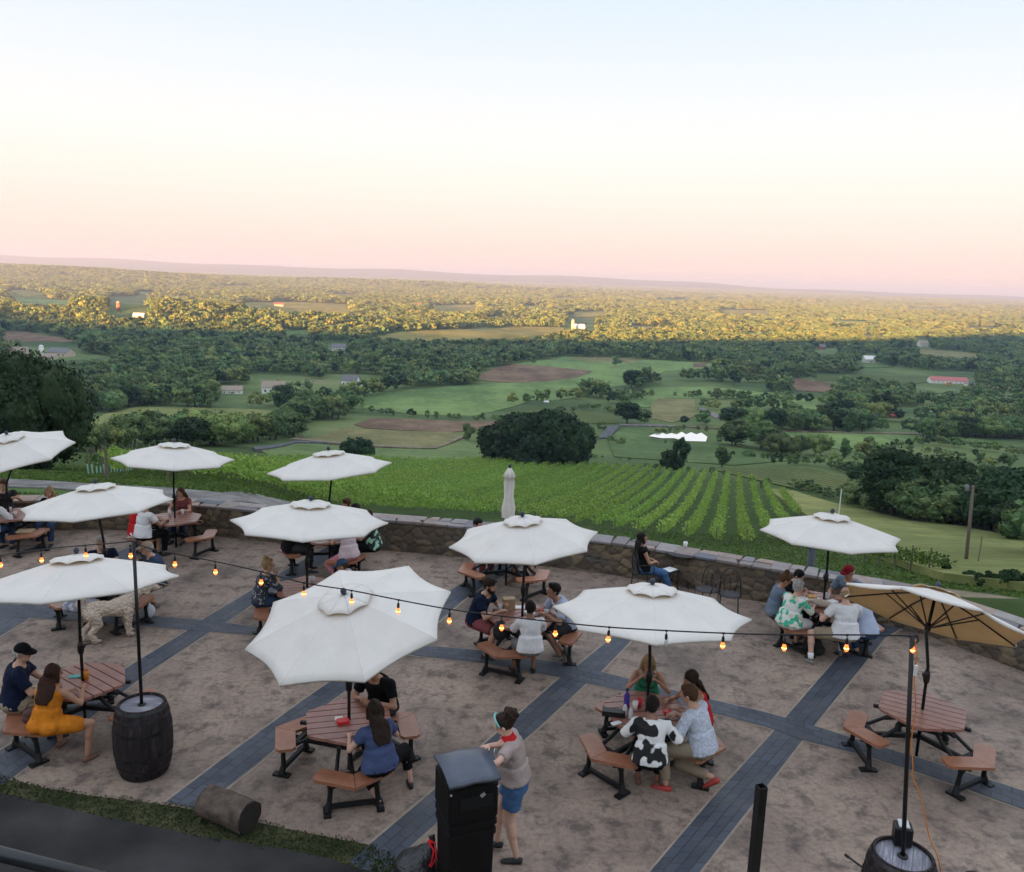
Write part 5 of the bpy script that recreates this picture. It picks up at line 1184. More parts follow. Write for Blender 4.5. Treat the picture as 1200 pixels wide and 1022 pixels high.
PENDING = []
def solid_mesh(mb, name):
    me = mb.mesh(name); bm = bmesh.new(); bm.from_mesh(me); bmesh.ops.recalc_face_normals(bm, faces=bm.faces); bm.to_mesh(me); bm.free(); return me
def organic(mb, name, mats, parent, voxel=.014, extra=None, it=3):
    o = mesh_obj(name, solid_mesh(mb, name), None, parent)
    r = o.modifiers.new('r', 'REMESH'); r.mode = 'VOXEL'; r.voxel_size = voxel; r.use_smooth_shade = True
    s = o.modifiers.new('s', 'SMOOTH'); s.iterations = it; s.factor = .5
    PENDING.append((o, extra, mats)); return o
def finish_pending():
    bpy.context.view_layer.update(); dg = bpy.context.evaluated_depsgraph_get(); done = []
    for o, ex, mats in PENDING: done.append(bpy.data.meshes.new_from_object(o.evaluated_get(dg)))
    for (o, ex, mats), me in zip(PENDING, done):
        nm = o.name.split('.')[0]; amp = {'shirt': (.010, 8, .004, 21), 'dress': (.008, 8, .004, 21), 'trousers': (.009, 10, .004, 24), 'shorts': (.009, 10, .004, 24), 'hair': (.010, 13, .006, 34), 'beard': (.004, 40, .003, 60)}.get(nm)
        if amp:
            n_ = len(me.vertices); cs = np.empty(n_ * 3); me.vertices.foreach_get('co', cs); cs = cs.reshape(-1, 3); ns = np.empty(n_ * 3); me.vertices.foreach_get('normal', ns); ns = ns.reshape(-1, 3); hz2 = .35 if nm == 'hair' else 1.5
            sd_ = (id(o) % 97); dv = np.array([noise.noise(Vector((c[0] * amp[1] + len(PENDING), c[1] * amp[1], c[2] * amp[1] * hz2))) * amp[0] + noise.noise(Vector((c[0] * amp[3], c[1] * amp[3] + 5, c[2] * amp[3] * hz2))) * amp[2] for c in cs])
            me.vertices.foreach_set('co', (cs + ns * (dv + amp[0] * .35)[:, None]).ravel()); me.update()
        if ex is not None:
            bm = bmesh.new(); bm.from_mesh(me); em = solid_mesh(ex, 'x'); smooth(em)
            bm.from_mesh(em); bm.to_mesh(me); bm.free()
        o.modifiers.clear(); o.data = me; me.materials.clear()
        for m_ in mats: me.materials.append(m_)
        smooth(me); me.name = o.name
    PENDING.clear()
def V(*a): return Vector(a)
def cap_(mb, p0, r0, p1, r1, n=12, flat=False):
    p0, p1 = Vector(p0), Vector(p1); d = (p1 - p0); L = d.length; d = d.normalized() if L > 1e-6 else V(0, 0, 1)
    a = d.orthogonal().normalized(); b = d.cross(a); R = []
    if not flat:
        for t in (80, 55, 28): R.append((p0 - d * r0 * math.sin(R_(t)), r0 * math.cos(R_(t))))
    R.append((p0, r0)); R.append((p0.lerp(p1, .5), (r0 + r1) / 2)); R.append((p1, r1))
    if not flat:
        for t in (28, 55, 80): R.append((p1 + d * r1 * math.sin(R_(t)), r1 * math.cos(R_(t))))
    mb.loft([(c, a * r, b * r) for c, r in R], n)
def ik(S, W, L1, L2, hint):
    S, W = Vector(S), Vector(W); d = W - S; L = d.length
    if L > (L1 + L2) * .985: W = S + d * ((L1 + L2) * .985 / L); d = W - S; L = d.length
    dn = d / L; x = (L1 * L1 - L2 * L2 + L * L) / (2 * L); h = math.sqrt(max(L1 * L1 - x * x, 0)); hp = Vector(hint); hp = hp - dn * hp.dot(dn); hp = hp.normalized() if hp.length > 1e-5 else dn.orthogonal()
    return S + dn * x + hp * h, W
def hand(mb, W, fdir, pn, side, k, curl=.55):
    """palm and five fingers growing from the wrist W along fdir; pn palm normal"""
    f = Vector(fdir).normalized(); n = Vector(pn); n = (n - f * n.dot(f)); n = n.normalized() if n.length > .1 else f.orthogonal().normalized(); s = f.cross(n) * side
    mb.loft([(W - f * .02, s * .022 * k, n * .020 * k), (W + f * .015, s * .026 * k, n * .017 * k), (W + f * .05 * k, s * .038 * k, n * .016 * k), (W + f * .088 * k, s * .040 * k, n * .012 * k)], 10)
    for i, (o_, L) in enumerate(((-.030, .066), (-.010, .076), (.010, .071), (.029, .056))):
        p = W + f * .082 * k + s * o_ * k; pts = [p]; an = .12
        for q, m_ in enumerate((.45, .32, .25)):
            an += curl * (1 + .15 * i) * (.6 if q == 0 else 1); p = p + (f * math.cos(an) + n * math.sin(an)) * L * m_ * k; pts.append(p)
        mb.tube([tuple(x) for x in pts], [.0095 * k, .009 * k, .008 * k, .0065 * k], 6)
    p = W + f * .028 * k - s * .030 * k; q1 = p + (f * .7 - s * .55 + n * .25).normalized() * .038 * k; q2 = q1 + (f * .9 - s * .15 + n * .35).normalized() * .03 * k
    mb.tube([tuple(p + s * .012 * k), tuple(p), tuple(q1), tuple(q2)], [.012 * k, .012 * k, .0105 * k, .008 * k], 6)
def shoe_mesh(mb, A, fd, k=1.0, r=.045):
    """a shoe under the ankle A pointing along fd"""
    fd = Vector(fd).normalized(); up = V(0, 0, 1); up = (up - fd * up.dot(fd)).normalized(); sd = fd.cross(up); b = Vector(A) - up * .055 * k
    R = [(-.075, .012, .018, .012), (-.065, .032, .036, .0), (-.02, .038, .042, .0), (.05, .042, .034, -.008), (.11, .046, .026, -.014), (.16, .038, .020, -.02), (.185, .014, .012, -.024)]
    mb.loft([(b + fd * x * k + up * (z_ + 0.0) * k, sd * w_ * k, up * h_ * k) for x, w_, h_, z_ in R], 12)

def person(name_hint, head, face, label, group=None, table=None, h=1.70, seat=.455, stand=False, lean=12., hunch=14., side=0., twist=0., hy=0., hp=10., skin=SKIN, hair='short', hm=H_DARK, shirt=NAVY, sleeve=.45, bottom=JEANS, leg=.95, shoe=SHOE_B, girth=1.0, fem=False,
           HL=None, HR=None, FL=None, FR=None, KL=None, KR=None, cap=None, strap=False, skirt=False, beard=None, band=None, snap=True, shirt_len=-.13, curl=.55, glasses=False, at_root=None, scarf=None, untuck=0.0, sock=None):
    k = h / 1.72; g = girth; tors = 1.0 * k
    # spine
    bend = [(-.12, .6), (0, .6), (.10, .75), (.20, .95), (.32, 1.15), (.40, 1.25), (.46, 1.3), (.52, 1.3)]
    P = V(0, 0, (.93 * k) if stand else seat + .105 * k)
    def spine(s):
        # integrate direction from the pelvis
        n = 12; p = P.copy(); st = s / n
        for i in range(n):
            q = st * (i + .5); f = np.interp(q / k, [-.12, 0, .2, .5], [.5, .6, .95, 1.0]); a = R_(lean * f + hunch * max(0, q / k - .15) / .35); sa = R_(side * f)
            p = p + V(math.sin(sa), math.sin(a), math.cos(a) * math.cos(sa)).normalized() * st
        return p
    def sdir(s): return (spine(s + .01) - spine(s - .01)).normalized()
    def srt(s):
        t = R_(twist) * np.clip(s / (.45 * k), 0, 1); d = sdir(s); r = V(math.cos(t), math.sin(t), 0); return (r - d * r.dot(d)).normalized()
    prof = [(-.10, .145, .115), (-.04, .172, .128), (.03, .168, .122), (.11, .145, .108), (.20, .134, .100), (.29, .148, .108), (.37, .162, .108), (.425, .166, .098), (.465, .132, .080), (.495, .070, .060), (.54, .052, .052), (.60, .052, .054)]
    if fem: prof = [(s_, w_ * {0: 1.05, 1: 1.05, 2: 1.02, 3: .98, 4: .96}.get(i, .94 if i < 9 else .85), d_ * (.95 if i < 9 else .85)) for i, (s_, w_, d_) in enumerate(prof)]
    def torso(mb, s0, s1, add, n=18):
        R = []
        for s_, w_, d_ in prof:
            if s0 - 1e-6 <= s_ <= s1 + 1e-6:
                gg = g if s_ < .45 else 1 + (g - 1) * .4; c = spine(s_ * k); d = sdir(s_ * k); r = srt(s_ * k); f = d.cross(r) * -1; f = r.cross(d) * -1
                bel = .028 * (g - 1) * 6 * math.exp(-((s_ - .12) / .12) ** 2)
                R.append((c + f * bel * .5, r * (w_ * gg * k + add), f * (d_ * gg * k + add + bel * .5)))
        mb.loft(R, n)
    C45 = spine(.425 * k); rS = srt(.43 * k); dS = sdir(.43 * k); fS = dS.cross(rS); fS = fS if fS.y > 0 or abs(twist) > 90 else -fS
    sw = (.180 if not fem else .158) * k * (1 + (g - 1) * .6)
    SL, SR = C45 - rS * sw, C45 + rS * sw
    L1, L2 = .285 * k, .255 * k
    HL = Vector(HL) if HL else V(-.13, .47, .80); HR = Vector(HR) if HR else V(.13, .47, .80)
    EL, WL_ = ik(SL, HL, L1, L2, V(-.75, -.25, -.8)); ER, WR_ = ik(SR, HR, L1, L2, V(.75, -.25, -.8))
    hipL, hipR = P + V(-.088 * k * g, 0, -.01), P + V(.088 * k * g, 0, -.01)
    A1, A2 = .43 * k, .415 * k
    if stand: FL = Vector(FL) if FL else V(-.10, 0, .085); FR = Vector(FR) if FR else V(.10, 0, .085)
    else: FL = Vector(FL) if FL else V(-.13, .42, .085); FR = Vector(FR) if FR else V(.13, .42, .085)
    kh = V(0, 1, .6) if not stand else V(0, 1, 0)
    KnL, AnL = ik(hipL, FL, A1, A2, Vector(KL) if KL else kh + V(-.15, 0, 0)); KnR, AnR = ik(hipR, FR, A1, A2, Vector(KR) if KR else kh + V(.15, 0, 0))
    # head
    nk = spine(.535 * k); hd = Vector((0, math.sin(R_(hp)), math.cos(R_(hp)))); yw = R_(hy + twist)
    Rh = Matrix.Rotation(yw, 3, 'Z') @ Matrix.Rotation(-R_(hp), 3, 'X')
    Hc = nk + (sdir(.5 * k) * .02 + V(0, .0, 1) * .066 + Rh @ V(0, .022, .02)) * k
    k0_ = k; hk = k * 1.07
    def hp_(x, y, z): return Hc + Rh @ V(x * hk, y * hk, z * hk)
    # place in the world
    tc = TABLES[table][0] if table else None
    if at_root is not None: loc = Vector((at_root[0], at_root[1], 0)); phi = R_(face)
    else:
        Hw = at(head[0], head[1], Hc.z)
        if tc is not None: phi = math.atan2(tc.y - Hw.y, tc.x - Hw.x) + R_(face)
        else: phi = R_(face)
        off = Matrix.Rotation(phi - math.pi / 2, 3, 'Z') @ V(Hc.x, Hc.y, 0); loc = Vector((Hw.x - off.x, Hw.y - off.y, 0))
        if tc is not None and snap:
            d = loc - tc; r = d.length; r2 = min(max(r, .82), .95); loc = tc + d * (r2 / r); loc.z = 0
            if abs(r2 - r) > .12: print('SNAP', name_hint, round(r, 2))
    rz = phi - math.pi / 2
    # body
    mb = MB(); torso(mb, -.10, .60, 0)
    for S, E_, W in ((SL, EL, WL_), (SR, ER, WR_)):
        f_ = .9 if fem else 1.0
        cap_(mb, S, .056 * k * f_ * g ** .5, S.lerp(E_, .5), .047 * k * f_ * g ** .5); cap_(mb, S.lerp(E_, .45), .047 * k * f_ * g ** .5, E_, .039 * k * f_); cap_(mb, E_, .040 * k * f_, W, .025 * k * f_)
    for Hh, K, A_ in ((hipL, KnL, AnL), (hipR, KnR, AnR)):
        cap_(mb, Hh, .092 * k * g, K, .058 * k * g ** .5); cap_(mb, K, .056 * k, K.lerp(A_, .35) + V(0, -.012, 0) * k, .056 * k * g ** .4); cap_(mb, K.lerp(A_, .33), .054 * k, A_, .034 * k)
    if not stand:
        for x in (-.08, .08): mb.ell((x * k * g, -.020, seat + .095 * k), (.100 * k * g, .112 * k * g, .095 * k), 12, 7)
    if fem:
        cc = spine(.325 * k)
        for x in (-.065, .065): mb.ell(cc + srt(.3 * k) * x * k + fS * .085 * k * g, (.058 * k, .055 * k, .058 * k), 10, 6)
    mb.ell(hp_(0, -.012, .025), (.079 * k, .096 * k, .098 * k), 14, 9, Rh); mb.ell(hp_(0, .025, -.045), (.058 * k, .066 * k, .066 * k), 12, 8, Rh); cap_(mb, hp_(0, -.01, -.04), .05 * k, spine(.5 * k), .052 * k)
    ex = MB(); ex.mi = 0
    ex.loft([(hp_(0, .083, .018), (Rh @ V(.008, 0, 0)) * k, (Rh @ V(0, .008, .004)) * k), (hp_(0, .092, .0), (Rh @ V(.012, 0, 0)) * k, (Rh @ V(0, .012, .004)) * k), (hp_(0, .096, -.018), (Rh @ V(.016, 0, 0)) * k, (Rh @ V(0, .016, .006)) * k), (hp_(0, .085, -.028), (Rh @ V(.012, 0, 0)) * k, (Rh @ V(0, .008, .002)) * k)], 8)
    for x in (-.08, .08): ex.ell(hp_(x, -.005, -.005), (.010 * k, .020 * k, .030 * k), 8, 5, Rh)
    for s_, (S, E_, W) in ((-1, (SL, EL, WL_)), (1, (SR, ER, WR_))):
        fd = (W - E_).normalized(); hand(ex, W, fd + V(0, 0, -.15), V(0, 0, -1) if abs(fd.z) < .8 else V(-s_, 0, 0), -s_, k * (.93 if fem else 1.05), curl)
    ex.mi = 1
    for x in (-.031, .031): ex.ell(hp_(x, .076, .012), (.015 * k, .010 * k, .0075 * k), 8, 5, Rh); 
    for x in (-.033, .033): ex.box(hp_(x, .081, .034), (.036 * k, .008, .007), M=Rh)
    ex.mi = 2; ex.ell(hp_(0, .080, -.056), (.024 * k, .010 * k, .008 * k), 8, 5, Rh)
    body = organic(mb, 'person', [skin, M_EYE, M_LIP], None, .0135, ex)
    body.location = loc; body.rotation_euler = (0, 0, rz); prop(body, label, 'person', group)
    # shirt
    if shirt is not None:
        mb = MB(); torso(mb, -.04 if not stand else .02, .44 if strap else .475, .020)
        torso(mb, -.04 if not stand else .02, .20, .033 + untuck)
        if fem:
            for x in (-.065, .065): mb.ell(spine(.325 * k) + srt(.3 * k) * x * k + fS * .09 * k * g, (.066 * k, .062 * k, .066 * k), 10, 6)
        if not strap:
            for S, E_, W in ((SL, EL, WL_), (SR, ER, WR_)):
                f1 = min(sleeve, 1.0); r0 = .070 * k * g ** .5 * (.92 if fem else 1)
                mb.ell(S, (r0 * 1.04,) * 3, 12, 7); cap_(mb, S.lerp(C45, .5), r0 * .98, S, r0 * .98)
                if sleeve > .12: cap_(mb, S, r0, S.lerp(E_, f1), r0 * (1 - .10 * f1), flat=True)
                if sleeve > 1: cap_(mb, E_, .060 * k, E_.lerp(W, sleeve - 1), .042 * k, flat=True); mb.ell(E_, (.060 * k,) * 3, 10, 6)
        if skirt:
            for Hh, K in ((hipL, KnL), (hipR, KnR)): cap_(mb, Hh, .118 * k * g, Hh.lerp(K, skirt), .098 * k * g)
            cap_(mb, (hipL + hipR) / 2 + V(0, .03, 0), .11 * k, (hipL.lerp(KnL, skirt) + hipR.lerp(KnR, skirt)) / 2, .07 * k)
            for x in (-.07, .07): mb.ell((x * k * g, -.035, seat + .105 * k), (.13 * k * g, .15 * k * g, .115 * k), 12, 7)
        organic(mb, 'dress' if skirt else 'shirt', [shirt], body, .0135, it=2)
        if strap:
            b = MB()
            for x in (-.07, .07): b.tube([tuple(spine(.42 * k) + rS * x * k + fS * .10 * k), tuple(spine(.475 * k) + rS * x * k + dS * .03), tuple(spine(.40 * k) + rS * x * k - fS * .115 * k)], .009, 5)
            b.obj('strap', shirt, body, True)
    if bottom is not None and not skirt:
        mb = MB(); torso(mb, -.10, .03, .010)
        for Hh, K, A_ in ((hipL, KnL, AnL), (hipR, KnR, AnR)):
            t = min(leg * 2, 1.0); mb.ell(Hh, (.103 * k * g,) * 3, 12, 7); cap_(mb, Hh, .104 * k * g, Hh.lerp(K, t), (.104 - .030 * t) * k * g ** .6 + (.012 if leg < .5 else 0), flat=True)
            if leg > .5: mb.ell(K, (.080 * k,) * 3, 10, 6); cap_(mb, K, .078 * k, K.lerp(A_, (leg - .5) * 2), .058 * k, flat=True)
        if not stand:
            for x in (-.08, .08): mb.ell((x * k * g, -.020, seat + .10 * k), (.112 * k * g, .122 * k * g, .104 * k), 12, 7)
        organic(mb, 'shorts' if leg < .6 else 'trousers', [bottom], body, .0135, it=2)
    # shoes
    for A_, K in ((AnL, KnL), (AnR, KnR)):
        fd = (A_ - K); fdv = V(A_.x * .9, abs(A_.y) + .3 if not stand else .3, 0).normalized(); fdv = V(fdv.x * .6, 1, 0).normalized() if not stand else V(A_.x * .8, 1, 0).normalized()
        if A_.z > .16: fdv = (fdv + V(0, 0, -.75)).normalized()
        b = MB(); shoe_mesh(b, A_ + V(0, 0, -.005), fdv, k * (1.0 if not fem else .92)); b.obj('shoe', shoe, body, True)
        if sock is not None:
            b = MB(); cap_(b, A_ + V(0, 0, -.01), .043 * k, A_.lerp(K, .22), .050 * k, flat=True); b.obj('sock', sock, body, True)
    # hair
    if hair:
        mb = MB(); it = 2
        if hair != 'fringe': mb.ell(hp_(0, -.026, .040), (.087 * k, .098 * k, .100 * k), 16, 10, Rh)
        if hair == 'fringe': mb.ell(hp_(0, -.034, .012), (.087 * k, .088 * k, .075 * k), 16, 10, Rh)
        if hair in ('short', 'curly', 'quiff'): mb.ell(hp_(0, .010, .085), (.066 * k, .070 * k, .050 * k), 12, 7, Rh); mb.ell(hp_(0, -.055, -.010), (.066 * k, .050 * k, .060 * k), 10, 6, Rh)
        if hair == 'quiff': mb.ell(hp_(0, .045, .105), (.055 * k, .045 * k, .035 * k), 10, 6, Rh)
        if hair == 'curly':
            q = random.Random(4)
            for i in range(26):
                a = q.uniform(0, 6.28); e_ = q.uniform(-.1, 1.4); mb.ell(hp_(.088 * math.cos(a) * math.cos(e_), -.028 + .092 * math.sin(a) * math.cos(e_) * (1 if math.sin(a) < .3 else .5), .045 + .095 * math.sin(e_)), (.026 * k,) * 3, 8, 5)
        if hair in ('long', 'bob', 'pony'):
            L = {'long': .34, 'bob': .16, 'pony': .30}[hair]; bk = -fS
            wd = {'long': .125, 'bob': .105, 'pony': .045}[hair]
            p0 = hp_(0, -.055, .05); p1 = hp_(0, -.085, -.05); p2 = spine(.47 * k) - fS * .095 * k; p3 = spine(.47 * k - (L - .12)) - fS * (.135 * k + .03 * (g - 1))
            R = [(p0, rS * .070 * k, dS * .05 * k), (p1, rS * .088 * k, (Rh @ V(0, .055, 0)) * k), (p2.lerp(p1, .35), rS * wd * .95 * k, fS * .050 * k), (p2 if hair != 'bob' else p2.lerp(p1, .2), rS * wd * k, fS * .042 * k)]
            if hair != 'bob': R += [(p3.lerp(p2, .35), rS * wd * .95 * k, fS * .030 * k), (p3, rS * wd * .65 * k, fS * .016 * k)]
            mb.loft(R, 14)
            if hair != 'pony':
                for x in (-1, 1): cap_(mb, hp_(x * .072, -.005, .03), .026 * k, hp_(x * .080, .0, -.075), .026 * k)
        if hair == 'bun': mb.ell(hp_(0, -.055, .145), (.048 * k, .048 * k, .042 * k), 10, 6, Rh); mb.ell(hp_(0, -.05, -.01), (.07 * k, .055 * k, .055 * k), 10, 6, Rh)
        if hair == 'curlybun':
            q = random.Random(9); c0 = V(0, -.105, .085)
            for i in range(34):
                d_ = V(q.gauss(0, 1), q.gauss(0, 1), q.gauss(0, 1)).normalized() * .062; p = c0 + d_; mb.ell(hp_(*p), (.030 * k,) * 3, 8, 5)
            mb.ell(hp_(*c0), (.065 * k,) * 3, 10, 6)
        organic(mb, 'hair', [hm], body, .010, it=2)
    if beard is not None:
        mb = MB(); mb.ell(hp_(0, .040, -.068), (.058 * k, .056 * k, .048 * k), 12, 7, Rh)
        for x in (-.058, .058): mb.ell(hp_(x, .012, -.035), (.022 * k, .035 * k, .042 * k), 8, 6, Rh)
        organic(mb, 'beard', [beard], body, .010, it=2)
    if cap is not None:
        e_ = MB(); R = []
        for t in (0, 14, 30, 48, 66, 82, 89): R.append((hp_(0, -.012, .040 + .088 * math.sin(R_(t))), (Rh @ V(.093 * math.cos(R_(t)), 0, 0)) * k, (Rh @ V(0, .108 * math.cos(R_(t)), 0)) * k))
        e_.loft(R, 18); e_.ell(hp_(0, -.012, .128), (.01, .01, .006), 6, 4, Rh); co_ = e_.obj('cap', cap, body, True)
        b = MB(); vs = []
        for j in range(9):
            a = R_(180 * j / 8); x = .078 * math.cos(a); 
            vs.append((x, .065 + .03 * math.sin(a))); 
        out_ = [(.078 * math.cos(R_(180 * j / 8)), .07 + .10 * math.sin(R_(180 * j / 8))) for j in range(9)]
        n0 = len(b.v)
        for zz in (0, .006):
            for (x, y) in out_: b.v.append(tuple(hp_(x, y, .050 - 1.6 * x * x + zz - .12 * (y - .07))))
            for (x, y) in [(.078 * math.cos(R_(180 * j / 8)), .05) for j in range(9)]: b.v.append(tuple(hp_(x, y, .052 - 1.6 * x * x + zz)))
        for L_ in (0, 18):
            for j in range(8): b.f.append((L_ + j, L_ + j + 1, L_ + 9 + j + 1, L_ + 9 + j)); b.m.append(0)
        for j in range(8): b.f.append((j, j + 1, 18 + j + 1, 18 + j)); b.m.append(0)
        b.obj('brim', cap, co_, True)
    if band is not None:
        b = MB(); pts = [hp_(.088 * math.cos(a), -.005 + .10 * math.sin(a) * .2 , .035 + .098 * math.sin(a)) for a in np.linspace(-.1, math.pi + .1, 15)]
        b.tube([tuple(p + (Rh @ V(0, .03, .004)) * k) for p in pts], .011, 6); b.obj('headband', band, body, True)
    if glasses:
        b = MB()
        for x in (-.032, .032): b.ell(hp_(x, .045, .105), (.024 * k, .022 * k, .012 * k), 8, 5, Rh)
        b.obj('sunglasses', M_EYE, body, True)
    if scarf is not None:
        mb = MB(); c = spine(.495 * k); mb.loft([(spine(.455 * k) , rS * .105 * k, fS * .088 * k), (c, rS * .080 * k, fS * .078 * k), (spine(.535 * k), rS * .066 * k, fS * .066 * k)], 14); mb.ell(spine(.46 * k) + fS * .07 * k, (.05, .03, .05), 8, 5)
        organic(mb, 'neckerchief', [scarf], body, .010, it=1)
    return dict(body=body, HL=WL_, HR=WR_, loc=loc, rz=rz)

GP = 'guests seated at the picnic tables'
# front left table
person('t4man', (31, 765), 8, 'man in black cap and navy polo seated beside the woman in orange', GP, 'T4', h=1.80, girth=1.16, lean=6, hunch=14, hy=-38, hp=8, cap=BLACKC, hm=H_GREY, hair='fringe', skin=SKIN, shirt=NAVY, sleeve=.72, bottom=KHAKI, leg=.42, HR=(.18, .44, .80), HL=(.10, .46, .80))
person('t4woman', (67, 787), -4, 'woman with long dark hair in an orange dress holding a beer', GP, 'T4', h=1.68, fem=True, girth=1.10, lean=14, hunch=16, hy=-30, hp=6, hair='long', hm=H_AUB, skin=SKIN_T, shirt=ORANGE, strap=True, skirt=.62, bottom=None, FR=(.42, .16, .085), KR=(.7, .6, .5), shoe=SHOE_T, HR=(.24, .42, .86), HL=(.02, .42, .80))
# front middle table
person('t3man', (433, 789), 0, 'man in black tee shirt with his head under the big tilted umbrella', GP, 'T3', h=1.80, girth=1.08, lean=20, hunch=16, hp=25, shirt=BLACKC, sleeve=.6, bottom=CHAR, leg=.45, skin=SKIN_T, hm=H_DARK, HL=(-.14, .42, .82), HR=(.10, .40, .82))
person('t3woman', (434, 828), 0, 'woman in slate blue tee and black cropped trousers seated with her back turned', GP, 'T3', h=1.70, fem=True, girth=1.12, lean=10, hunch=12, hp=12, hy=-25, hair='long', hm=H_DARK, skin=SKIN_P, shirt=SLATE, sleeve=.5, bottom=BLACKC, leg=.80, untuck=.01, FR=(.50, .12, .085), KR=(.8, .6, .3), FL=(-.02, -.02, .085), KL=(0, .9, .3), shoe=SHOE_B, HL=(-.20, .40, .78), HR=(.20, .38, .80))
# cow shirt table
person('t2blonde', (760, 794), 0, 'woman with long wavy blond hair and green top facing the viewer', GP, 'T2', h=1.64, fem=True, lean=16, hunch=14, hp=22, hair='long', hm=H_BLOND, skin=SKIN_T, shirt=GREENC, strap=True, bottom=JEANS, leg=.9, HL=(-.14, .36, .95), HR=(.10, .34, .98))
person('t2cow', (762, 813), 0, 'person in a black and white cow print shirt seen from behind', GP, 'T2', h=1.68, girth=1.05, lean=14, hunch=16, hp=22, hair='short', hm=H_BLACK, skin=SKIN_D, shirt=COW, sleeve=.95, bottom=BLACKC, leg=.9, untuck=.015, FL=(-.10, .36, .085), FR=(.14, .32, .085), shoe=SHOE_T, HL=(-.20, .42, .80), HR=(.22, .30, .80))
person('t2check', (795, 810), 2, 'man in a pale checked shirt and khaki trousers seen from behind', GP, 'T2', h=1.80, girth=1.04, lean=16, hunch=16, hp=16, hy=12, hair='short', hm=H_BROWN, skin=SKIN, shirt=CHECK, sleeve=1.7, bottom=KHAKI, leg=.93, untuck=.012, FL=(-.34, .30, .085), FR=(-.02, -.16, .22), KL=(-.5, 1, .2), KR=(-.1, 1, -.3), shoe=SHOE_R, HL=(-.20, .42, .80), HR=(.10, .44, .80))
person('t2dark', (803, 797), 0, 'woman with long straight dark hair half hidden behind the checked shirt', GP, 'T2', h=1.64, fem=True, lean=16, hunch=14, hp=14, hair='long', hm=H_DARK, skin=SKIN_T, shirt=REDC, strap=True, bottom=JEANS)
# three men
person('t5navy', (581, 688), -2, 'bearded man in navy tee and faded red shorts at the left of the three men', GP, 'T5', h=1.82, girth=1.06, lean=16, hunch=18, hp=8, hy=-8, hair='short', hm=H_DARK, beard=H_DARK, skin=SKIN, shirt=NAVY, sleeve=.62, bottom=MAROON, leg=.42, FL=(-.10, .34, .085), FR=(.24, .28, .085), HL=(-.16, .44, .86), HR=(.16, .48, .84))
person('t5white', (617.5, 705), 0, 'person in a white sweatshirt seen from behind in the middle of the three men', GP, 'T5', h=1.66, lean=8, hunch=12, hp=14, hair='short', hm=H_BLACK, skin=SKIN_D, shirt=WHITEC, sleeve=.95, bottom=GREYC, leg=.6, untuck=.02, FR=(.12, .30, .085), FL=(-.20, .34, .085), shoe=SHOE_B)
person('t5blue', (648, 693), 4, 'man in light blue shirt and grey shorts at the right of the three men', GP, 'T5', h=1.80, lean=26, hunch=16, hp=-4, hair='quiff', hm=H_BLACK, skin=SKIN_T, shirt=BLUEL, sleeve=.75, bottom=CHAR, leg=.44, FL=(-.20, .22, .085), FR=(-.02, .10, .085), shoe=SHOE_G, HL=(-.16, .48, .82), HR=(.12, .50, .82))
# table of six
person('t6grey', (920, 680), -6, 'woman with hair bun in a sleeveless grey blue top looking down', GP, 'T6', h=1.66, fem=True, lean=8, hunch=14, hp=28, hair='bun', hm=H_BROWN, skin=SKIN_T, shirt=GREYB, sleeve=0, bottom=GREYC, leg=.9, HL=(-.06, .36, .84), HR=(.08, .36, .84))
person('t6floral', (936, 689), 0, 'grey haired woman in a white shirt with green flowers', GP, 'T6', h=1.66, girth=1.18, fem=True, lean=12, hunch=14, hp=12, hair='curly', hm=H_GREY, skin=SKIN_P, shirt=FLORAL, sleeve=1.0, bottom=WHITEC, leg=.45, untuck=.02, FL=(-.08, .34, .085), FR=(.12, .36, .085))
person('t6boy', (944, 678), 8, 'dark haired child in black leaning over the table of six', GP, 'T6', h=1.55, lean=22, hunch=16, hp=24, hair='short', hm=H_BLACK, skin=SKIN, shirt=BLACKC, sleeve=.6, bottom=BLACKC, HL=(-.10, .46, .80), HR=(.16, .44, .80))
person('t6redcap', (990, 672), 0, 'man in a dark red cap and grey polo shirt facing the viewer', GP, 'T6', h=1.80, girth=1.12, lean=10, hunch=14, hp=16, cap=cloth('dark_red', (.22, .012, .02)), hair='fringe', hm=H_GREY, skin=SKIN_T, shirt=GREYB, sleeve=.7, bottom=KHAKI, leg=.45)
person('t6white', (991, 697), -4, 'man in a white tee shirt and khaki shorts with one leg stretched out', GP, 'T6', h=1.78, girth=1.12, lean=8, hunch=14, hp=14, hair='fringe', hm=H_BLOND, skin=SKIN_P, shirt=WHITEC, sleeve=.6, bottom=KHAKI, leg=.44, untuck=.015, FL=(-.52, .04, .085), KL=(-.8, .5, .4), sock=WHITEC, shoe=SHOE_G, HL=(-.30, .34, .76), HR=(.12, .44, .80))
person('t6blue', (1008, 700), 6, 'person in a striped blue shirt and jeans half hidden by the tipped umbrella', GP, 'T6', h=1.74, girth=1.08, lean=28, hunch=16, hp=20, hair='short', hm=H_BROWN, skin=SKIN, shirt=BLUEL, sleeve=1.5, bottom=JEANS, leg=.95, shoe=SHOE_B, FR=(.16, .26, .085), FL=(-.1, .34, .085))
# behind the big umbrella
person('t12blonde', (341, 662), 20, 'blonde woman in a dark patterned top with clasped hands', GP, 'T12', h=1.68, fem=True, lean=12, hunch=10, hp=4, hair='bun', hm=H_BLOND, skin=SKIN, shirt=PRINT, sleeve=1.2, bottom=JEANS, HL=(-.03, .30, 1.0), HR=(.05, .30, 1.0), glasses=True)
person('t12cap', (382, 663), 0, 'person in a blue cap and lavender shirt peeping over the big umbrella', GP, 'T12', h=1.70, lean=14, hunch=14, hp=22, cap=cloth('mid_blue', (.06, .13, .24)), hair='fringe', hm=H_BROWN, skin=SKIN, shirt=LAV, sleeve=.6, bottom=KHAKI)
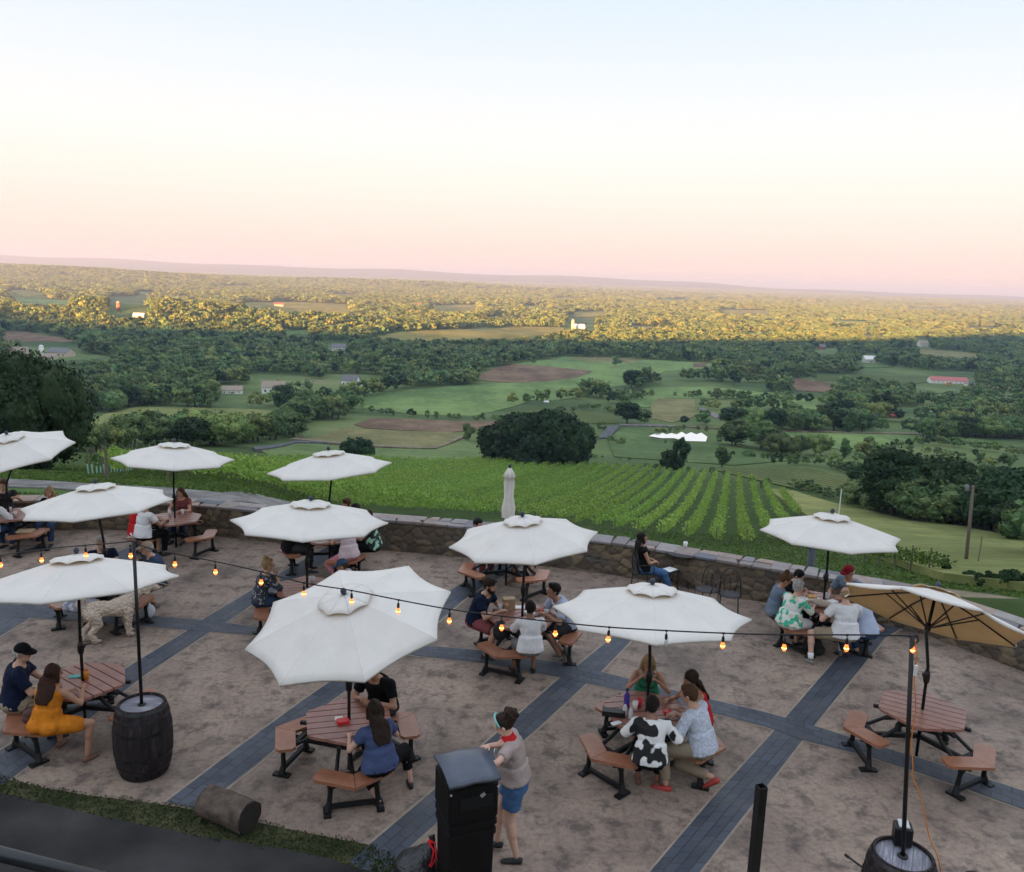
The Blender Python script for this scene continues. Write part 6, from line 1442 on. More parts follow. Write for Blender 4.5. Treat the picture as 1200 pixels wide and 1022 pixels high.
# by the wall, left of centre
person('t8pink', (398, 611), 0, 'person in a pale pink top with back turned on the bench by the wall', GP, 'T8', h=1.70, fem=True, girth=1.08, lean=8, hunch=10, hp=10, hair='bob', hm=H_BROWN, skin=SKIN, shirt=cloth('pale_pink', (.62, .50, .54)), sleeve=.5, bottom=PINKC, leg=.9, untuck=.015, FL=(-.25, -.02, .085), KL=(-.4, .9, .3))
person('t8stripe', (430, 605), 0, 'person in a dark shirt with pale green stripes under the right of the umbrella', GP, 'T8', h=1.76, girth=1.1, lean=8, hunch=12, hp=10, hair='short', hm=H_DARK, skin=SKIN, shirt=STRIPEG, sleeve=.6, bottom=BLACKC, untuck=.015)
person('t8farman', (408, 590), 0, 'dark haired man facing the viewer above the umbrella by the wall', GP, 'T8', h=1.82, lean=6, hunch=10, hp=8, hair='quiff', hm=H_BROWN, skin=SKIN, shirt=CHAR, bottom=JEANS)
person('t8farhead', (420, 596), 6, 'black haired guest just right of the dark haired man by the wall', GP, 'T8', h=1.68, lean=8, hunch=12, hp=24, hair='short', hm=H_BLACK, skin=SKIN_D, shirt=CHAR, bottom=JEANS)
person('t8left', (347, 607), 0, 'person in dark clothes at the left bench under the spotted umbrella', GP, 'T8', h=1.74, lean=10, hunch=12, hp=12, hair='short', hm=H_DARK, skin=SKIN_T, shirt=BLACKC, bottom=CHAR)
person('t7left', (553, 613), 0, 'dark clothed guest whose head shows left of the closed umbrella', GP, 'T7', h=1.74, lean=10, hunch=12, hp=12, hair='short', hm=H_BLACK, skin=SKIN, shirt=BLACKC, bottom=MAROON)
person('t7right', (604, 622), 0, 'bare legged guest under the white umbrella by the wall', GP, 'T7', h=1.70, lean=10, hunch=12, hp=12, hair='short', hm=H_DARK, skin=SKIN_T, shirt=BLACKC, bottom=BLACKC, leg=.4, FL=(-.18, .02, .085), KL=(-.3, .9, .3), shoe=SHOE_T)
# left back
person('t9white', (183, 588), 0, 'person in a bright white tee shirt seen from behind on the left', GP, 'T9', h=1.80, lean=6, hunch=10, hp=10, hair='short', hm=H_DARK, skin=SKIN_T, shirt=WHITEC, sleeve=.6, bottom=BLACKC, untuck=.01)
person('t9red', (163, 590), 0, 'person in a red shirt with white sleeves beside the bright white tee', GP, 'T9', h=1.74, lean=4, hunch=10, hp=8, hair='short', hm=H_BROWN, skin=SKIN, shirt=REDC, sleeve=.55, bottom=WHITEC, leg=.45)
_t9 = TABLES['T9'][0]
person('t9far', None, -95, 'brown haired woman across from the bright white tee', GP, None, at_root=(_t9.x - .12, _t9.y + .88), h=1.64, fem=True, lean=12, hunch=12, hp=16, hair='long', hm=H_BROWN, skin=SKIN, shirt=MAROON, bottom=JEANS)
person('t11man', (119, 639), 0, 'grey haired man in navy behind the pole of the left umbrella', GP, 'T11', h=1.76, lean=8, hunch=12, hp=12, hy=-20, hair='short', hm=H_GREY, skin=SKIN, shirt=NAVY, bottom=KHAKI, leg=.45)
person('t11cap', (171.5, 643), 0, 'man in a tan cap and dark blue tee shirt seated behind the dog', GP, 'T11', h=1.80, girth=1.1, lean=16, hunch=14, hp=10, cap=cloth('tan_cap', (.38, .30, .22)), hair='fringe', hm=H_GREY, skin=SKIN, shirt=cloth('petrol', (.035, .06, .11)), bottom=KHAKI, leg=.45, FR=(.28, .12, .085), FL=(.12, .10, .085), shoe=SHOE_G)
person('t11grey', (92, 668), 0, 'person in a grey patterned dress on the bench behind the dog', GP, 'T11', h=1.62, fem=True, lean=10, hunch=10, hp=10, hair='bob', hm=H_GREY, skin=SKIN_P, shirt=TATTY, sleeve=.7, skirt=.7, bottom=None)
person('t10dark', (3, 566), 0, 'man in a dark shirt gesturing at the far left table', GP, 'T10', h=1.82, lean=4, hunch=8, hp=6, hair='short', hm=H_BROWN, skin=SKIN, shirt=CHAR, bottom=JEANS, HL=(-.20, .50, 1.02))
person('t10white', (-6, 585), 0, 'person in a white shirt cut by the left edge of the picture', GP, 'T10', h=1.76, lean=12, hunch=12, hp=10, hair='short', hm=H_DARK, skin=SKIN, shirt=WHITEC, sleeve=1.4, bottom=JEANS, snap=False)
person('t10blond', (57.5, 577), 60, 'blond haired guest seen from behind in front of the left wall', None, 'T10', h=1.66, fem=True, lean=4, hunch=8, hp=6, hair='bob', hm=H_BLOND, skin=SKIN, shirt=BLACKC, sleeve=.6, bottom=JEANS, snap=False)
# woman on the iron chair by the wall
pw = person('chairwoman', (753, 631), 12, 'woman with long black hair in a black top seated alone by the wall', None, None, h=1.66, fem=True, lean=-14, hunch=8, hp=-2, hair='long', hm=H_BLACK, skin=SKIN_T, shirt=BLACKC, sleeve=0, bottom=DENIM, leg=.93, HL=(-.05, .22, .68), HR=(.08, .22, .68), FL=(-.05, .66, .085), FR=(.10, .56, .085), shoe=SHOE_B)
# the standing woman with the bin
sw_root = at(601, 1004)
bnp = at(543, 1052); topz = z_up(bnp, 905)
def to_local(P, root, face): return tuple(Matrix.Rotation(-R_(face - 90), 3, 'Z') @ (Vector(P) - Vector((root[0], root[1], 0))))
SHL = to_local(at(556, 903, topz + .10), sw_root, 172); SHR = to_local(at(560, 879, topz + .12), sw_root, 172)
P_STAND = person('standing', None, 172, 'woman in taupe tee and denim shorts standing at the bin with a red neckerchief', None, None, h=1.74, stand=True, fem=True, girth=1.10, lean=8, hunch=12, hp=26, hair='curlybun', hm=H_DARK, skin=SKIN_P, shirt=TAUPE, sleeve=.62, bottom=DENIM, leg=.30, untuck=.012, scarf=REDC, band=plain('aqua_band', (.20, .55, .52), .5), FL=(-.10, -.05, .085), FR=(.10, .20, .085), HL=SHL, HR=SHR, at_root=(sw_root.x, sw_root.y), curl=.35)
finish_pending()
_b = P_STAND['body']; pr_ = MB(); pr_.box((0, 0, 0), (.15, .012, .17)); o = pr_.obj('shirt_print', WHITEC, _b, bevel=.004); o.location = (-.02, .215, 1.22); o.rotation_euler = (R_(-14), 0, 0)
pr_ = MB(); pr_.box((0, 0, 0), (.07, .014, .08)); o2 = pr_.obj('print_motif', NAVY, o); o2.location = (-.02, .002, .01); o2.rotation_euler = (0, R_(28), 0)
# ------------------------------------------------------------------ barrels, poles and string lights
mt, nt, bs, out = mat_new('barrel_wood'); N = NT(nt); co = N.coord('Object')
col = N.ramp(N.noise(N.map(co, (9, 9, 1.2)), 2.0, 6, .7), [(.3, (.010, .008, .009)), (.55, (.032, .024, .025)), (.75, (.085, .07, .07))])
N.set(bs.inputs['Base Color'], col); bs.inputs['Roughness'].default_value = .7; bs.inputs['Specular IOR Level'].default_value = .2; N.set(bs.inputs['Normal'], N.bump(N.noise(N.map(co, (30, 30, 4)), 2, 5, .7), .6, .01)); M_STAVE = mt
mt, nt, bs, out = mat_new('barrel_head'); N = NT(nt); co = N.coord('Object')
col = N.ramp(N.noise(N.map(co, (2, 14, 1)), 1.6, 6, .7), [(.3, (.10, .10, .125)), (.55, (.24, .24, .28)), (.72, (.45, .45, .50))])
N.set(bs.inputs['Base Color'], col); bs.inputs['Roughness'].default_value = .6; M_HEAD = mt
M_HOOP = plain('hoop_steel', (.05, .05, .055), .45, .8, var=.4, scale=9)
def barrel(loc, label, rz=0, H_=.93, R0_=.275, R1_=.355):
    e = empty('wine_barrel', loc, rz, label, 'barrel', 'old wine barrels holding the light poles'); b = MB(); ns, per = 26, 6; n = ns * per; rows = 15
    def rad(t): return R0_ + (R1_ - R0_) * (1 - (2 * t - 1) ** 2) ** .8
    for i in range(rows):
        t = i / (rows - 1); 
        for j in range(n):
            a = 2 * math.pi * j / n; q = j % per; r = rad(t) - (.006 if q == 0 else 0) + .002 * math.sin(j // per * 5.1); b.v.append((math.cos(a) * r, math.sin(a) * r, t * H_))
    for i in range(rows - 1):
        for j in range(n): k = (j + 1) % n; b.f.append((i * n + j, i * n + k, (i + 1) * n + k, (i + 1) * n + j)); b.m.append(0)
    nb = len(b.v); 
    for z in (H_, H_ - .035):
        for j in range(n): a = 2 * math.pi * j / n; r = R0_ - .022; b.v.append((math.cos(a) * r, math.sin(a) * r, z))
    for j in range(n): k = (j + 1) % n; b.f.append(((rows - 1) * n + j, (rows - 1) * n + k, nb + k, nb + j)); b.m.append(0); b.f.append((nb + j, nb + k, nb + n + k, nb + n + j)); b.m.append(0)
    b.obj('staves', M_STAVE, e); h = MB(); h.mi = 0
    for k in range(-3, 3):
        p = clip_poly([(math.cos(2 * math.pi * j / 40) * (R0_ - .02), math.sin(2 * math.pi * j / 40) * (R0_ - .02)) for j in range(40)], 0, 1, (k + 1) * .087 - .0015); p = clip_poly(p, 0, -1, -k * .087 - .0015 + 0)
        if len(p) > 2: h.prism(p, H_ - .06, H_ - .035)
    h.obj('head', M_HEAD, e)
    for t in (.03, .14, .32, .68, .86, .97):
        q = MB(); w_ = .020; q.loft([(V(0, 0, (t * H_ + s * w_)), V(rad(min(max(t + s * w_ / H_, 0), 1)) + .005, 0, 0), V(0, rad(min(max(t + s * w_ / H_, 0), 1)) + .005, 0)) for s in (-1, 0, 1)], 52, False)
        q.obj('hoop', M_HOOP, e, True)
    return e
bl = at(166, 826, .895); bl.z = 0; br_ = at(1058, 1004, .895); br_.z = 0
barrel(bl, 'dark weathered wine barrel standing in front at the left'); barrel(br_, 'wine barrel cut by the bottom edge with a small black box on top', 1.1)
pl_top = z_up((bl.x, bl.y, .9), 634); PRT = at_depth(1069, 744, br_.y); pr_top = PRT.z; LEAN = (PRT.x - br_.x) / (pr_top - .897)
def light_pole(loc, top, label, lean=0.0):
    e = empty('light_pole', (loc.x, loc.y, .897), 0, label, 'pole', 'poles of the string lights'); e.rotation_euler = (0, math.atan(lean), 0); b = MB(); b.tube([(0, 0, 0), (0, 0, top - .897)], .021, 10); b.obj('pole', M_POLE, e, True)
    b = MB(); b.lathe([(.05, 0), (.05, .012), (.03, .02)], n=12); b.obj('flange', M_POLE, e, True)
    b = MB(); b.tube([(-.05, 0, top - .90), (.05, 0, top - .90)], .010, 6); b.tube([(.045, 0, top - .90), (.06, 0, top - .95), (.03, 0, top - .98)], .008, 6); b.obj('hook', M_POLE, e); return e
light_pole(bl, pl_top, 'thin black pole rising from the barrel at the left'); light_pole(br_, pr_top, 'thin black pole rising from the barrel at the lower right', LEAN)
M_RUB = plain('black_rubber', (.012, .012, .013), .6)
mt, nt, bs, out = mat_new('lit_bulb'); nt.nodes.remove(bs); em = nt.nodes.new('ShaderNodeEmission'); em.inputs[0].default_value = (1, .22, .045, 1); em.inputs[1].default_value = .36; nt.links.new(em.outputs[0], out.inputs[0]); M_GLOW = mt
mt, nt, bs, out = mat_new('bulb_filament'); nt.nodes.remove(bs); em = nt.nodes.new('ShaderNodeEmission'); em.inputs[0].default_value = (1, .42, .10, 1); em.inputs[1].default_value = 1.8; nt.links.new(em.outputs[0], out.inputs[0]); M_FIL = mt
M_CLEAR = plain('unlit_bulb', (.6, .6, .6), .1, spec=.8)
TL = Vector((bl.x, bl.y, pl_top)); TRt = Vector((PRT.x, br_.y, pr_top)); dpl = (TRt - TL); nrm_ = Vector((-dpl.y, dpl.x, 0)).normalized()
def on_plane(px, py):
    d = Vector(ray(px, py)); o_ = Vector((0, 0, CAM_H)); t = (TL - o_).dot(nrm_) / d.dot(nrm_); return o_ + d * t
def on_left(px, py):   # the run beyond the left pole heads for the building's corner
    nn = Vector((.35, 1, 0)).normalized(); d = Vector(ray(px, py)); o_ = Vector((0, 0, CAM_H)); t = (TL - o_).dot(nn) / d.dot(nn); return o_ + d * t
sl = empty('string_lights', (0, 0, 0), 0, 'black festoon cord with glowing orange bulbs hung across the whole terrace', 'string lights')
cp = [(157, 636), (180, 644), (205, 649), (252, 658), (306, 670), (356, 683), (412, 692), (467, 703), (527, 714), (588, 722), (651, 729), (714, 735), (781, 739), (848, 742), (920, 744), (993, 744), (1067, 745)]
main = catmull([on_plane(*p) for p in cp], 6); b = MB(); b.tube([tuple(p) for p in main], .0075, 5); b.obj('cord', M_RUB, sl, True)
left = catmull([TL] + [on_left(*p) for p in [(128, 637), (100, 639), (48, 644), (0, 651), (-60, 660)]], 6); b = MB(); b.tube([tuple(p) for p in left], .0075, 5); b.obj('cord', M_RUB, sl, True)
def bulb(P, lit=True, tilt=(0, 0)):
    b = MB(); b.tube([(0, 0, 0), (0, 0, -.045)], .006, 5); b.lathe([(.008, -.04), (.017, -.05), (.021, -.075), (.021, -.115), (.017, -.12)][::-1], n=10); b.box((0, 0, -.002), (.035, .02, .022))
    s_ = b.obj('socket', M_RUB, sl, True); s_.scale = (.70, .70, .78); s_.location = P; s_.rotation_euler = (tilt[0], tilt[1], 0)
    b = MB(); b.lathe([(.006, -.215), (.022, -.205), (.032, -.18), (.031, -.155), (.020, -.125), (.014, -.11)], n=12); g_ = b.obj('bulb', M_GLOW if lit else M_CLEAR, s_, True)
    if lit: b = MB(); b.ell((0, 0, -.17), (.035, .035, .018), 8, 5); b.obj('filament', M_FIL, g_, True)
for i, (x, y) in enumerate(cp[2:-1]): bulb(on_plane(x, y), lit=(x != 781), tilt=(rnd.uniform(-.05, .05), rnd.uniform(-.05, .05)))
bulb(on_plane(1071, 746)); bulb(TL + Vector((-.02, -.05, -.04)))
for p in [(100, 639), (48, 645), (0, 651)]: bulb(on_left(*p))
# the box, the extension cord and the bar on the right barrel
e = empty('power_box', at(1056, 989, .897), -.25, 'small black box with a pale top on the barrel at the lower right', 'box'); b = MB(); b.box((0, 0, .11), (.17, .15, .20)); b.obj('body', M_POLE, e, bevel=.012); b = MB(); b.box((0, 0, .222), (.10, .13, .018)); b.obj('lid', plain('pale_plastic', (.55, .56, .58), .4), e, bevel=.004)
ec = [Vector((PRT.x + .03, br_.y, pr_top - .05))]; H0 = pr_top - .9
for i in range(1, 15): a = i * .9; zq = pr_top - .1 - .62 * H0 * i / 15; ec.append(Vector((br_.x + LEAN * (zq - .897) + .035 + .012 * math.cos(a), br_.y - .03 + .012 * math.sin(a), zq)))
ec += [Vector((br_.x + .08, br_.y - .04, 1.55)), Vector((br_.x + .20, br_.y - .06, 1.15)), Vector((br_.x + .30, br_.y - .10, .93)), Vector((br_.x + .37, br_.y - .14, .5)), Vector((br_.x + .40, br_.y - .2, .02)), Vector((br_.x + .5, br_.y - .9, .012))]
b = MB(); b.tube([tuple(p) for p in catmull(ec, 4)], .0065, 5); prop(b.obj('extension_cord', plain('orange_cord', (.62, .20, .03), .5), None, True), 'orange extension cord running down the right hand light pole', 'cord')
b = MB(); b.box((PRT.x + .06, br_.y - .02, pr_top - .34), (.035, .03, .11)); prop(b.obj('plug', plain('white_plug', (.65, .65, .63), .4), None, bevel=.006), 'white plug knotted below the topmost bulb of the right pole', 'plug')
p0 = at(991, 1002, .55); p1 = Vector((br_.x - .28, br_.y - .02, .70)); b = MB(); b.tube([tuple(p0), tuple(p0.lerp(p1, .12)), tuple(p0.lerp(p1, .13)), tuple(p1)], [.017, .017, .011, .011], 8); prop(b.obj('metal_bar', M_POLE, None, True), 'black bar with a grip sticking out from the side of the right barrel', 'bar')
# black post and the dark bundle at the bottom edge
pp = at(879, 1062); hz_ = z_up(pp, 921); tp = at(892, 922, hz_); e = empty('post', pp, .35, 'square black hollow post cut by the bottom edge', 'post'); b = MB()
w_ = .042; t_ = .006; d = Vector((tp.x - pp.x, tp.y - pp.y, hz_))
for dx, dy, sx_, sy_ in ((w_, 0, t_, 2 * w_), (-w_, 0, t_, 2 * w_), (0, w_, 2 * w_ - t_, t_), (0, -w_, 2 * w_ - t_, t_)): b.box((dx, dy, hz_ / 2), (sx_, sy_, hz_))
b.obj('tube', M_POLE, e); MB().box((0, 0, .006), (.2, .2, .012)).obj('base_plate', M_POLE, e); MB().box((0, 0, hz_ * .55), (w_ * 1.95, w_ * 1.95, .01)).obj('stop', M_POLE, e)
bp = at(1138, 1030, .3); b = MB(); b.ell((0, 0, .13), (.16, .15, .17), 14, 8); b.ell((.04, 0, .26), (.12, .11, .06), 12, 6); b.ell((-.05, -.08, .10), (.10, .08, .09), 10, 6)
o = organic(b, 'backpack', [plain('black_nylon', (.015, .016, .018), .7, bump=.5, bscale=30, bdist=.01)], None, .012); o.location = (bp.x, bp.y, 0); o.scale = (1, 1, 1.15); prop(o, 'top of a black backpack showing at the bottom edge beside the right barrel', 'backpack')

# ------------------------------------------------------------------ bin, sack, log, rail
bnp = at(543, 1052); topz = z_up(bnp, 905); e = empty('waste_bin', bnp, R_(22), 'tall black waste bin with a blue grey lid at the bottom edge', 'bin'); M_BIN = plain('bin_plastic', (.004, .004, .0045), .6, var=.3, scale=4, bump=.3, bscale=120, bdist=.002, spec=.18)
hb = topz - .46; b = MB()
def sq(w, d, z, r=.04):
    pts = []
    for sx_, sy_, a0 in ((1, 1, 0), (-1, 1, 90), (-1, -1, 180), (1, -1, 270)):
        for q in range(4): a = R_(a0 + q * 30); pts.append((sx_ * (w / 2 - r) + r * math.cos(a), sy_ * (d / 2 - r) + r * math.sin(a), z))
    return pts
def stack(b, secs):
    n = 16; k0 = len(b.v)
    for s_ in secs: b.v += sq(*s_)
    for i in range(len(secs) - 1):
        for j in range(n): k = (j + 1) % n; b.f.append((k0 + i * n + j, k0 + i * n + k, k0 + (i + 1) * n + k, k0 + (i + 1) * n + j)); b.m.append(0)
    b.f.append(tuple(k0 + j for j in range(n))[::-1]); b.f.append(tuple(k0 + (len(secs) - 1) * n + j for j in range(n))); b.m += [0, 0]
W_, D_ = .50, .50
stack(b, [(W_ * .90, D_ * .90, 0), (W_ * .94, D_ * .94, hb - .12), (W_ * 1.0, D_ * 1.0, hb - .11), (W_ * 1.0, D_ * 1.0, hb - .06), (W_ * .95, D_ * .95, hb - .055), (W_ * .95, D_ * .95, hb)])
b.obj('body', M_BIN, e); b = MB(); stack(b, [(W_ * 1.02, D_ * 1.02, hb), (W_ * 1.02, D_ * 1.02, hb + .045), (W_ * .97, D_ * .97, hb + .05), (W_ * .97, D_ * .97, hb + .09), (W_ * 1.03, D_ * 1.03, hb + .095), (W_ * 1.03, D_ * 1.03, topz - .02)]); b.obj('hood', M_BIN, e)
MB().box((.02, -D_ * .52, topz - .17), (.34, .02, .13)).obj('opening_shade', plain('bin_hole_shade', (.002, .002, .002), .9), e); MB().box((.08, -D_ * .535, topz - .10), (.05, .01, .035), M=Matrix.Rotation(-.6, 3, 'Y')).obj('latch', plain('steel_tag', (.4, .4, .42), .3, .6), e)  # flat near-black panel paints the shade inside the hood's mouth
b = MB(); n = 10
for z_off in (0, -.03):
    for i in range(n + 1):
        y = -D_ * .54 + D_ * 1.08 * i / n; z = topz + .015 + .10 * math.sin(math.pi * min(1, (i / n) * .62 + .12)) + z_off
        for x in (-W_ * .53, -W_ * .25, 0, W_ * .25, W_ * .53): b.v.append((x, y, z + (.014 if abs(x) < .01 else 0)))
m_ = 5
for i in range(n):
    for j in range(4): q = i * m_ + j; b.f.append((q, q + 1, q + m_ + 1, q + m_)); b.m.append(0); q += (n + 1) * m_; b.f.append((q + m_, q + m_ + 1, q + 1, q)); b.m.append(0)
K = (n + 1) * m_
for i in range(n):
    for j in (0, 4): q = i * m_ + j; f = (q, q + m_, q + m_ + K, q + K); b.f.append(f if j == 0 else f[::-1]); b.m.append(0)
for j in range(4):
    for i in (0, n): q = i * m_ + j; f = (q, q + K, q + 1 + K, q + 1); b.f.append(f if i == 0 else f[::-1]); b.m.append(0)
b.obj('lid', plain('bin_lid', (.075, .09, .12), .35, var=.2, scale=4), e, True)
for k, (x, y) in enumerate(((-.22, -.22), (.22, -.22))): MB().ell((x * 1.1, y * 1.16, topz - .05), (.012, .012, .012), 8, 5).obj('bolt', plain('steel_tag', (.4, .4, .42), .3), e, True)
sk = at(487, 1036); b = MB(); b.ell((0, 0, .19), (.24, .22, .20), 18, 10); b.ell((.10, .02, .33), (.13, .13, .12), 14, 8); b.ell((-.12, -.05, .12), (.16, .15, .13), 14, 8); b.tube([(.14, .03, .40), (.17, .04, .50), (.15, .06, .54)], [.06, .03, .045], 8)
o = organic(b, 'rubbish_sack', [plain('sack_film', (.012, .013, .016), .28, var=.3, bump=1.0, bscale=9, bdist=.06, spec=.6)], None, .014, it=1); o.location = sk; prop(o, 'full black rubbish sack with red ties leaning on the bin', 'sack')
b = MB(); b.tube([(.13, .0, .49), (.19, -.05, .44), (.17, -.10, .32), (.12, -.12, .27)], .011, 5); b.tube([(.15, .02, .49), (.20, -.02, .50), (.22, -.08, .38), (.17, -.13, .30)], .010, 5); b.ell((.15, .02, .49), (.036, .036, .022), 8, 5); b.obj('tie', REDC, o, True)
lg = at(293, 975); le = at(243, 955); e = empty('log', ((lg.x + le.x) / 2, (lg.y + le.y) / 2, 0), 0, 'short cut log lying on the grass edge at the lower left', 'log'); b = MB(); ax = (lg - le); ax.z = 0; L = ax.length; an = ax.normalized(); pe = Vector((-an.y, an.x, 0)); rings = []
M_LOG = plain('log_bark', (.10, .075, .06), .95, var=.5, scale=7, bump=1.0, bscale=11, bdist=.05); M_CUT = plain('log_end', (.030, .024, .020), .9, var=.3, scale=10, bump=.5)
n = 28
for i, t in enumerate(np.linspace(-.5, .5, 9)):
    for j in range(n):
        a = 2 * math.pi * j / n; r = .185 * (1 + .05 * math.sin(3 * a + t * 3) + .03 * math.sin(9 * a + t * 9)); p = an * (t * L) + pe * math.cos(a) * r + V(0, 0, .18 + math.sin(a) * r); b.v.append(tuple(p))
for i in range(8):
    for j in range(n): k = (j + 1) % n; b.f.append((i * n + j, (i + 1) * n + j, (i + 1) * n + k, i * n + k)); b.m.append(0)
b.obj('bark', M_LOG, e, True); b = MB()
for sgn, i0 in ((-1, 0), (1, 1)):
    b.loft([(an * (sgn * L * .5 - sgn * .01) + V(0, 0, .18), pe * .182, V(0, 0, .182)), (an * (sgn * (L * .5 + .004)) + V(0, 0, .18), pe * .172, V(0, 0, .172))], 26)
b.obj('cut_end', M_CUT, e)
# the rail of the balcony the picture is taken from
ra = at_depth(-260, 936, 2.2); rb_ = at_depth(190, 1048, 2.35); e = empty('balcony_rail', ra, 0, 'dark metal balcony rail crossing the bottom left corner', 'rail'); b = MB(); b.tube([(0, 0, 0), tuple(rb_ - ra)], .022, 12); b.obj('handrail', plain('rail_paint', (.012, .014, .020), .35, spec=.6), e, True)
for t in (.05, .5, .95): b = MB(); p = (rb_ - ra) * t; b.tube([tuple(p), (p.x, p.y, p.z - 1.0)], .02, 8); b.obj('baluster', M_POLE, e, True)

# ------------------------------------------------------------------ iron table and chairs by the wall
M_IRON = plain('wrought_iron', (.018, .018, .020), .5, spec=.5)
tp = at(800, 647, .72); tp.z = 0; e = empty('bistro_table', tp, 0, 'round black iron table against the wall beside the lone woman', 'table'); b = MB(); b.lathe([(.36, .70), (.37, .712), (.36, .724)], n=32); b.obj('tabletop', M_IRON, e, True)
for k in range(4):
    a = k * math.pi / 2 + .4; b = MB(); b.tube([(math.cos(a) * .30, math.sin(a) * .30, 0), (math.cos(a) * .14, math.sin(a) * .14, .3), (math.cos(a) * .22, math.sin(a) * .22, .70)], .012, 6); b.obj('leg', M_IRON, e, True)
b = MB(); b.lathe([(.15, .29), (.155, .30), (.15, .31)], n=20); b.obj('ring', M_IRON, e, True)
def cup(loc, label, h=.11, r=.04, mat=None, liquid=None, name='cup', group=None):
    e = empty(name, loc, 0, label, name, group); b = MB(); b.lathe([(r * .72, 0), (r * .86, h * .5), (r, h), (r * .93, h), (r * .80, h * .5), (r * .66, .006)], n=16); b.obj('body', mat or WHITE_P, e, True)
    if liquid: b = MB(); b.lathe([(r * .68, .01), (r * .78, h * .45), (r * .84, h * .72), (.001, h * .72)], n=16); b.obj('drink', liquid, e, True)
    return e
WHITE_P = plain('white_paper', (.78, .78, .77), .6, var=.03); GLASSP = plain('clear_plastic', (.62, .64, .66), .15, spec=.7); BEER = plain('beer', (.62, .22, .02), .2); 
cup(at(803, 642, .726), 'white mug on the round black iron table', .13, .05)
def iron_chair(loc, rz, label):
    e = empty('iron_chair', loc, rz, label, 'chair', 'black iron chairs along the wall'); b = MB(); b.lathe([(.20, .435), (.21, .445), (.20, .455)], n=20); 
    b.obj('seat', M_IRON, e, True)
    for x, y in ((-.16, .15), (.16, .15), (-.16, -.16), (.16, -.16)): b = MB(); b.tube([(x * 1.15, y * 1.2, 0), (x, y, .44)], .010, 6); b.obj('leg', M_IRON, e, True)
    b = MB(); arc = [(.20 * math.cos(a), -.17 - .03 * math.sin(a), .44 + .47 * math.sin(a) ** .7) for a in np.linspace(0.02, math.pi - .02, 15)]; b.tube(arc, .011, 6)
    for x in (-.1, 0, .1): b.tube([(x, -.18, .45), (x * 1.3, -.20, .65), (x * .8, -.20, .86)], .007, 5)
    for s_ in (-1, 1): b.tube([(s_ * .03 + .055 * math.cos(a) * s_, -.20, .66 + .055 * math.sin(a)) for a in np.linspace(0, 5, 12)], .006, 5)
    b.obj('backrest', M_IRON, e, True)
    for s_ in (-1, 1): b = MB(); b.tube([(s_ * .20, -.17, .66), (s_ * .24, .0, .67), (s_ * .22, .14, .64), (s_ * .18, .15, .44)], .010, 6); b.obj('armrest', M_IRON, e, True)
    return e
iron_chair((pw['loc'].x, pw['loc'].y, 0), pw['rz'], 'black iron chair under the lone woman by the wall')
c1 = at(826, 716); iron_chair(c1, 2.4, 'empty black iron chair right of the round iron table'); c2 = at(853, 722); iron_chair(c2, 2.9, 'empty black iron chair farthest right along the wall')
c3 = at(783, 692); c3.z = 0; e = empty('stool', c3, .6, 'low black stool carrying a white card in front of the lone woman', 'stool'); MB().box((0, 0, .44), (.34, .30, .03)).obj('seat', M_IRON, e)
for x, y in ((-.14, -.12), (.14, -.12), (-.14, .12), (.14, .12)): MB().box((x, y, .215), (.02, .02, .43)).obj('leg', M_IRON, e)
o = MB().box((0, 0, .004), (.27, .21, .007)).obj('menu_card', WHITE_P); o.location = (c3.x, c3.y, .457); o.rotation_euler = (0, 0, .75); prop(o, 'white card lying on the low black stool', 'card')
# lamp post and dark box near the wall
lp = at_depth(947, 690, 17.4); lp.z = -.6; ztop = at_depth(947, 641, 17.4).z; e = empty('lamp_post', lp, 0, 'thick dark post with two small lamps behind the table of six', 'lamp post'); H_ = ztop - lp.z
b = MB(); b.tube([(0, 0, 0), (0, 0, H_)], .075, 12); b.obj('post', FIN_M := plain('post_paint', (.05, .06, .085), .5), e, True)
for x in (-.11, .0, .11): b = MB(); b.ell((x, -.02, H_ + .02), (.06, .06, .045), 10, 6); b.obj('lamp_head', M_POLE, e, True)
dk = at(909, 693); e = empty('planter_box', dk, -.3, 'dark box against the wall behind the woman with the bun', 'box'); b = MB(); stack(b, [(.34, .30, .0), (.36, .32, .5), (.40, .36, .51), (.40, .36, .56)]); b.obj('body', M_POLE, e); b = MB(); stack(b, [(.30, .26, .56), (.26, .22, .60)]); b.obj('lid', FIN_M, e)

# ------------------------------------------------------------------ the dog
hA, hB = at(110, 752), at(155, 742); dd = (hB - hA); Lb = .62; face = math.atan2(dd.y, dd.x); b = MB()
# local +Y forward, origin on the ground under the hips
b.loft([(V(0, -.16, .56), V(.05, 0, 0), V(0, 0, .06)), (V(0, -.08, .57), V(.125, 0, 0), V(0, 0, .14)), (V(0, .08, .56), V(.13, 0, 0), V(0, .01, .145)), (V(0, .28, .53), V(.125, 0, 0), V(0, 0, .135)), (V(0, .48, .52), V(.150, 0, 0), V(0, 0, .185)), (V(0, .62, .56), V(.135, 0, 0), V(0, 0, .17)), (V(0, .72, .62), V(.08, 0, 0), V(0, .03, .10))], 18)
b.loft([(V(0, .60, .62), V(.10, 0, 0), V(0, -.06, .10)), (V(0, .74, .72), V(.085, 0, 0), V(0, -.07, .07)), (V(0, .84, .78), V(.08, 0, 0), V(0, -.05, .07))], 14)
b.ell((0, .90, .80), (.105, .115, .105), 14, 8); b.loft([(V(0, .94, .78), V(.07, 0, 0), V(0, .02, .065)), (V(0, 1.06, .74), V(.055, 0, 0), V(0, .02, .05)), (V(0, 1.11, .73), V(.035, 0, 0), V(0, .01, .03))], 12)
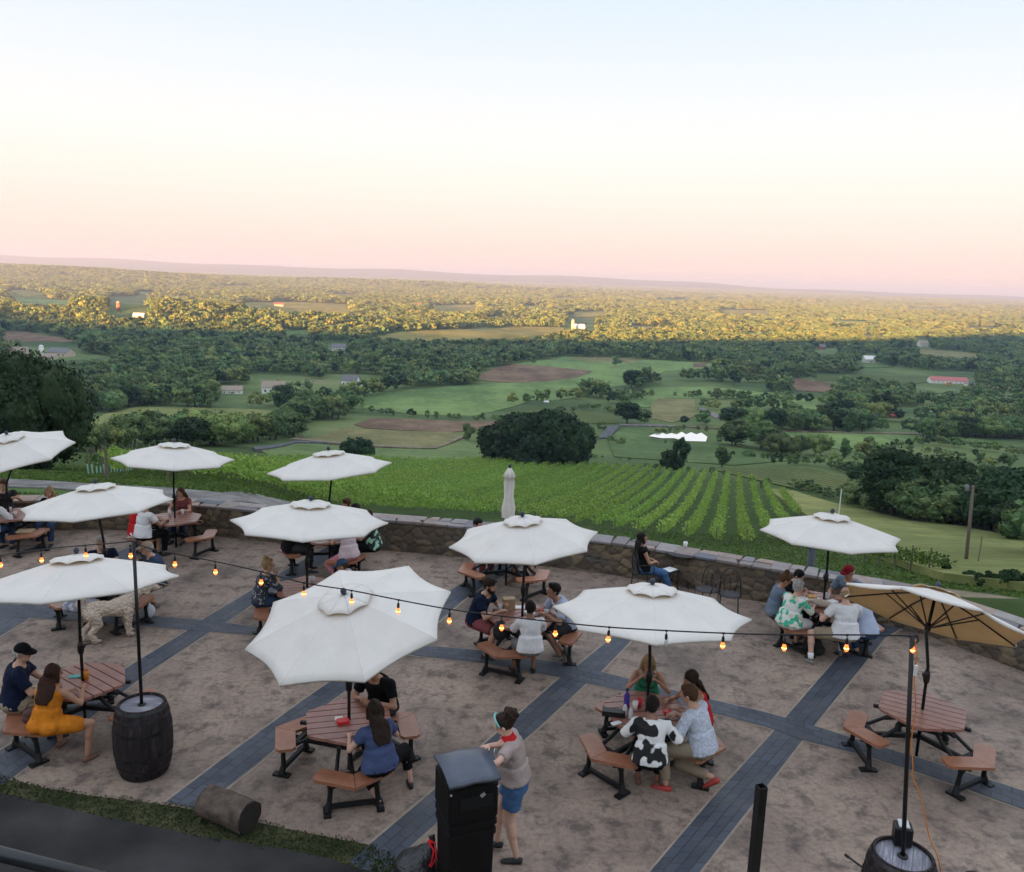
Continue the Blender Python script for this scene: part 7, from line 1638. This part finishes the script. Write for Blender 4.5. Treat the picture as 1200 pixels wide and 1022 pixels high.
for s_ in (-1, 1):
    b.ell((s_ * .105, .87, .76), (.030, .055, .10), 10, 6)
    cap_(b, (s_ * .085, -.02, .50), .115, (s_ * .10, .07, .33), .075); cap_(b, (s_ * .10, .07, .33), .070, (s_ * .10, -.09 + .03 * s_, .19), .052); cap_(b, (s_ * .10, -.09 + .03 * s_, .19), .050, (s_ * .10, -.05 + .05 * s_, .045), .047); b.ell((s_ * .10, -.01 + .05 * s_, .032), (.050, .075, .034), 10, 6)
    cap_(b, (s_ * .095, .55, .46), .085, (s_ * .10, .54, .27), .062); cap_(b, (s_ * .10, .54, .27), .058, (s_ * .10, .56 - .02 * s_, .045), .048); b.ell((s_ * .10, .59 - .02 * s_, .032), (.050, .072, .034), 10, 6)
b.tube([(0, -.14, .62), (0, -.20, .70), (0, -.16, .79), (.02, -.06, .82)], [.05, .065, .07, .05], 10)
fur, nt, bs, out = mat_new('curly_fur'); N = NT(nt); co = N.coord('Object'); vz = N.n('ShaderNodeTexVoronoi', i_Vector=N.mix(.1, co, N.noise(co, 9, 4, .6, 'Color')), i_Scale=26).outputs['Distance']
N.set(bs.inputs['Base Color'], N.mix(N.ramp(vz, [(.1, (0, 0, 0)), (.7, (.8, .8, .8))]), N.ramp(N.noise(co, 5, 5, .7), [(.3, (.66, .54, .43)), (.7, (.82, .71, .60))]), (.50, .38, .30))); bs.inputs['Roughness'].default_value = .9; N.set(bs.inputs['Normal'], N.bump(vz, 1.0, -.03))
ex = MB(); ex.mi = 1; ex.ell((0, 1.135, .745), (.022, .016, .016), 8, 5)
for s_ in (-1, 1): ex.ell((s_ * .05, .985, .835), (.013, .010, .012), 8, 5)
dog = organic(b, 'dog', [fur, M_EYE], None, .016, ex, it=2); finish_pending()
me = dog.data; cs = np.empty(len(me.vertices) * 3); me.vertices.foreach_get('co', cs); cs = cs.reshape(-1, 3); ns = np.empty_like(cs).ravel(); me.vertices.foreach_get('normal', ns); ns = ns.reshape(-1, 3)
dv = np.array([noise.noise(Vector(c) * 22) * .010 + noise.noise(Vector(c) * 48) * .005 for c in cs]); me.vertices.foreach_set('co', (cs + ns * dv[:, None]).ravel()); me.update()
dog.location = (hA.x, hA.y, 0); dog.rotation_euler = (0, 0, face - math.pi / 2); prop(dog, 'shaggy cream coloured dog standing beside the left umbrella pole', 'dog')
b = MB(); b.loft([(V(0, .665, .60), V(.108, 0, 0), V(0, -.055, .12)), (V(0, .695, .622), V(.105, 0, 0), V(0, -.055, .115))], 20, False); b.obj('collar', plain('brown_strap', (.10, .04, .03), .6), dog, True)
b = MB(); M_ = dog.matrix_basis; l0 = Vector((0, .70, .74)); b.tube([tuple(l0), (.06, .95, .90), (.12, 1.25, .78)], .008, 5); b.obj('lead', plain('pale_lead', (.45, .38, .26), .7), dog, True)
b = MB(); b.ell((0, 0, .15), (.17, .10, .15), 14, 8); b.ell((0, 0, .28), (.10, .05, .05), 10, 6); o = organic(b, 'carrier_bag', [plain('white_bag', (.60, .63, .66), .5, var=.12, bump=.8, bscale=10, bdist=.03)], None, .012); q = at(171, 726); o.location = q; o.rotation_euler = (0, 0, .5); prop(o, 'crumpled white carrier bag on the ground in front of the dog', 'bag')

# ------------------------------------------------------------------ things on tables and benches
def put(px, py, z=.752): return at(px, py, z)
def bottle(loc, label, col, h=.22, r=.035, capc=None):
    e = empty('bottle', loc, 0, label, 'bottle'); b = MB(); b.lathe([(r * .9, 0), (r, .01), (r, h * .62), (r * .5, h * .78), (r * .4, h * .9), (.001, h * .9)], n=14); b.obj('body', col, e, True); b = MB(); b.lathe([(r * .45, h * .88), (r * .45, h), (.001, h)], n=10); b.obj('cap', capc or M_POLE, e, True); return e
def tray(loc, label, w=.3, d=.2, h=.03, mat=None, rz=0, name='tray', cat=None):
    o = MB(); stack(o, [(w, d, 0, .015), (w, d, h, .015)]); o = o.obj(name, mat); o.location = loc; o.rotation_euler = (0, 0, rz); return prop(o, label, cat or name)
PURP = plain('purple_bottle', (.07, .04, .28), .3); TEAL = plain('teal_case', (.10, .45, .42), .5); REDP = plain('red_packet', (.65, .03, .04), .45); CARD = plain('cardboard', (.42, .30, .18), .8); FOOD = plain('food', (.55, .30, .08), .6, var=.5, scale=30)
cup(put(101, 796), 'plastic cup of amber beer held by the woman in orange', .13, .042, BEER, BEER); tray(put(88, 793), 'teal phone lying on the table beside the beer', .16, .08, .012, TEAL, .3, 'phone')
tray(put(402, 847), 'bright red packet on the table under the big tilted umbrella', .15, .11, .04, REDP, .4, 'packet'); tray(put(397, 843), 'crumpled white napkin beside the bright red packet', .10, .08, .02, WHITE_P, .2, 'napkin')
bottle(put(734, 829), 'tall purple water bottle on the table of the cow print shirt', PURP, .27, .040); bottle(put(732, 838), 'small clear bottle in front of the purple bottle', GLASSP, .18, .03, PURP); bottle(put(739, 842), 'amber topped clear bottle right of the small clear bottle', GLASSP, .17, .03, FOOD)
tray(put(719, 838), 'long dark case on the table of the cow print shirt', .30, .12, .07, M_POLE, -.15, 'case'); cup(put(744, 832), 'white paper cup behind the bottles', .12, .04); cup(put(749, 829), 'red paper cup beside the white paper cup', .12, .04, REDP)
tray(put(722, 848), 'silver phone near the edge of the crowded table', .14, .07, .012, GLASSP, .5, 'phone'); tray(put(782, 836), 'small red box in front of the checked shirt', .10, .07, .04, REDP, .3, 'box')
tray(put(625, 719), 'white food tray in front of the man in light blue', .28, .20, .04, WHITE_P, .5); o = tray(put(633, 715, .792), 'red basket liner on the white food tray', .12, .09, .02, REDP, .5, 'liner'); tray(put(596, 714), 'brown paper bag standing before the bearded man', .20, .14, .20, CARD, .3, 'paper_bag', 'bag'); cup(put(586, 716), 'white cup between the bearded man and the paper bag', .12, .045)
cup(put(640, 722), 'clear plastic cup at the right of the white food tray', .12, .04, GLASSP); tray(put(608, 712), 'white napkin in the middle of the table of three men', .22, .14, .01, WHITE_P, .1, 'napkin')
tray(put(948, 701), 'white plate of food in front of the child in black', .30, .26, .025, WHITE_P, .2, 'plate'); tray(put(951, 700, .777), 'yellow and green food on the white plate', .16, .13, .03, FOOD, .2, 'food'); b = MB(); b.ell((0, 0, .07), (.16, .09, .07), 14, 7); b.ell((.1, .02, .05), (.10, .07, .05), 10, 6)
o = organic(b, 'paper_bag', [plain('paper_beige', (.50, .43, .36), .8, bump=1., bscale=12, bdist=.03)], None, .012); o.location = put(961, 711); o.rotation_euler = (0, 0, -.6); prop(o, 'crumpled beige paper bag in the middle of the table of six', 'bag')
cup(put(969, 703), 'clear cup beside the crumpled beige paper bag', .13, .045, GLASSP); tray(put(975, 706), 'white paper tray before the man in the red cap', .18, .14, .03, WHITE_P, .5)
for i, (x, y, c) in enumerate([(6, 603, 'first'), (12, 600, 'second'), (18, 605, 'third')]): cup(put(x, y), ['short clear cup nearest the left edge on the far left table', 'middle clear cup on the far left table', 'right hand clear cup on the far left table'][i], .11, .04, GLASSP)
tray(put(30, 623, .456), 'open pizza box with crusts on the bench of the far left table', .34, .26, .03, CARD, .2, 'pizza_box', 'box')
for i, (x, y, lb) in enumerate([(380, 624, 'white cup on the wall table behind the spotted umbrella'), (366, 683, 'clear cup before the blonde woman in the patterned top'), (214, 603, 'clear cup on the bare end of the table by the white tee'), (199, 604, 'white cup close to the bright white tee'), (130, 672, 'white cup on the table of the man in the tan cap'), (600, 646, 'clear cup on the table under the closed umbrella')]): cup(put(x, y), lb, .12, .04, GLASSP if 'clear' in lb else None)
def soft(name, loc, parts, mat, label, rz=0, cat='bag', strap=None):
    b = MB()
    for c, r in parts: b.ell(c, r, 14, 8)
    o = organic(b, name, [mat], None, .012, it=2); o.location = loc; o.rotation_euler = (0, 0, rz); prop(o, label, cat)
    if strap: q = MB(); q.tube(strap, .009, 5); q.obj('strap', mat, o, True)
    return o
NYL = plain('black_nylon', (.015, .016, .018), .7)
soft('handbag', at(40, 846, .457), [((0, 0, .11), (.13, .07, .11)), ((0, 0, .06), (.15, .08, .07))], plain('brown_leather', (.10, .045, .04), .5), 'brown leather handbag on the bench between the man in navy and the woman in orange', .4, strap=[(-.10, 0, .17), (-.04, 0, .27), (.04, 0, .27), (.10, 0, .17)])
soft('backpack', at(586, 750, .457), [((0, 0, .16), (.13, .10, .18)), ((0, -.07, .12), (.09, .05, .10))], NYL, 'black backpack on the front bench of the three men', .3, 'backpack', [(-.05, .08, .3), (0, .13, .2), (-.05, .1, .08)])
soft('backpack', at(951, 766), [((0, 0, .17), (.17, .13, .18)), ((.08, -.05, .09), (.13, .11, .10))], NYL, 'large black backpack on the ground under the table of six', .2, 'backpack')
soft('pouch', at(911, 727, .457), [((0, 0, .06), (.13, .07, .065))], NYL, 'black pouch on the bench beside the grey haired woman', .2)
soft('handbag', at(571, 680), [((0, 0, .12), (.16, .10, .13)), ((-.06, 0, .18), (.08, .07, .08))], plain('grey_cloth', (.33, .32, .34), .9), 'grey cloth bag on the ground behind the bearded man', .2)
finish_pending()
